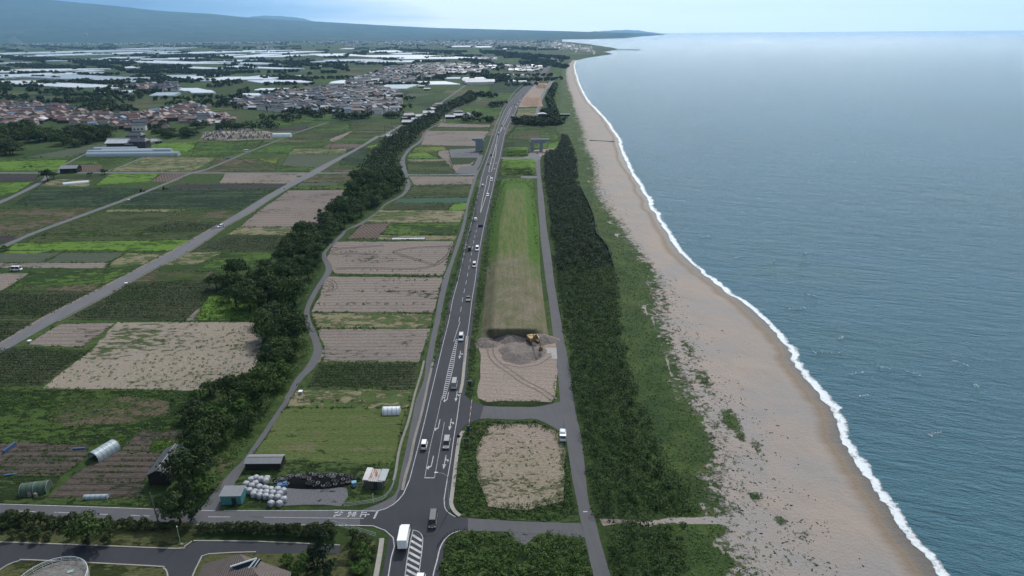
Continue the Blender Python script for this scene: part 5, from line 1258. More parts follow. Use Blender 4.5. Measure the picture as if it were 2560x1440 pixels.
# wheel tracks crossing the pit
TRK = soil('wheel_track', (0.15, 0.12, 0.105), (0.17, 0.14, 0.12), grain=4)
mb = MB()
for d in (-.9, .9):
    linestrip(mb, offs(smooth_line(pix((1232,845),(1226,880),(1240,905),(1275,930),(1310,955),(1350,975),(1385,1000)), 6), d), 0.55, 0.115)
    linestrip(mb, offs(smooth_line(pix((1255,905),(1300,914),(1340,908),(1368,890)), 6), d * 1.4), 0.4, 0.117)
props(mb.build('wheel_track', TRK), kind='structure')
TRD = soil('tyre_ruts', (0.09, 0.078, 0.07), (0.11, 0.095, 0.085), grain=4)
mb = MB()
for W in [pix((1130,612),(1118,616),(1060,618),(1015,622),(985,630),(1010,640),(1060,655),(1085,662),(1100,655),(1118,640),(1128,625),(1120,615)), pix((1136,606),(1128,616),(1122,635),(1108,650),(1085,664),(1040,672),(970,672),(900,670),(840,672)), pix((830,628),(850,622),(900,618),(960,614)), pix((905,656),(925,648),(940,642),(930,636),(880,634),(840,636),(825,630)), pix((822,700),(835,708),(838,720),(825,728),(812,728)), pix((818,712),(828,718),(826,726))]:
    for d in (-.8, .8): linestrip(mb, offs(smooth_line(W, 6), d), 0.32, 0.122)
props(mb.build('wheel_track', TRD), kind='structure')
field('steel_plates', [(1356,855),(1388,855),(1390,868),(1358,868)], mat('rusty_plate', (0.30, 0.22, 0.16), .8, .2, .2, 1), 0.14, 0)
field('steel_plates', [(1362,870),(1391,869),(1392,884),(1364,884)], mat('grey_plate', (0.28, 0.27, 0.26), .7, .3, .15, 1), 0.142, 0)
field('steel_plates', [(1378,884),(1392,884),(1393,898),(1380,898)], mat('grey_plate', (0, 0, 0)), 0.141, 0)

# ------------------------------------------------------------------ paints
def P_(name, c, rough=0.35, spec=0.5, var=0.05, metal=0.0): return mat(name, c, rough, spec, var, 2.0, metal)
WHITE = P_('white_paint', (0.72, 0.73, 0.74)); SILVER = P_('silver_paint', (0.50, 0.51, 0.53), .3, .5, .05); BLACKP = P_('black_paint', (0.012, 0.012, 0.014), .25)
GREYP = P_('grey_paint', (0.26, 0.26, 0.27), .3, .5, .05); BLUEP = P_('blue_grey_paint', (0.10, 0.15, 0.21), .3); DGREY = P_('dark_grey_paint', (0.09, 0.092, 0.10), .3, .5, .05); REDP = P_('dark_red_paint', (0.13, 0.02, 0.02), .3)
GLASS = P_('car_glass', (0.008, 0.010, 0.012), .08, .6, 0); RUBBER = P_('rubber', (0.018, 0.018, 0.018), .85, .2); LAMPM = P_('headlight_glass', (0.6, 0.62, 0.62), .15); TAILM = P_('tail_light', (0.25, 0.01, 0.01), .3); CHROME = P_('bright_metal', (0.45, 0.46, 0.47), .3, .5, .1, .8)
YEL = P_('yellow_paint', (0.30, 0.18, 0.04), .5, .4, .15); STEEL = mat('galvanised_steel', (0.36, 0.38, 0.39), .5, .4, .15, 3); DARKM = mat('dark_iron', (0.03, 0.028, 0.028), .7, .3, .2, 3)
CAR_N = {}
def car(kind, paint, loc, rz, label, group='vehicles on the highway', cat='car', name='car'):
    key = (kind, paint.name)
    if key in CAR_N: return copy_tree(CAR_N[key], None, loc, rz, None, label, group, cat)
    L, Wd, Hh, hood, tailh = {'minivan': (4.6, 1.7, 1.85, 0.75, 0.1), 'kei': (3.4, 1.48, 1.8, 0.45, 0.08), 'hatch': (4.0, 1.69, 1.5, 1.0, 0.25), 'sedan': (4.6, 1.78, 1.45, 1.3, 0.9), 'van': (4.7, 1.7, 2.0, 0.25, 0.08)}[kind]
    r = empty(name, loc, rz, label, cat, group)
    hb = 0.78 if kind not in ('sedan', 'hatch') else 0.72; y0, y1 = -L / 2, L / 2
    mb = MB(); w = Wd / 2
    bev = 0.10
    prof = [(y0 + .05, .25), (y0, .45), (y0 + .02, hb), (y0 + tailh, hb + .06), (y1 - hood, hb + .08), (y1 - .12, hb - .14), (y1, .5), (y1 - .04, .25)]
    def sect(x, k): return [(x * 1.0, a, b) for a, b in [(y0 + (p[0] - y0) * 1, p[1]) for p in prof]]
    Vv, Fs = [], []; n = len(prof)
    for x, ins in ((-w, .06), (-w + .07, 0), (w - .07, 0), (w, .06)):
        for a, b in prof: Vv.append((x, a * (1 - ins / L), .25 + (b - .25) * (1 - ins)))
    for s_ in range(3):
        for i in range(n): Fs.append((s_ * n + i, (s_ + 1) * n + i, (s_ + 1) * n + (i + 1) % n, s_ * n + (i + 1) % n))
    Fs += [tuple(range(n)), tuple(reversed(range(3 * n, 4 * n)))]
    mb.add(Vv, Fs, 0, False)
    # roof panel and pillars
    ya, yb = y0 + tailh + .12, y1 - hood - .08; ra, rb = ya + (.12 if kind != 'sedan' else .55), yb - (.55 if kind not in ('van', 'kei') else .38)
    wr = w * .80
    mb.add([(-wr, ra, Hh - .05), (wr, ra, Hh - .05), (wr, rb, Hh - .05), (-wr, rb, Hh - .05), (-wr * .92, ra + .08, Hh), (wr * .92, ra + .08, Hh), (wr * .92, rb - .08, Hh), (-wr * .92, rb - .08, Hh)], [(4, 5, 6, 7), (0, 1, 5, 4), (1, 2, 6, 5), (2, 3, 7, 6), (3, 0, 4, 7)], 0)
    wb = w * .95; zb = hb + .05
    for sx in (-1, 1):
        for (a, b) in (((wb, ya), (wr, ra)), ((wb, yb), (wr, rb)), ((wb, (ya + yb) / 2), (wr, (ra + rb) / 2))):
            mb.tube((sx * a[0], a[1], zb - .03), (sx * b[0], b[1], Hh - .04), .045, .045, 4)
    bd = mb.build('body', paint, r)
    g = MB(); wq = wb - .03; wt = wr - .02; zt = Hh - .07
    g.add([(-wq, ya, zb), (wq, ya, zb), (wq, yb, zb), (-wq, yb, zb), (-wt, ra, zt), (wt, ra, zt), (wt, rb, zt), (-wt, rb, zt)], [(0, 1, 5, 4), (1, 2, 6, 5), (2, 3, 7, 6), (3, 0, 4, 7)])
    gl = g.build('windows', GLASS, r)
    ch = [bd, gl]
    for sx in (-1, 1):
        for yy_ in (y0 + .75, y1 - .75):
            q = MB(); q.tube((sx * (w - .16), yy_, .31), (sx * (w + .01), yy_, .31), .31, .31, 14); q.tube((sx * (w - .05), yy_, .31), (sx * (w + .02), yy_, .31), .17, .15, 10, 1)
            ch.append(q.build('wheel', [RUBBER, CHROME], r))
        q = MB(); q.box((sx * (w - .28), y1 - .045, .60), (.36, .12, .16)); ch.append(q.build('headlight', LAMPM, r))
        q = MB(); q.box((sx * (w - .14), y0 + .02, .72), (.16, .08, .28)); ch.append(q.build('tail_light', TAILM, r))
    q = MB(); q.box((0, y1 - .01, .42), (.34, .04, .17)); ch.append(q.build('number_plate', WHITE, r))
    CAR_N[key] = reg(r, *ch)
    return r
def heading(py):
    d = np.array(mid(py - 2)) - np.array(mid(py + 2)); return math.atan2(-d[0], d[1])
AWAY, TO = 0.0, math.pi
CARS = [(1083,1306,'van',DGREY,TO,'dark van with a pale roof, nearest vehicle coming towards the junction'), (1117,1113,'minivan',GREYP,TO,'silver-grey people carrier facing us just before the turn arrows'),
 (1061,1118,'kei',WHITE,AWAY,'small white boxy car driving away on the left lane beside the turn box'), (1136,966,'van',GREYP,TO,'grey van with a pale roof beside the hatched taper, facing us'),
 (1153,848,'minivan',SILVER,TO,'silver van facing us where the hatched taper begins'), (1171,750,'sedan',DGREY,TO,'dark sedan facing us on the stretch beside the ploughed strips'),
 (1186,666,'minivan',SILVER,TO,'silver minivan facing us, behind the white one'), (1193,625,'minivan',WHITE,TO,'white minivan facing us, beside the black car'), (1174,626,'kei',BLACKP,AWAY,'black boxy car driving away, beside the white minivan'),
 (1189,551,'hatch',WHITE,AWAY,'white hatchback driving away just past the overhead sign'), (1219,490,'hatch',WHITE,TO,'white hatchback facing us beside the painted median strip'), (1229,452,'minivan',WHITE,TO,'white minivan facing us just past the far crossing'),
 (1207,466,'hatch',SILVER,AWAY,'silver hatchback driving away just before the far crossing'), (1221,411,'sedan',DGREY,AWAY,'dark sedan driving away just beyond the far crossing'), (1228,389,'kei',BLACKP,AWAY,'black boxy car driving away level with the bridge piers'),
 (1247,337,'van',GREYP,AWAY,'grey van driving away beyond the bridge piers'), (1254.5,316,'hatch',BLACKP,AWAY,'black car driving away beside the farmhouse bushes'), (1261,324,'hatch',SILVER,TO,'silver car facing us beside the farmhouse bushes'),
 (1281,290,'hatch',SILVER,TO,'silver car facing us at the start of the red earth fill'), (1290,268.5,'hatch',WHITE,TO,'white car facing us beside the red earth fill, the nearest of three'), (1293.5,262.5,'van',WHITE,TO,'white van facing us beside the red earth fill, second of three'),
 (1286,262,'hatch',DGREY,AWAY,'dark car driving away beside the red earth fill'), (1300,252,'hatch',WHITE,TO,'white car facing us beside the red earth fill, third of three'), (1305,246.5,'van',WHITE,TO,'white van facing us at the steep end of the red fill'), (1308,241,'hatch',DGREY,AWAY,'dark car driving away at the far end of the red fill'),
 (1329,221.5,'van',WHITE,TO,'white van facing us beyond the red fill'), (1341,202,'hatch',BLACKP,AWAY,'black car driving away on the far bend'), (1345,206,'hatch',WHITE,TO,'white car facing us, first of the group on the far bend'), (1351,198,'hatch',WHITE,TO,'white car facing us, second of the group on the far bend'),
 (1360,186,'hatch',WHITE,TO,'white car facing us, third of the group on the far bend'), (1369,175,'van',WHITE,TO,'white van facing us where the highway curves out of sight'), (1050,1462,'hatch',WHITE,TO,'pale car cut off by the lower edge beside the hatched island')]
for px, py, k, p, d, lab in CARS:
    x, y, _ = G(px, py); car(k, p, (x, y, .11), heading(py) + d, lab)
x, y, _ = G(42, 676); car('van', WHITE, (x, y, .07), R(-90), 'white van parked on the bare strip at the left edge', 'vehicles among the fields')
x, y, _ = G(552, 568); car('hatch', WHITE, (x, y, .1), R(141), 'small white car coming towards us on the long farm road', 'vehicles among the fields')
x, y, _ = G(617, 380); car('van', WHITE, (x, y, .1), R(-60), 'white van driving along the far farm road', 'vehicles among the fields')
x, y, _ = G(572, 397.5); car('hatch', BLUEP, (x, y, .1), R(-60), 'blue-grey car following the white van on the far farm road', 'vehicles among the fields')
x, y, _ = G(986.5, 321); car('kei', WHITE, (x, y, .1), R(-35), 'small white car near the little hoop sheds on the farm road', 'vehicles among the fields')
for px, py, a, lb in [(412,474,-70,'dark tractor at the edge of the dark crop strips'), (355,480,-60,'second dark tractor on the other side of the farm road')]:
    x, y, _ = G(px, py); r = empty('tractor', (x, y, .05), R(a), lb, 'tractor', 'tractors by the farm road')
    q = MB(); q.box((0, .9, 1.0), (.8, 1.7, .7)); q.tube((.3, .9, 1.3), (.3, .9, 2.1), .05); q.build('body', REDP, r)
    q = MB(); q.box((0, -.5, 1.5), (1.3, 1.3, 1.4), 0, 0, .85); q.build('cab', GLASS, r)
    for sx in (-1, 1):
        q = MB(); q.tube((sx * .6, -.6, .75), (sx * .98, -.6, .75), .75, .75, 16); q.build('wheel', RUBBER, r)
        q = MB(); q.tube((sx * .55, 1.3, .45), (sx * .8, 1.3, .45), .45, .45, 12); q.build('wheel', RUBBER, r)
# the box truck
x, y, _ = G(1011, 1357); r = empty('box_truck', (x, y, .11), heading(1357), 'white box truck driving away beside the hatched island', 'truck', 'vehicles on the highway'); r.scale = (.88, .84, .9)
q = MB(); q.box((0, -.7, 2.15), (2.2, 5.4, 2.3)); q.box((0, -.7, .93), (1.9, 5.2, .14)); q.build('cargo_box', WHITE, r)
q = MB(); q.prism([(2.05, .5), (2.05, 2.25), (2.3, 2.6), (3.3, 2.6), (3.75, 1.6), (3.8, .5)], -1.02, 1.02, 0, 'X'); cb = q.build('cab', WHITE, r)
q = MB(); q.prism([(3.31, 2.45), (3.66, 1.66), (3.68, 1.66), (3.36, 2.5)], -.9, .9, 0, 'X'); q.box((0, 2.8, 1.95), (2.08, .8, .6)); q.build('windows', GLASS, cb)
q = MB(); q.prism([(1.8, 3.32), (2.3, 3.30), (3.2, 2.64), (2.2, 2.64)], -.85, .85, 0, 'X'); q.build('wind_deflector', WHITE, r)
q = MB(); q.box((0, -.2, .62), (.9, 6.4, .22)); q.build('chassis', DARKM, r)
q = MB(); q.box((0, -3.35, .5), (2.0, .1, .14)); bm_ = q.build('rear_bumper', DARKM, r)
for sx in (-1, 1):
    q = MB(); q.box((sx * .85, -3.42, .62), (.3, .06, .14)); q.build('tail_light', TAILM, bm_)
    q = MB(); q.box((sx * .5, -3.405, 2.15), (.03, .03, 2.1)); q.build('door_hinge', CHROME, r)
    for yy_ in (-2.0, 2.7):
        q = MB(); q.tube((sx * .75, yy_, .42), (sx * 1.03, yy_, .42), .42, .42, 16); q.tube((sx * .95, yy_, .42), (sx * 1.05, yy_, .42), .22, .2, 10, 1); q.build('wheel', [RUBBER, CHROME], r)
    q = MB(); q.tube((sx * 1.02, 3.5, 2.0), (sx * 1.3, 3.7, 2.0), .03); q.box((sx * 1.3, 3.7, 1.85), (.18, .06, .4)); q.build('mirror', DARKM, r)
# parked cab-over pickup on the coast road
x, y, _ = G(1407, 1096); r = empty('flatbed_truck', (x, y, .1), math.pi + R(-4), 'small white cab-over pickup parked nose towards us on the coast road', 'truck')
q = MB(); q.prism([(.7, .45), (.7, 1.5), (.95, 1.82), (1.75, 1.82), (2.15, 1.1), (2.2, .45)], -.82, .82, 0, 'X'); cb = q.build('cab', WHITE, r)
q = MB(); q.prism([(1.79, 1.76), (2.11, 1.16), (2.15, 1.18), (1.84, 1.78)], -.74, .74, 0, 'X'); q.box((0, 1.3, 1.35), (1.66, .7, .42)); q.build('windows', GLASS, cb)
q = MB(); q.box((0, -.9, .72), (1.6, 2.9, .1)); q.box((-.8, -.9, .95), (.05, 2.9, .4)); q.box((.8, -.9, .95), (.05, 2.9, .4)); q.box((0, -2.35, .95), (1.6, .05, .4)); q.build('cargo_bed', WHITE, r)
q = MB(); q.box((.05, -1.4, 1.15), (1.4, 1.7, .7), 0, 0, .9); q.build('tarpaulin', P_('pale_tarp', (.55, .62, .66), .6), r)
q = MB(); q.box((0, 0, .52), (.8, 4.0, .18)); q.build('chassis', DARKM, r)
for sx in (-1, 1):
    q = MB(); q.box((sx * .6, 2.2, .68), (.3, .05, .16)); q.build('headlight', LAMPM, r)
    for yy_ in (-1.5, 1.5):
        q = MB(); q.tube((sx * .62, yy_, .3), (sx * .84, yy_, .3), .3, .3, 14); q.build('wheel', RUBBER, r)
# ------------------------------------------------------------------ excavator
x, y, _ = G(1331, 868); r = empty('excavator', (x, y, 1.7), R(205), 'yellow excavator on the sand mound reaching its bucket towards the coast road', 'excavator')
for sx in (-1, 1):
    q = MB(); q.prism([(-1.9, .25), (-1.7, .0), (1.7, 0), (1.9, .25), (1.9, .6), (1.7, .85), (-1.7, .85), (-1.9, .6)], sx * 1.3 - .28, sx * 1.3 + .28, 0, 'X'); tk = q.build('track', DARKM, r)
    for k in range(5): MB().tube((sx * 1.55, -1.4 + k * .7, .42), (sx * 1.62, -1.4 + k * .7, .42), .24, .2, 10).build('roller', YEL, tk)
q = MB(); q.box((0, 0, .95), (1.6, 1.8, .3)); q.build('undercarriage', DARKM, r)
q = MB(); q.box((0, -.5, 1.65), (2.6, 3.0, .9), 0, 0, .96); q.box((.1, -1.7, 1.9), (2.4, .9, .7), 0, 0, .85); q.build('body', YEL, r)
q = MB(); q.box((-.8, .55, 2.15), (1.0, 1.5, 1.6), 0, 0, .9); cb = q.build('cab', YEL, r)
q = MB(); q.box((-.8, .75, 2.4), (1.03, 1.3, .85), 0, 0, .92); q.build('window', GLASS, cb)
a, b, c_, d = (.2, .9, 1.9), (.2, 3.2, 4.3), (.2, 5.6, 3.5), (.2, 6.4, 1.0)
q = MB(); q.tube(a, b, .30, .28, 6); q.tube(b, c_, .28, .20, 6); q.build('boom', YEL, r)
q = MB(); q.tube(c_, d, .22, .16, 6); q.build('stick', YEL, r)
q = MB(); q.tube((.2, 1.4, 1.5), (.2, 3.3, 3.7), .09, .07, 8); q.tube((.2, 3.4, 4.6), (.2, 5.4, 4.0), .08, .06, 8); q.build('hydraulic_ram', CHROME, r)
q = MB(); q.prism([(6.2, 1.1), (6.7, 1.0), (7.0, .3), (6.6, -.35), (6.0, -.4), (5.9, -.1), (6.3, .1), (6.4, .5)], -.35, .75, 0, 'X'); q.build('bucket', mat('rusty_bucket', (.16, .09, .05), .8, .2, .3, 3), r)
# ------------------------------------------------------------------ bridge piers
PIER = mat('pier_concrete', (0.20, 0.225, 0.255), .85, .2, .12, .35)
x, y, _ = G(1199.5, 377); r = empty('bridge_pier', (x, y, 0), 0, 'solid grey concrete bridge pier with a cap jutting out to the left', 'bridge pier', 'bridge piers')
q = MB(); q.box((0, 0, 4.3), (7.4, 3.2, 8.6)); q.build('stem', PIER, r)
q = MB(); q.prism([(-6.9, 9.9), (-6.9, 11.2), (3.0, 11.2), (3.0, 8.6), (-3.7, 8.6)], -1.9, 1.9, 0, 'Y'); q.build('pier_cap', PIER, r)
q = MB(); q.box((3.6, -.2, 8.9), (1.2, 3.0, 1.6)); q.build('bearing_block', CONCL, r)
x, y, _ = G(1341.5, 378); r = empty('bridge_pier', (x, y, 0), 0, 'grey concrete bridge pier with two legs and a cap jutting out to the right', 'bridge pier', 'bridge piers')
for sx in (-4.0, 4.0): MB().box((sx, 0, 3.5), (2.7, 3.2, 7.0)).build('leg', PIER, r)
q = MB(); q.prism([(-5.4, 7.0), (-5.4, 10.8), (11.2, 10.8), (11.2, 9.8), (6.2, 7.0)], -1.9, 1.9, 0, 'Y'); q.build('pier_cap', PIER, r)
MB().box((-5.9, 0, 7.9), (1.1, 3, 1.6)).build('bearing_block', CONCL, r)
MB().box((0, .5, .25), (12, 5, .5)).build('footing', CONCL, r)
# ------------------------------------------------------------------ poles, lamps, signs, fences
def upole(px, py, h, label, arms=2, group=None, lean=0.0):
    x, y, _ = G(px, py); r = empty('utility_pole', (x, y, 0), 0.3, label, 'utility pole', group)
    MB().tube((0, 0, 0), (lean, 0, h), .17, .11, 10).build('pole', mat('pole_concrete', (.12, .115, .11), .8, .2), r)
    for k in range(arms): MB().box((lean, 0, h - .5 - k * .7), (1.8, .1, .1)).build('crossarm', DARKM, r)
upole(397, 1309, 8.3, 'dark utility pole leaning over the side road by the gardens', 0, None, -.35)
for px, py, lb in [(963,339,'tall thin pole beside the two hoop sheds, the left one'), (981,329,'tall thin pole beside the two hoop sheds, the right one'), (1172,214,'utility pole beside the white farm buildings')]: upole(px, py, 11, lb, 2)
x, y, _ = G(452, 1362); r = empty('lamp_post', (x, y, 0), 0, 'pale green lamp post at the edge of the lawn by the car park', 'lamp post')
MB().tube((0, 0, 0), (0, 0, 4.6), .07, .05, 8).build('pole', P_('pale_green_paint', (.25, .33, .28), .5), r); MB().tube((0, 0, 4.6), (0, 0, 4.85), .12, .07, 8).build('lamp_head', WHITE, r); MB().box((.2, 0, .15), (.7, .5, .3)).build('base', CONC, r)
x, y, _ = G(1123, 1276); r = empty('street_lamp', (x, y, 0), 0, 'tall street lamp arching over the highway by the near junction', 'street lamp')
MB().tube((0, 0, 0), (0, 0, 9.0), .10, .06, 8).tube((0, 0, 9.0), (-.8, .1, 9.7), .05, .05, 6).tube((-.8, .1, 9.7), (-2.2, .2, 9.95), .05, .04, 6).build('pole', STEEL, r)
MB().box((-2.5, .2, 9.95), (.8, .3, .14), 0, 0, .8).build('lamp_head', P_('pale_metal', (.6, .62, .62), .4), r)
x, y, _ = G(1171, 1081); r = empty('road_sign', (x, y, 0), R(8), 'dark blue upright sign box at the corner of the upper link road', 'sign')
MB().box((0, 0, 1.1), (.75, .2, 1.9)).build('sign_panel', P_('navy_paint', (.02, .03, .08), .4), r); MB().box((0, 0, .08), (.9, .6, .16)).build('base', CONCL, r)
x, y, _ = G(1147, 1106); r = empty('road_sign', (x, y, 0), R(0), 'dark diamond sign standing on the pale kerb of the overgrown lot', 'sign')
MB().tube((0, 0, 0), (0, 0, 1.6), .04).build('post', STEEL, r); MB().box((0, -.06, 1.9), (.85, .04, .85), 0, 0, 1, 0, R(45)).build('sign_panel', DARKM, r)
x, y, _ = G(1166, 1115); r = empty('road_sign', (x, y, 0), R(-5), 'see-through frame sign with a green panel in the weeds beside the highway', 'sign')
for sx in (-.75, .75): MB().tube((sx, 0, 0), (sx, 0, 2.3), .04).build('post', STEEL, r)
MB().box((0, 0, 1.7), (1.6, .05, 1.1)).build('sign_panel', P_('green_panel', (.03, .06, .045), .5), r)
x, y, _ = G(1175, 963); r = empty('road_sign', (x, y, 0), 0, 'dark square box on a post beside the sand pit kerb', 'sign')
MB().box((0, 0, .9), (1.0, .4, 1.2)).build('sign_panel', P_('navy_paint', (.02, .03, .08), .4), r); MB().tube((0, .1, 0), (0, .1, .5), .06).build('post', STEEL, r)
x, y, _ = G(1216, 590); r = empty('road_sign', (x, y, 0), 0, 'dark direction sign hanging over the right lane on a single arm', 'sign')
MB().tube((0, 0, 0), (0, 0, 5.6), .12, .10, 8).tube((0, 0, 5.2), (-4.2, 0, 5.4), .08, .06, 8).tube((0, 0, 5.6), (-4.2, 0, 5.8), .06, .05, 8).build('post', STEEL, r); MB().box((-3.0, -.1, 5.4), (2.8, .08, 1.5)).build('sign_panel', P_('navy_paint', (.02, .03, .08), .4), r)
x, y, _ = G(934, 1259); r = empty('road_sign', (x, y, 0), 0, 'thin white sign post in front of the footpath fence', 'sign')
MB().tube((0, 0, 0), (0, 0, 2.7), .04, .04, 6).build('post', WHITE, r); MB().tube((0, -.05, 2.6), (0, -.09, 2.6), .22, .22, 14).build('sign_panel', CHROME, r)
def fence(pts, h, n, label, m=STEEL, rails=3, name='fence'):
    W = smooth_line(pix(*pts), 4); seg = np.concatenate([[0], np.cumsum([np.linalg.norm(np.array(b) - np.array(a)) for a, b in zip(W, W[1:])])])
    X = [p[0] for p in W]; Y = [p[1] for p in W]; r = empty(name, (X[0], Y[0], 0), 0, label, 'fence'); o = np.array([X[0], Y[0]])
    T = np.linspace(0, seg[-1], n); Q = [(np.interp(t_, seg, X) - o[0], np.interp(t_, seg, Y) - o[1]) for t_ in T]
    for q in Q: MB().tube((q[0], q[1], 0), (q[0], q[1], h), .05, .05, 6).build('post', m, r)
    for k in range(rails):
        z = h * (k + 1) / rails - .05; mb = MB()
        for a, b in zip(Q, Q[1:]): mb.tube((a[0], a[1], z), (b[0], b[1], z), .035, .035, 5)
        mb.build('rail', m, r)
fence([(860,1268),(905,1262),(945,1255),(965,1245),(978,1228),(986,1205),(990,1180)], 1.1, 24, 'pale steel railing curving along the footpath below the rusty shed')
fence([(828,1312),(860,1321),(900,1332),(940,1344)], 1.3, 14, 'galvanised railing on the retaining wall opposite the junction')
x0, y0 = G(1180, 1004)[:2]; r = empty('chain_barrier', (x0, y0, 0), 0, 'red and white chain barrier across the mouth of the upper link road', 'barrier')
RW = [P_('red_plastic', (.45, .06, .03), .5), WHITE]; x1, y1 = G(1172, 1070)[:2]
for k in range(9):
    u_ = k / 8; MB().tube(((x1 - x0) * u_, (y1 - y0) * u_, 0), ((x1 - x0) * u_, (y1 - y0) * u_, .75), .05).build('post', RW[k % 2], r)
for k in range(8):
    u_, v_ = k / 8, (k + 1) / 8; MB().tube(((x1 - x0) * u_, (y1 - y0) * u_, .65), ((x1 - x0) * v_, (y1 - y0) * v_, .65), .05, .05, 5).build('bar', RW[(k + 1) % 2], r)
NET = P_('black_net', (.014, .014, .016), .9)
for pts, lb in [([(1450,476),(1462,500),(1476,530),(1486,562),(1489,592),(1502,608),(1514,622),(1524,645),(1532,674)], 'long black net fence between the pine wood and the dune grass'), ([(1442,398),(1442,415),(1438,432),(1434,442)], 'short black net fence at the far end of the pine wood')]:
    wall_line('net_fence', pts, .12, 3.0, NET, lb, 'fence', 0, 5)
# crash barriers: dark guard rail by the lower crossing
fence([(1094,1370),(1106,1350),(1125,1336),(1146,1329)], .8, 9, 'dark guard rail curving round the scrub-filled near lot', DARKM, 2, 'guard_rail')
fence([(1160,905),(1164,870),(1170,842),(1177,800),(1186,740)], .8, 16, 'guard rail along the highway shoulder beside the embankment', DARKM, 2, 'guard_rail')
# ------------------------------------------------------------------ yard: bales, tyres, sheds
BALEM = mat('bale_wrap', (.40, .41, .435), .6, .35, .28, 2.5)
def bale_mesh(s_):
    r_ = random.Random(s_); mb = MB(); n = 16; V = []
    prof = [(0, 0), (.50, .0), (.60, .12), (.63, .35), (.62, .75), (.56, .98), (.42, 1.10), (.0, 1.14)]
    for j, (a, z) in enumerate(prof):
        for i in range(n):
            t_ = 6.283 * i / n; k = 1 + r_.uniform(-.06, .06); k *= .93 / (abs(math.cos(t_)) ** 4 + abs(math.sin(t_)) ** 4) ** .25; V.append((a * k * math.cos(t_), a * k * math.sin(t_), z + r_.uniform(-.03, .03) * (0 < j < 7)))
    fs = [(j * n + i, j * n + (i + 1) % n, (j + 1) * n + (i + 1) % n, (j + 1) * n + i) for j in range(len(prof) - 1) for i in range(n)]
    mb.add(V, fs, 0, True); return mb.mesh('silage_bale', BALEM)
BM = [bale_mesh(i) for i in range(4)]
BI_ = []
bz = [(265,640),(225,655),(305,650),(345,665),(262,685),(185,690),(232,705),(165,735),(210,745),(292,715),(338,725),(255,755),(302,760),(350,760),(385,735),(442,735),(490,745),(402,765),(460,770),(245,775),(293,785),(345,790),(390,800),(442,800),(492,815),(388,850),(455,850),(355,645)]
for i, (a, b) in enumerate(bz):
    px, py = 560 + a / 3.273, 1000 + b / 3.273 + 5; x, y, _ = G(px, py)
    big = link('silage_bale', BM[i % 4], None, (x, y, .03), rnd.uniform(0, 6)); big.scale = (1.22, 1.22, 1.12)
    row = 'in the double row by the grey shed' if a < 380 and b < 700 else ('at the left end near the teal shed' if a < 240 else ('in the front row nearest the gravel' if b > 780 else 'in the middle of the stack'))
    props(big, 'x', 'bale', 'wrapped bales in the yard'); BI_.append((big, 'white plastic wrapped bale ' + row, px))
uniq(BI_, 'from left')
for i, (px, py) in enumerate([(648,1222),(668,1226)]):
    x, y, _ = G(px, py + 3); o = link('silage_bale', BM[i], None, (x, y, .03), 1.0); o.scale = (1.1, 1.1, 1.2); props(o, ['wrapped bale whose dark hay shows through torn plastic, the left one', 'wrapped bale whose dark hay shows through torn plastic, the right one'][i], 'bale')
wall = MB()
cx_, cy_, _ = G(790, 1203); nA = 40; V = []
for j in range(9):
    for i in range(nA):
        t_ = 6.283 * i / nA; u_ = j / 8; V.append((cx_ + math.cos(t_) * 10.4 * u_ * (1 + .07 * math.sin(3 * t_)), cy_ + math.sin(t_) * 3.1 * u_, .03 + 1.1 * (1 - u_ ** 2) ))
idx = np.arange(len(V)).reshape(9, nA); nx = np.roll(idx, -1, 1); Fq = np.stack([idx[:-1], idx[1:], nx[1:], nx[:-1]], -1).reshape(-1, 4)
props(link('tarpaulin', npmesh('tarpaulin', np.array(V), Fq, P_('black_sheet', (.008, .008, .009), .95, .05), smooth=True)), 'long low silage heap under a black sheet, weighed down with tyres', 'silage heap')
mb = MB(); nT, nS = 14, 7; V = []
for i in range(nT):
    for j in range(nS):
        a, b = 6.283 * i / nT, 6.283 * j / nS; V.append(((.40 + .085 * math.cos(b)) * math.cos(a), (.40 + .085 * math.cos(b)) * math.sin(a), .1 + .1 * math.sin(b)))
mb.add(V, [(i * nS + j, ((i + 1) % nT) * nS + j, ((i + 1) % nT) * nS + (j + 1) % nS, i * nS + (j + 1) % nS) for i in range(nT) for j in range(nS)], 0, True)
TY = mb.mesh('tyre', P_('weathered_rubber', (.055, .055, .057), .7, .3)); TY2 = mb.mesh('tyre', P_('chalky_rubber', (.17, .17, .17), .8, .3))
for i in range(66):
    t_, q = rnd.uniform(0, 6.283), math.sqrt(rnd.random()) * .95; bx_, by_ = math.cos(t_) * 10.2 * q, math.sin(t_) * 2.9 * q
    o = link('tyre', TY2 if rnd.random() < .35 else TY, None, (cx_ + bx_, cy_ + by_, .08 + 1.1 * (1 - q * q)), rnd.uniform(0, 6)); o.rotation_euler[0] = rnd.uniform(-.08, .08)
    side = 'left third of the' if bx_ < -3.4 else ('right third of the' if bx_ > 3.4 else 'middle of the')
    props(o, 'old tyre lying on the %s black sheeted heap' % side, 'tyre', 'tyres on the %s heap' % side)
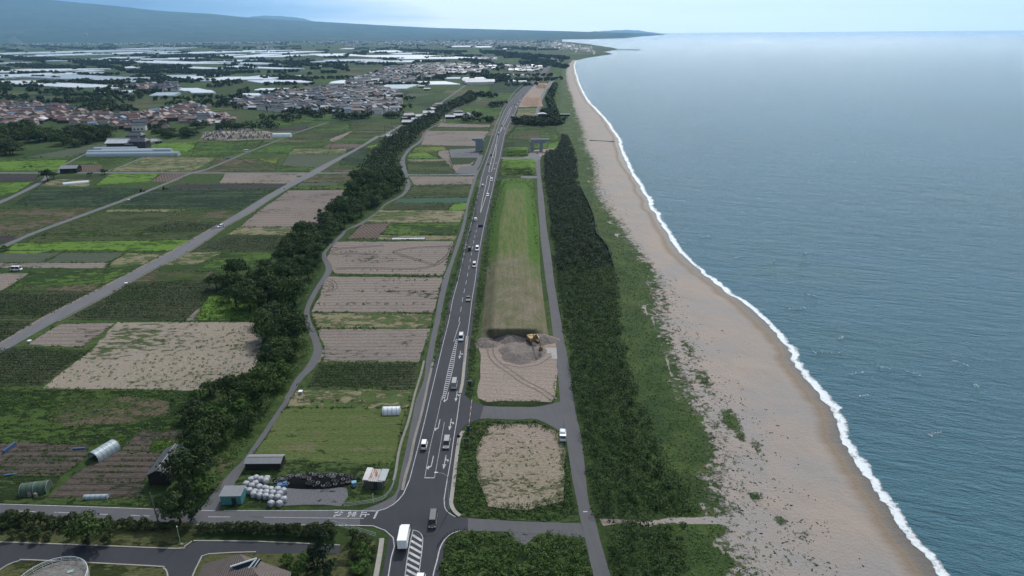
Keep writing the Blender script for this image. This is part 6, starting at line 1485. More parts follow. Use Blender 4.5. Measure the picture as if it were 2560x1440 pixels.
def shed(name, px, py, w, d, h, rz, wallm, roofm, label, cat='shed', roof='gable', over=.3, rise=.9, door=True, z=0.0):
    x, y, _ = G(px, py); r = empty(name, (x, y, z), rz, label, cat)
    MB().box((0, d / 2, h / 2), (w, d, h)).build('wall', wallm, r)
    if roof == 'gable':   # ridge along x
        q = MB(); q.prism([(-over, h - .1), (d / 2, h + rise), (d + over, h - .1), (d + over, h), (d / 2, h + rise + .12), (-over, h)], -w / 2 - over, w / 2 + over, 0, 'X')
        q.prism([(0, h - .02), (d / 2, h + rise - .05), (d, h - .02)], -w / 2 + .01, w / 2 - .01, 1, 'X'); rf = q.build('roof', [roofm, wallm], r)
        MB().box((0, d / 2, h + rise + .1), (w + 2 * over, .3, .1)).build('ridge_cap', CONC, rf)
    elif roof == 'ridge_y':
        q = MB(); q.prism([(-w / 2 - over, h - .1), (0, h + rise), (w / 2 + over, h - .1), (w / 2 + over, h), (0, h + rise + .12), (-w / 2 - over, h)], -over, d + over, 0, 'Y')
        q.prism([(-w / 2, h - .02), (0, h + rise - .05), (w / 2, h - .02)], .01, d - .01, 1, 'Y'); rf = q.build('roof', [roofm, wallm], r)
        MB().box((0, d / 2, h + rise + .1), (.2, d + 2 * over, .1)).build('ridge_cap', CONCL, rf)
    else:
        q = MB(); q.prism([(-over, h), (d + over, h + rise), (d + over, h + rise + .1), (-over, h + .1)], -w / 2 - over, w / 2 + over, 0, 'X'); q.prism([(0, h), (d, h), (d, h + rise * .96)], -w / 2 + .01, w / 2 - .01, 1, 'X'); q.build('roof', [roofm, wallm], r)
    if door: MB().box((w * .15, -.03, h * .4), (w * .22, .08, h * .78)).build('door', DARKM, r)
    return r
def corrug(name, c, var=.1, amp=1.0, per=.35, ax='X', rust=None):
    t = NT(name); sep = t.n.new('ShaderNodeSeparateXYZ'); t.l.new(t.pos(), sep.inputs[0])
    s_ = t.val('SINE', t.val('MULTIPLY', sep.outputs[ax], 6.283 / per))
    cc_ = t.mix(t.ramp(t.noise(.9, 5, .7), .3, .7), tuple(v * (1 - 2 * var) for v in c), c)
    cc_ = t.mix(t.ramp(s_, .3, 1, 0, .25), cc_, tuple(v * .4 for v in c))
    if rust: cc_ = t.mix(t.ramp(t.noise(.8, 6, .75, t.mapped(0, (1.6, .4, 1), (2, 2, 0))), .47, .56), cc_, rust)
    t.col(cc_, .6, .35); t.bump(s_, .05 * amp, .8); MATS[name] = t.m; return t.m
TILE = corrug('grey_roof_tiles', (.075, .08, .095), .12, 1.5, .5); TIN = corrug('grey_tin', (.20, .21, .225), .12); TINL = corrug('pale_tin', (.42, .45, .47), .08); RUST = corrug('rusty_tin', (.42, .40, .38), .12, 1, .5, 'X', (.20, .07, .03))
DWOOD = mat('charred_boards', (.028, .024, .022), .85, .2, .3, 2); TEAL = mat('teal_boards', (.06, .22, .22), .6, .3, .15, 1.5); GREYB = mat('grey_boards', (.10, .095, .09), .85, .2, .25, 2)
_a, _b = G(401, 1186, 4.0), G(446, 1122, 4.0)
shed('barn', 401, 1213, 4.9, math.hypot(_b[0] - _a[0], _b[1] - _a[1]), 3.0, -math.atan2(_b[0] - _a[0], _b[1] - _a[1]), DWOOD, TILE, 'long dark barn with a grey tiled roof at the foot of the windbreak', 'barn', 'ridge_y', .35, 1.3, False)
shed('shed', 659, 1176, 8.6, 3.6, 2.1, R(0), DWOOD, TIN, 'low dark shed with a grey tin roof between the mown field and the bales', 'shed', 'gable', .2, .5, False)
shed('shed', 579, 1262, 4.6, 3.2, 2.4, R(1), TEAL, TIN, 'small teal shed with a grey roof beside the wrapped bales', 'shed', 'mono', .2, .25)
r = shed('shed', 933, 1222, 4.3, 3.6, 2.2, R(-6), GREYB, RUST, 'ramshackle shed with a rusty patched tin roof beside the tyre heap', 'shed', 'mono', .25, .5)
q = MB(); q.prism([(-.2, 2.35), (1.2, 2.62), (3.7, 2.95), (3.8, 3.15), (1.6, 2.95), (-.3, 2.6)], -2.3, -.9, 0, 'X'); q.build('loose_sheet', mat('loose_pale_sheet', (.58, .55, .54), .5, .4, .2, 2), r)
q = MB(); q.prism([(0, 2.38), (3.9, 2.88), (3.9, 2.95), (0, 2.45)], 1.3, 3.0, 0, 'X'); q.build('roof_sheet', TINL, r)
shed('shed', 172, 433, 12, 9, 3.6, R(8), DWOOD, TIN, 'grey-roofed farm hut beside the broad tree at the bend', 'shed', 'gable', .5, 1.8)
x, y, _ = G(886, 1215); props(MB().box((0, 0, .6), (1.0, .9, 1.2), 0, .3, .95, .15).box((0, 0, 1.2), (1.1, 1.0, .06)).build('bin', P_('faded_blue', (.12, .28, .36), .6), None, (x, y, 0), .3), 'faded blue bin tilted against the end of the tyre heap', 'bin')
x, y, _ = G(706, 1214); props(MB().box((0, 0, .3), (3.0, 1.6, .5), 0, .2, .7).box((.6, .3, .65), (1.2, .9, .3), 0, .6, .7).build('blue_sheet', P_('blue_sheet', (.05, .12, .25), .5), None, (x, y, 0), 0), 'crumpled dark blue sheet beside the back of the bales', 'sheet')
for px, py, lb in [(75,857,'white pump box beside the long farm road near the ridged plot'), (752,984,'white pump box beside the winding lane and the crop rows'), (316,712,'white pump box beside the long farm road at the crop corner'), (322,502,'white pump box beside the far farm road')]:
    x, y, _ = G(px, py); r = empty('pump_box', (x, y, .05), 0, lb, 'pump box'); MB().box((0, 0, .4), (1.0, 1.0, .8)).build('body', CONCL, r); MB().box((0, 0, .84), (1.15, 1.15, .1)).build('lid', WHITE, r)
# ------------------------------------------------------------------ polytunnels
def plastic(name, c, rough=.35):
    t = NT(name); sep = t.n.new('ShaderNodeSeparateXYZ'); t.l.new(t.pos(), sep.inputs[0])
    s_ = t.ramp(t.val('SINE', t.val('MULTIPLY', sep.outputs['Y'], 6.283 / 1.2)), .55, .95)
    t.col(t.mix(s_, t.mix(t.ramp(t.noise(.5, 4, .7), .3, .7), tuple(v * .82 for v in c), c), tuple(v * .6 for v in c)), rough, .5)
    t.bump(s_, .05, .5); MATS[name] = t.m; return t.m
PLW = plastic('white_film', (.66, .70, .72)); PLG = plastic('green_net_film', (.05, .085, .055), .7); PLB = plastic('bluish_film', (.33, .385, .42)); PLH = plastic('glossy_film', (.62, .66, .69), .2)
def tunnel(px, py, w, l, h, rz, m, label, name='polytunnel', spans=1, open_end=False, group=None, side=.3, loc=None):
    """arched house, ridge along local Y"""
    x, y, _ = G(px, py) if loc is None else loc; r = empty(name, (x, y, 0), rz, label, 'greenhouse' if name != 'row_cover' else 'row cover', group)
    n = 10; mb = MB(); e_ = MB()
    for s_ in range(spans):
        ox = (s_ - (spans - 1) / 2) * w
        pr = [(ox - w / 2, 0)] + [(ox - w / 2 * math.cos(math.pi * i / n), h * side + h * (1 - side) * math.sin(math.pi * i / n)) for i in range(n + 1)] + [(ox + w / 2, 0)]
        k = len(pr); V = [(a, 0, b) for a, b in pr] + [(a, l, b) for a, b in pr]
        mb.add(V, [(i, i + 1, k + i + 1, k + i) for i in range(k - 1)], 0, True)
        if not open_end: e_.add([(a, .02, b) for a, b in pr], [tuple(range(k))])
        e_.add([(a, l - .02, b) for a, b in pr], [tuple(reversed(range(k)))])
    mb.build('film_cover', m, r); e_.build('end_wall', m, r)
    if spans == 1 and l < 30:
        for t_ in ([.0, .5, 1.0] if l > 4 else [0., 1.]):
            f = MB(); pr = [(-w / 2, 0)] + [(-w / 2 * math.cos(math.pi * i / n), h * side + h * (1 - side) * math.sin(math.pi * i / n)) for i in range(n + 1)] + [(w / 2, 0)]
            for a, b in zip(pr, pr[1:]): f.tube((a[0], l * t_, a[1]), (b[0], l * t_, b[1]), .04, .04, 4)
            f.build('hoop', STEEL, r)
    return r
tunnel(234, 1152, 3.8, 6.3, 2.4, R(-22), PLB, 'open-ended white polytunnel between the vegetable gardens', open_end=True)
tunnel(58, 1232, 3.4, 5.6, 2.3, R(-78), PLG, 'dark green net-covered tunnel beside the garden path')
tunnel(212, 1246, 1.3, 5.4, .9, R(-88), PLB, 'low clear row cover in the garden by the side road', 'row_cover')
tunnel(958, 1032, 2.9, 4.8, 1.8, R(-88), PLH, 'short white polytunnel at the corner of the mown field')
tunnel(684, 343, 7, 18, 4.2, R(-88), PLH, 'white polytunnel beside the far farm road and the cemetery')
tunnel(967, 344, 5, 9, 3.0, R(-88), PLW, 'white hoop shed beside the farm road, the nearer of two'); tunnel(974, 339.5, 5, 9, 3.0, R(-88), PLW, 'white hoop shed beside the farm road, the farther of two')
tunnel(158, 461.5, 4, 16, 1.4, R(-62), PLW, 'white row cover on the small plot behind the grey farm hut', 'row_cover')
for i, (px, py, l) in enumerate([(219,391.5,80),(222,385,58),(258,382,62),(238,377.5,38)]):
    tunnel(px, py, 6.5, l, 3.6, R(-89), PLB, ['longest bluish polytunnel, nearest the road', 'bluish polytunnel, second row back on the left', 'bluish polytunnel, third row back', 'short bluish polytunnel, farthest of its group'][i] + ' in the group by the grey farmhouse')
tunnel(980, 599, 1.6, 17, .7, R(-89), PLW, 'pale green-white row cover behind the tractor-tracked field', 'row_cover')
# garden odds and ends
for px, py, lb in [(75,1232,'first'),(90,1234,'second')]:
    x, y, _ = G(px, py + 8); props(MB().tube((0, 0, 0), (0, 0, .9), .45, .38, 12).tube((0, 0, .9), (0, 0, .98), .3, .3, 10).build('barrel', CONC, None, (x, y, 0)), lb + ' grey barrel in front of the green net tunnel', 'barrel')
BLN = P_('blue_net', (.035, .075, .17), .8)
for a, b, h_, lb in [((10,1134),(40,1112),.9,'blue netting fence standing at the far left of the garden'), ((183,1124),(214,1122),.45,'blue sheet heaped at the end of the garden beds'), ((10,1190),(42,1186),.35,'blue netting around the low bed by the green tunnel')]:
    wall_line('netting', [a, b], .5, h_, BLN, lb, 'netting', 0, 3)
beds = MB()
for y0_, xa, xb in [(1122,40,110),(1136,20,200),(1147,0,200),(1160,0,185),(1172,0,170),(1181,0,165)]:
    pass
Q = []
for y0_, xa, xb, dn_ in [(1121,60,215,.5),(1126,40,150,.8),(1140,30,200,.35),(1149,5,195,.9),(1158,0,180,.4),(1174,0,175,.9),(1184,0,160,.9),(1150,300,388,.8),(1165,262,360,.9),(1180,215,345,.8),(1199,190,365,.45),(1205,185,360,.45),(1085,372,465,.6),(1092,360,462,.8),(1097,352,455,.8),(1105,350,380,.6),(1112,330,382,.5),(1120,325,370,.4)]:
    A_, B_ = np.array(G(xa, y0_)[:2]), np.array(G(xb, y0_ + 1)[:2]); n_ = int(np.linalg.norm(B_ - A_) / .28); t_ = nrs.rand(n_)[:, None]; Q.append((A_ + (B_ - A_) * t_ + nrs.normal(size=(n_, 2)) * .18)[nrs.rand(n_) < dn_])
Q.append(fill([(384,1102),(456,1103),(448,1128),(370,1128)], .45, 99, .5, .9)); Q.append(fill([(250,1255),(410,1235),(400,1266),(260,1262)], .8, 98, .5, .7)); Q.append(fill([(0,1192),(120,1190),(110,1212),(0,1215)], .8, 97, .5, .7))
scatter('garden_vegetables', np.concatenate(Q), .30, .32, 9, .2, LEAF_SCRUB, .1, 77, 'rows of low green vegetables in the gardens left of the dark barn', 'vegetables')
# ------------------------------------------------------------------ buildings along the lower edge
x, y, _ = G(128, 1462, 5.0); r = empty('round_building', (x, y, 0), 0, 'round flat-roofed building with a railing around its roof terrace', 'building')
RW_ = 6.0
MB().tube((0, 0, 0), (0, 0, 4.9), RW_, RW_, 48).build('wall', mat('render_wall', (.20, .19, .18), .85, .2, .12, .6), r)
rf = MB().tube((0, 0, 4.9), (0, 0, 5.05), RW_ + .15, RW_ + .15, 48).build('roof', soil('roof_deck', (.17, .16, .15), (.12, .115, .105), weed=(.07, .08, .05), weed_amt=.05), r)
q = MB()
for i in range(48):
    a, b = 6.283 * i / 48, 6.283 * (i + 1) / 48
    for z in (5.5, 5.85, 6.15): q.tube((RW_ * math.cos(a), RW_ * math.sin(a), z), (RW_ * math.cos(b), RW_ * math.sin(b), z), .06 if z > 6 else .03, None, 5)
    if i % 2 == 0: q.tube((RW_ * math.cos(a), RW_ * math.sin(a), 5.0), (RW_ * math.cos(a), RW_ * math.sin(a), 6.15), .04, None, 5)
q.build('railing', P_('white_rail', (.55, .57, .58), .4), r)
MB().box((-.6, -1.6, 5.5), (1.6, 1.5, .9), 0, .1, .8).build('roof_hatch', P_('blue_grey_hatch', (.20, .24, .30), .5), r)
for dx_, dy_ in ((1.6, 3.2), (3.4, 1.4)): MB().box((dx_, dy_, 5.12), (1.0, .7, .12), 0, .4).build('skylight', P_('pale_green_glass', (.25, .34, .32), .3), r)
x, y, _ = G(324, 1462, 3.2); r = empty('glass_canopy', (x, y, 0), 0, 'flat glass canopy with a white frame on the grass island', 'canopy')
q = MB()
for a, b in (((-2.6, -2), (2.6, -2)), ((2.6, -2), (2.6, 2)), ((2.6, 2), (-2.6, 2)), ((-2.6, 2), (-2.6, -2)), ((-.9, -2), (-.9, 2)), ((.9, -2), (.9, 2)), ((-2.6, 0), (2.6, 0))): q.tube((*a, 3.2), (*b, 3.2), .1, .1, 6)
q.build('frame', WHITE, r); MB().box((0, 0, 3.17), (5.0, 3.8, .05)).build('glass_pane', P_('canopy_glass', (.05, .075, .07), .15), r)
for sx in (-2.5, 2.5):
    for sy in (-1.9, 1.9): MB().tube((sx, sy, 0), (sx, sy, 3.15), .08).build('post', STEEL, r)
# tiled hip roof with a white framed clerestory
BT = corrug('brown_roof_tiles', (.115, .088, .078), .15, 1.2, .45)
pa = lambda px_, py_, z: Vector(G(px_, py_, z))
r = empty('visitor_building', G(605, 1500)[:3], 0, 'brown tiled hip-roofed building with a white framed clerestory window', 'building'); o = Vector(r.location)
A1, A2, A3, A4 = pa(470, 1510, 3.0), pa(508, 1410, 3.0), pa(728, 1430, 3.0), pa(712, 1530, 3.0); RG, RG2 = pa(600, 1385, 6.4), pa(640, 1432, 6.0)
B_ = [v - o for v in (A1, A2, A3, A4, RG, RG2)]
q = MB(); q.add(B_, [(0, 4, 1), (1, 4, 5, 2), (2, 5, 3), (0, 3, 5, 4)][:0] or [(0, 4, 1), (1, 4, 2), (4, 5, 2), (2, 5, 3), (0, 3, 5), (0, 5, 4)]); 
q.add([b - Vector((0, 0, .25)) for b in B_[:4]], [(3, 2, 1, 0)])
for i in range(4):
    a, b = B_[i], B_[(i + 1) % 4]; q.add([a, b, b - Vector((0, 0, .25)), a - Vector((0, 0, .25))], [(0, 1, 2, 3)])
rf = q.build('roof', BT, r)
c0 = sum(B_[:4], Vector()) / 4; q = MB(); ins = [c0 + (b - c0) * .88 for b in B_[:4]]
q.add([Vector((i_.x, i_.y, 0)) for i_ in ins] + [Vector((i_.x, i_.y, 2.8)) for i_ in ins], [(0, 1, 5, 4), (1, 2, 6, 5), (2, 3, 7, 6), (3, 0, 4, 7)]); q.build('wall', mat('render_wall', (.2, .19, .18)), r)
q = MB(); p1, p2, p3, p4 = pa(576, 1417, 5.9) - o, pa(642, 1396, 6.9) - o, pa(646, 1404, 6.6) - o, pa(612, 1433, 5.4) - o
q.tube(p1, p2, .18, .18, 4); q.tube(p2, p4, .18, .18, 4); q.tube(p2 + Vector((.5, .1, -.2)), p4 + Vector((.8, .1, -.2)), .14, .14, 4); q.tube(p4, p4 + Vector((-3.2, -1.0, -.7)), .16, .16, 4); q.build('clerestory_frame', P_('white_rail', (0, 0, 0)), rf)
q = MB(); q.add([p2, p4, p4 + Vector((.9, 0, -.4)), p2 + Vector((.9, 0, -.4))], [(0, 1, 2, 3)]); q.add([p1, p2, p4], [(0, 1, 2)]); q.build('clerestory_glass', GLASS, rf)
# ------------------------------------------------------------------ houses
RM = {'red': mat('red_brown_tiles', (.115, .062, .052), .5, .35, .18, .4), 'grey': mat('slate_grey_tiles', (.055, .060, .075), .45, .4, .15, .4), 'dark': mat('black_glazed_tiles', (.025, .028, .036), .4, .4, .15, .4),
      'pale': mat('pale_metal_roof', (.46, .47, .50), .55, .35, .1, .3), 'brown': mat('brown_tiles', (.17, .11, .095), .5, .35, .15, .4), 'blue': mat('blue_grey_metal', (.13, .18, .25), .4, .5, .1, .3)}
WM = {'cream': mat('cream_wall', (.38, .36, .32), .8, .2, .08, .6), 'white': mat('white_wall', (.55, .55, .54), .8, .2, .06, .6), 'board': mat('dark_board_wall', (.06, .05, .045), .85, .2, .2, .8), 'tan': mat('tan_wall', (.26, .22, .18), .8, .2, .1, .6)}
WINM = mat('window_glass', (.02, .025, .03), .15, .5, 0)
def house_parts(w, d, h, kind, seed):
    r_ = random.Random(seed)
    W_ = MB(); W_.box((0, 0, h / 2), (w, d, h)); 
    Rf = MB(); o = .7; rise = d * .27; a, b = w / 2 + o, d / 2 + o
    rl = {'hip': w / 2 - d * .42, 'gable': a, 'irimoya': w / 2 - d * .18}[kind]; rl = max(rl, .6)
    Rf.add([(-a, -b, h), (a, -b, h), (a, b, h), (-a, b, h), (-rl, 0, h + rise), (rl, 0, h + rise), (-a, -b, h - .2), (a, -b, h - .2), (a, b, h - .2), (-a, b, h - .2)],
           [(0, 1, 5, 4), (1, 2, 5), (2, 3, 4, 5), (3, 0, 4), (6, 7, 1, 0), (7, 8, 2, 1), (8, 9, 3, 2), (9, 6, 0, 3), (9, 8, 7, 6)])
    Rf.box((0, 0, h + rise + .05), (rl * 2 + .3, .5, .35))
    if seed % 2:      # a lower wing with its own roof
        w2, d2, h2, ox, oy = w * .5, d * .7, h * .6, w * .45 * (1 if seed % 4 == 1 else -1), -d * .45
        W_.box((ox, oy, h2 / 2), (w2, d2, h2)); a, b, rl2, r2 = w2 / 2 + .5, d2 / 2 + .5, max(w2 / 2 - d2 * .35, .5), d2 * .25
        Rf.add([(ox - a, oy - b, h2), (ox + a, oy - b, h2), (ox + a, oy + b, h2), (ox - a, oy + b, h2), (ox - rl2, oy, h2 + r2), (ox + rl2, oy, h2 + r2)], [(0, 1, 5, 4), (1, 2, 5), (2, 3, 4, 5), (3, 0, 4), (3, 2, 1, 0)])
    Wn = []
    for k in range(3):
        q = MB(); q.box((-w * .32 + k * w * .28, -d / 2 - .02, h * (.3 if seed % 2 == 0 else .74)), (w * .15, .1, h * .26 if seed % 2 == 0 else h * .2)); Wn.append(q)
    return W_, Rf, Wn
HP = []
for i, (w, d, h, kd, rc, wc) in enumerate([(13, 9, 3.6, 'hip', 'red', 'board'), (14, 9, 5.6, 'irimoya', 'red', 'cream'), (12, 8, 5.4, 'gable', 'grey', 'white'), (14, 10, 5.8, 'irimoya', 'grey', 'board'), (11, 8, 3.3, 'hip', 'dark', 'tan'), (13, 9, 5.5, 'irimoya', 'dark', 'white'),
                                          (12, 8, 3.2, 'gable', 'pale', 'board'), (15, 9, 4.4, 'hip', 'brown', 'tan'), (9, 6.5, 3.0, 'gable', 'red', 'board'), (9, 7, 5.2, 'gable', 'blue', 'white'), (10, 7, 3.0, 'hip', 'brown', 'board'), (12, 9, 5.4, 'irimoya', 'brown', 'cream')]):
    W_, Rf, Wn = house_parts(w, d, h, kd, i)
    HP.append((W_.mesh('wall', WM[wc]), Rf.mesh('roof', RM[rc]), [q.mesh('window', WINM) for q in Wn], rc, kd, h, W_, Rf))
RN = {'red': 'red-brown tiled', 'grey': 'slate grey', 'dark': 'glazed black', 'pale': 'pale metal', 'brown': 'faded brown tiled', 'blue': 'blue-grey metal'}
def house(hi, x, y, rz, s=1.0, label=None, group=None, windows=True):
    p = HP[hi]; e_ = empty('house', (x, y, 0), rz, label, 'house', group); e_.scale = (s, s, s)
    w_ = link('wall', p[0], e_); link('roof', p[1], e_)
    if windows:
        for m_ in p[2]:
            o = link('window', m_, w_)
    return e_
VILL = [
 ('red-roofed village at the left', [(-10,266),(60,262),(150,270),(210,286),(300,293),(360,283),(480,266),(540,288),(600,297),(560,312),(480,314),(424,302),(400,322),(330,330),(280,324),(200,318),(130,302),(60,322),(-10,328)], [0,1,7,8,10,0,1,4,2,6,9,11,0]),
 ('grey-roofed village in the middle', [(560,262),(640,246),(700,236),(770,226),(840,216),(900,214),(960,224),(1000,238),(1002,262),(985,284),(930,288),(860,284),(760,284),(680,280),(620,274)], [0,2,3,4,5,6,1,2,6,5,9,11,3,6]),
 ('village along the middle of the plain', [(862,212),(880,198),(930,188),(970,170),(1040,164),(1120,161),(1235,164),(1240,172),(1200,184),(1120,188),(1100,196),(1040,200),(1020,212),(950,212)], [2,3,4,5,6,6,9,5,6,3,1]),
 ('hamlet where the highway bends away', [(1264,166),(1352,165),(1356,176),(1330,181),(1268,180)], [6,6,6,2,9,0]),
 ('hamlet between the left greenhouses', [(326,216),(400,210),(445,214),(450,228),(400,232),(350,226)], [1,3,5,7,2]),
]
cand = []
for vi, (nm, poly, mix) in enumerate(VILL):
    Q = fill(poly, 14.5 if vi < 2 else 17, 200 + vi, .3, .84)
    for x, y in Q: cand.append((y, x, vi))
cand.sort()
hs, far_h = [], []
for (y, x, vi) in cand:
    hi = VILL[vi][2][rnd.randrange(len(VILL[vi][2]))]; rz = rnd.choice([0, 0, 0, math.pi / 2]) + R(rnd.uniform(-14, 14)) + R(8)
    if len(hs) < 262: hs.append((house(hi, x, y, rz, rnd.uniform(.9, 1.2), 'x', 'houses in the ' + VILL[vi][0], len(hs) < 60), hi, vi, x, y))
    else: far_h.append((hi, x, y, rz, rnd.uniform(.8, 1.1)))
itm = []
for o, hi, vi, x, y in hs:
    p = PX((x, y, 0)); hh_ = 'two-storey house' if HP[hi][5] > 5 else ('low house' if HP[hi][5] > 3.5 else 'small outbuilding')
    part = ['left part of', 'centre of', 'right part of'][min(2, max(0, int((p[0] - (0 if vi == 0 else 560)) / (200 if vi == 0 else 150))))]
    roof_ = {'hip': 'hipped', 'gable': 'gabled', 'irimoya': 'hip-and-gable'}[HP[hi][4]]
    o['label'] = '%s, %s %s roof, %s %s village' % (hh_, RN[HP[hi][3]], roof_, part, 'left' if vi == 0 else 'middle')
    itm.append((o, o['label'], p[0]))
uniq(itm, 'from left')
# houses with places of their own
for px, py, hi, rz, s, lab in [(300,368,6,2,1.5,'long white-roofed farm shed beside the polytunnels'),(342,352,3,5,1.0,'dark two-storey farmhouse, rearmost of the cluster by the polytunnels'),(336,362,5,5,1.0,'dark farmhouse in the middle of the cluster by the polytunnels'),(352,368,3,0,1.05,'dark-roofed farmhouse nearest the road in the cluster by the polytunnels'),(372,362,4,80,.9,'low dark outbuilding at the right of the farmhouse cluster'),(390,358,6,-25,.8,'small outbuilding with a bright tilted roof right of the farmhouse cluster'),(322,358,9,10,.7,'small grey outbuilding left of the farmhouse cluster'),
   (1126,297,6,0,.9,'left wing with a pale roof of the large farmstead beside the lane'),(1148,294,6,0,1.0,'main house with a pale roof of the large farmstead beside the lane'),(1168,296,5,80,.9,'right wing with a dark gable of the large farmstead beside the lane'),(1146,288,3,0,.8,'rear building of the large farmstead beside the lane'),
   (1020,311,6,0,1.0,'white-roofed house at the windbreak beside the farm road'),(1022,299,3,20,1.0,'blue-black roofed house beside the farm road'),(1040,303,6,0,.8,'small white-roofed house between the road and the windbreak'),(1053,296,6,8,1.0,'pale-roofed house, third along the farm road'),(1072,288,6,5,1.1,'long white-roofed building beside the farm road'),(1078,281,3,70,.8,'dark gabled house behind the long white-roofed building'),(1098,267,7,5,.9,'brown-roofed house farthest along the windbreak'),
   (1068,226,6,0,.9,'small white-roofed barn in the open green field'),(1054,219,6,0,.9,'pale shed in front of the big bright greenhouse'),(970,237,6,0,.9,'long pale roof at the right edge of the middle village'),(990,242,6,0,.9,'white-roofed house at the right tip of the middle village')]:
    x, y, _ = G(px, py); house(hi, x, y, R(rz), s, lab)
x, y, _ = G(1410, 293); 
r = empty('boat_shed', (x - 8, y, 0), 0, 'long low dark open-fronted shed among the trees above the beach', 'shed'); MB().box((0, 3, 1.7), (30, 5, 3.2)).build('wall', DWOOD, r); MB().box((0, 3, 3.4), (31, 6.5, .25)).build('roof', TIN, r)
MB().box((-19, 2, 2.2), (10, 8, 4)).build('side_room', WM['board'], r); MB().prism([(-25, 4.1), (-13, 4.1), (-13, 4.3), (-19, 5.3), (-25, 4.3)], -3, 7).build('side_roof', RM['pale'], r)
BG = [(10,282,34,'grey'), (28,276,44,'grey'), (86,273,60,'grey'), (88,281,62,'blue'), (40,279,30,'dark')]
for i, (px, py, L, rc) in enumerate(BG):
    x, y, _ = G(px, py); r = empty('warehouse', (x, y, 0), R(3), ['grey warehouse at the left edge of the red-roofed village', 'long grey warehouse behind the left edge of the village', 'longest grey warehouse beside the round wood', 'blue-grey warehouse in front of the longest one', 'dark-roofed workshop between the warehouses'][i], 'warehouse')
    MB().box((0, 0, 2.6), (L, 13, 5.2)).build('wall', WM['tan'], r); MB().prism([(-7.3, 5.1), (0, 7.4), (7.3, 5.1), (7.3, 5.3), (0, 7.7), (-7.3, 5.3)], -L / 2 - .6, L / 2 + .6, 0, 'X').build('roof', RM[rc], r)
def merged(name, items, label, cat, sc_far=1.0):
    Vs, Fs, Ms = [], [], []; mats = list(RM.values()) + list(WM.values()); ix = {m.name: i for i, m in enumerate(mats)}; n = 0
    for hi, x, y, rz, s in items:
        p = HP[hi]; ca, sa = math.cos(rz), math.sin(rz)
        for mbx, m_ in ((p[6], p[0].materials[0]), (p[7], p[1].materials[0])):
            v = np.array(mbx.v) * s; v = np.stack([v[:, 0] * ca - v[:, 1] * sa + x, v[:, 0] * sa + v[:, 1] * ca + y, v[:, 2]], 1)
            for f in mbx.f: Fs.append(tuple(i + n for i in f)); Ms.append(ix[m_.name])
            Vs.append(v); n += len(v)
    me = bpy.data.meshes.new(name); me.from_pydata(np.concatenate(Vs).tolist(), [], Fs)
    for m in mats: me.materials.append(m)
    me.polygons.foreach_set('material_index', Ms); me.update()
    return props(link(name, me), label, cat, kind='stuff')
vt_ = np.concatenate([fill(v[1], 34, 400 + i, .5, .6) for i, v in enumerate(VILL)])
grove('wood', vt_, 'dark garden trees standing between the village houses', 'garden trees', 4.0, 5.5, 61, k=45, leaf=1.0)
merged('distant_village', far_h, 'mass of distant house roofs in the villages across the plain', 'village')
# the town strung out below the hills, down to the cape
town = []
TS = [((100,96),(470,104),150,2.2),((330,98),(480,110),140,1.8),((420,96),(700,104),170,2.0),((640,98),(800,106),60,1.6),((780,103),(1240,112),700,2.8),((1000,106),(1240,118),150,3),((1180,103),(1430,112),430,3),((1240,108),(1480,122),420,4),((1380,110),(1490,128),260,4),((860,112),(900,116),50,1.5),((1180,144),(1245,150),60,1.6),((1270,134),(1325,139),60,1.3),((1370,144),(1400,157),40,3),((300,101),(440,114),90,3),((0,86),(120,100),20,1.5),((1375,140),(1430,143),10,1),((640,118),(690,124),50,2)]
for a, b, n_, sg in TS:
    for i in range(n_):
        px = rnd.uniform(a[0], b[0]); py = a[1] + (b[1] - a[1]) * (px - a[0]) / max(1, b[0] - a[0]) + rnd.gauss(0, sg) + rnd.uniform(-1, 1) * 2
        lim = float(base_row(px)) + 1.2
        if py < lim: py = lim + rnd.random() * 3
        if px > 1400 and py < 106.5 + (px - 1405) * .14: continue
        x, y, _ = G(px, py); sF = np.clip(y / 5000, .9, 1.5)
        if px > 1240: sF *= .62
        town.append((rnd.choice([6, 2, 2, 9, 6, 3, 0, 4, 5]), x, y, rnd.choice([0, 1.57]) + rnd.uniform(-.2, .2), sF * rnd.uniform(.7, 1.3)))
merged('distant_town', town, 'distant town of pale roofs strung along the foot of the hills and the cape', 'town')
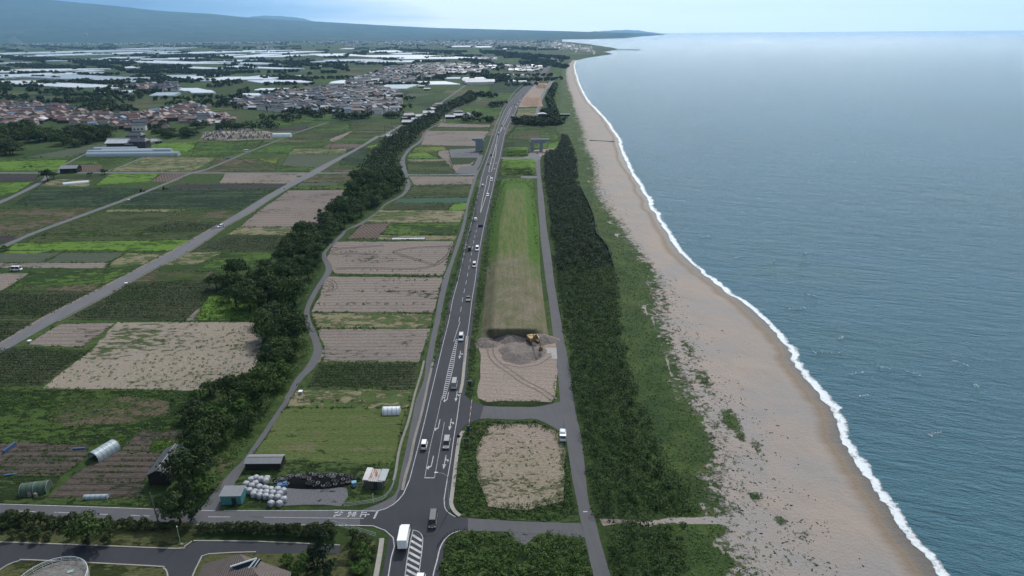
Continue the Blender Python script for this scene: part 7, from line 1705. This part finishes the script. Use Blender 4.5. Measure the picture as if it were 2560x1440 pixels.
# ------------------------------------------------------------------ greenhouse blocks
FILM = mat('greenhouse_film', (.64, .67, .70), .32, .5, .08, .05); FILMG = mat('grey_greenhouse_film', (.36, .42, .47), .4, .5, .1, .05)
GH = [(0,70,131,141,.6),(93,272,127,136,1),(80,185,135,145,1),(274,367,131,138,.8),(342,385,121,124,.5),(431,463,120,123,0),(280,358,143.5,146,.2),(361,480,146.5,150.5,.2),(328,435,151,164,-2.4),(307,354,168,172,0),(-20,181,175,184,1.2),(-20,124,186,200,1.5),(56,241,188,203,-3),(165,253,192,203,-3),(41,140,204,219,-2.5),(99,243,209,223,-3),(247,328,197,209,-2),(329,480,190,200,1.5),(255,297,220,226,0),(278,352,229,236,1),(385,443,234,243,-.5),(0,48,157,161,0),(191,276,148,155,.8),(203,247,178,181,0),
 (496,621,128,135.5,1.2),(545,590,138,143,0),(613,677,137,146,0),(636,689,128,134,-.5),(700,770,130,135,.5),(687,747,139,145,.5),(543,609,152,157,.8),(576,673,158,163.5,-1.5),(461,516,168,175,-2.2),(578,597,166,170,0),(625,660,168,176,-2.4),(662,693,168,176,-2.4),(440,508,193,201,-.8),(535,697,194,202,.3),(512,565,201,205,0),(660,690,200,205,-.4),(634,749,191,195,.4),(638,765,203,210,-1.4),(790,889,136,143,-.8),(819,920,151,158,.6),(806,865,164,167,0),(450,508,223,231,-1.4),(479,533,229,236,-1),(646,718,224,229,0),(650,690,232,236,0),(613,653,237,243,-1),
 (924,999,128,133,-.4),(985,1070,134,138,0),(938,1124,139,151,-1.2),(860,969,151,160,-1.5),(945,1054,153,157,.6),(949,1033,214,226,.2),(1058,1132,206,215,-.8),(1113,1151,196,200,0),(1157,1210,196,202,0),(1132,1190,116,118.5,0),(1185,1229,117,120,0),(1257,1278,122,124,0),(830,868,207,212,0),(840,900,203,208,.4),(858,884,122,124,0),(1270,1291,203,206,0),(1296,1317,203,206.5,0)]
gitems = []
for (x0_, x1_, y0_, y1_, sk) in GH:
    A_ = np.array(G(x0_, (y0_ + y1_) / 2)[:2]); B_ = np.array(G(x1_, (y0_ + y1_) / 2)[:2]); nr_, fr_ = G((x0_ + x1_) / 2, y1_)[1], G((x0_ + x1_) / 2, y0_)[1]
    dep = (fr_ - nr_) * .85; wdt = B_[0] - A_[0]; ns = int(np.clip(dep / 9, 1, 14)); sw = dep / ns * .97; hgt = float(np.clip(sw * .35, 2.8, 5.5)); yc = (nr_ + fr_) / 2
    r = empty('greenhouse', (float(A_[0]), float(yc), 0), 0, 'x', 'greenhouse', 'white greenhouses across the plain')
    mb = MB(); wl2 = MB()
    for s_ in range(ns):
        yo = (s_ - (ns - 1) / 2) * sw; xo = sk * (s_ - (ns - 1) / 2) * sw * .55; cut = rnd.uniform(0, .03) * wdt
        q = [(yo - sw / 2, hgt * .55)] + [(yo - sw / 2 * math.cos(math.pi * i / 6), hgt * (.55 + .45 * math.sin(math.pi * i / 6))) for i in range(1, 6)] + [(yo + sw / 2, hgt * .55)]
        V = [(xo, a, b) for a, b in q] + [(xo + wdt - cut, a, b) for a, b in q]; k = len(q)
        mb.add(V, [(i + 1, i, k + i, k + i + 1) for i in range(k - 1)], 0, True)
        wl2.add([(xo + .05, yo - sw / 2, 0), (xo + wdt - cut, yo - sw / 2, 0), (xo + wdt - cut, yo - sw / 2, hgt * .55), (xo + .05, yo - sw / 2, hgt * .55)], [(0, 1, 2, 3)])
        for xx in (xo, xo + wdt - cut): wl2.add([(xx, yo - sw / 2, 0), (xx, yo + sw / 2, 0)] + [(xx, a, b) for a, b in reversed(q)], [tuple(range(k + 2))])
    grey_ = rnd.random() < .25
    mb.build('film_roof', FILMG if grey_ else FILM, r); wl2.build('side_wall', FILMG, r)
    dpt = 'behind the villages' if y1_ > 185 else ('mid plain' if y1_ > 148 else 'far plain')
    sd = 'at the far left' if x0_ < 180 else ('left of centre' if x0_ < 480 else ('towards the centre' if x0_ < 800 else 'near the highway side'))
    sz = 'wide' if x1_ - x0_ > 100 else ('medium' if x1_ - x0_ > 55 else 'narrow')
    gitems.append((r, '%s %s greenhouse %s, %s' % (sz, 'greyish' if grey_ else 'white', dpt, sd), x0_))
uniq(gitems, 'from left')
# low white farm sheds by the lane and the row of small hoops
for i in range(7):
    x, y, _ = G(1274 + i * 7.5, 191.5); tunnel(0, 0, 8, 22, 4.5, R(12), PLW, 'small white hoop in the row near the far highway bend', group='row of small white hoops by the far bend', loc=(x, y, 0))
for px, py, w_, lb in [(1186,207,48,'broad white-roofed farm building at the end of the straight farm track'), (1190,211,44,'nearer white-roofed farm building at the end of the straight track'), (1216,210,34,'white gabled farm building, right of the pair at the track end')]:
    x, y, _ = G(px, py); r = empty('barn', (x, y, 0), R(4), lb, 'barn'); MB().box((0, 0, 2.5), (w_ * .9, 22, 5)).build('wall', WM['white'], r); MB().prism([(-12.5, 4.9), (0, 9), (12.5, 4.9), (12.5, 5.2), (0, 9.4), (-12.5, 5.2)], -w_ / 2, w_ / 2, 0, 'X').build('roof', RM['pale'], r)
# ------------------------------------------------------------------ cemetery
field('cemetery_ground', [(512,330),(560,322),(640,322),(692,334),(680,348),(560,352),(498,351)], soil('cemetery_gravel', (.27, .23, .20), (.17, .15, .12), weed=(.04, .06, .02), weed_amt=.3), .2, .5)
STM = [mat('dark_granite', (.06, .06, .068), .35, .5, .15, 2), mat('grey_granite', (.24, .24, .25), .4, .5, .12, 2)]
GM = []
for j in range(4):
    q = MB(); hh_ = [1.3, 1.8, 1.1, 2.4][j]; w_ = [1.0, 1.1, 1.6, .7][j]
    q.box((0, 0, .2), (w_ * 1.9, w_ * 1.7, .4)); q.box((0, 0, .55), (w_ * 1.2, w_ * 1.1, .35)); q.box((0, 0, .7 + hh_ / 2), (w_ * .62, w_ * .6, hh_)); GM.append(q.mesh('gravestone', STM[j % 2]))
CQ = fill([(514,334),(560,325),(640,325),(690,337),(678,346),(560,350),(504,350)], 4.6, 301, .48, .55)
CQ = CQ[np.argsort(CQ[:, 1])][:290]
for x, y in CQ:
    j = rnd.randrange(4); o = link('gravestone', GM[j], None, (x, y, .12), rnd.uniform(-.3, .3)); s = rnd.uniform(.7, 1.05); o.scale = (s, s, s)
    lb = ['low dark gravestone among the crowded graves of the cemetery', 'tall grey gravestone among the crowded graves of the cemetery', 'broad dark gravestone among the crowded graves of the cemetery', 'slim grey pillar gravestone among the crowded graves of the cemetery'][j]
    props(o, lb, 'gravestone', lb.split(' among')[0] + 's of the cemetery')
# ------------------------------------------------------------------ far landmarks
p = ray(np.array([217.0]), np.array([92.0]), np.array([11300.0]))[0]
r = empty('tower_building', (float(p[0]), float(p[1]), 0), 0, 'tall pale stepped tower building below the left hills', 'tower')
MB().box((0, 0, 60), (44, 40, 120), 0, 0, .75).build('tower', WM['tan'], r); MB().box((0, -10, 40), (80, 60, 30)).box((-110, -10, 38), (70, 50, 24), 0, 0, .7).build('lower_wing', WM['tan'], r); MB().box((0, 0, 124), (22, 20, 10)).build('roof_block', WM['white'], r)
for px0, px1, py, lb in [(1504,1600,124.5,'long thin breakwater reaching out from the far cape'), (1586,1606,124.0,'short hooked tip of the far breakwater')][:1]:
    A_, B_ = G(px0, 125.6), G(px1, 124); mb = MB(); linestrip(mb, [A_[:2], B_[:2]], 14, 2.2); linestrip(mb, [G(1584, 126.5)[:2], G(1602, 124.4)[:2]], 12, 2.25); mb.box(((A_[0] + B_[0]) / 2, (A_[1] + B_[1]) / 2, .6), (B_[0] - A_[0], 12, 3.1), 0, math.atan2(B_[1] - A_[1], B_[0] - A_[0]))
    props(mb.build('breakwater', CONC), lb, 'breakwater')
x, y, _ = G(1638, 98.4); r = empty('boat', (x, y, -.5), 0, 'tiny dark boat far out on the sea beyond the breakwater', 'boat')
MB().prism([(-16, 4), (-13, -1), (12, -1), (19, 5), (10, 3.4)], -4, 4).build('hull', DARKM, r); MB().box((-6, 0, 6), (8, 5, 5)).build('cabin', WM['white'], r)
# smoke drifting from a field fire
sm = bpy.data.materials.new('smoke'); sm.use_nodes = True; n_, l_ = sm.node_tree.nodes, sm.node_tree.links; n_.clear()
oo = n_.new('ShaderNodeOutputMaterial'); vv_ = n_.new('ShaderNodeVolumePrincipled'); vv_.inputs['Density'].default_value = .004; vv_.inputs['Color'].default_value = (1, 1, 1, 1); l_.new(vv_.outputs[0], oo.inputs['Volume'])
a = np.array(G(74, 137, 4)); V = []
for j_ in range(17):
    for i_ in range(16):
        u_ = j_ / 16; rr2 = (5 + 34 * u_) * math.sqrt(max(0, 1 - u_ ** 6)) * (j_ > 0); t_ = 6.283 * i_ / 16; wob = 1 + .22 * math.sin(3 * t_ + 9 * u_)
        V.append((a[0] - 130 * u_ ** 1.3 + rr2 * wob * math.cos(t_) * .6, a[1] + 60 * u_ + rr2 * math.sin(t_), a[2] + 85 * u_ + rr2 * wob * .55 * math.sin(t_)))
q = MB(); q.add(V, [(j_ * 16 + i_, j_ * 16 + (i_ + 1) % 16, (j_ + 1) * 16 + (i_ + 1) % 16, (j_ + 1) * 16 + i_) for j_ in range(16) for i_ in range(16)])
props(q.build('smoke', sm), 'pale smoke drifting from a field fire among the far greenhouses', 'smoke', kind='stuff')
# stream mouth, timber and flotsam on the beach
props(MB().poly(pix((1464,338),(1480,340),(1482,346),(1474,353),(1466,350),(1470,344)), .55).build('stream_pool', mat('still_water', (.05, .06, .065), .05, .6, 0), None), kind='structure')
A_, B_ = G(1474, 351.5, .9), G(1536, 355, .3); props(MB().tube(A_, B_, .7, .7, 8).build('outfall_pipe', DARKM), 'long dark outfall pipe lying across the beach below the stream pool', 'pipe')
rs = np.random.RandomState(77); bsel = (dw.ravel() > 12) & (dw.ravel() < 44) & (rs.rand(len(bq)) < .02 * np.clip(deb.ravel(), 0.05, 1)) & (PYg.ravel() > 420)
V, Fq = [], []
q = MB()
for (x, y, _), z in zip(bq[bsel], zz.ravel()[bsel]):
    a = rs.rand() * 3.14; L = rs.uniform(.25, 1.0); q.box((x + rs.uniform(-.5, .5), y + rs.uniform(-.8, .8), z + .06), (L, rs.uniform(.1, .3), .14), 0, a, .5)
    for _k in range(3): q.box((x + rs.normal() * 1.1, y + rs.normal() * 1.4, z + .05), (rs.uniform(.1, .4), rs.uniform(.08, .25), .1), 0, rs.rand() * 3, .5)
props(q.build('driftwood', mat('driftwood', (.055, .04, .032), .9, .2, .3, 2)), 'dark driftwood and washed-up weed strewn along the upper beach', 'driftwood', kind='stuff')
# small wind-broken crests offshore
q = []
for px, py, w_, h_, an in [(2052,876,3.0,2.2,0),(2075,879,6,1.0,5),(2012,628,4,1.6,80),(2010,655,3,1.2,10),(1935,650,3,2,60),(2030,735,3,1,-30),(1990,768,5,.8,0),(2210,915,3,1.4,-40),(2285,930,2.5,1.2,-50),(2405,905,3,1.0,-60),(2340,1080,3,1,30),(2140,930,3.4,1,10),(2105,840,2,1,40),(2445,965,3,1.4,70),(2160,985,2,.9,20),(1880,820,3,.8,0),(1760,590,5,1.2,20),(1850,640,4,1,20),(1700,500,6,1.4,15),(2100,1050,2,.8,60)]:
    cx_, cy_, _ = G(px, py); n0 = 18; t_ = nrs.rand(n0)[:, None] - .5; ca, sa = math.cos(R(an)), math.sin(R(an))
    xx = t_ * w_ * 1.6; yy_ = nrs.normal(size=(n0, 1)) * h_ * .28; q.append(np.concatenate([cx_ + xx * ca - yy_ * sa, cy_ + xx * sa + yy_ * ca, np.full((n0, 1), -.42)], 1))
scatter('whitecaps', np.concatenate(q), .22, .08, 4, .20, mat('white_foam', (.75, .78, .8), .7, .2, .05), 0, 88, 'small breaking whitecaps on the water beyond the surf', 'whitecaps')
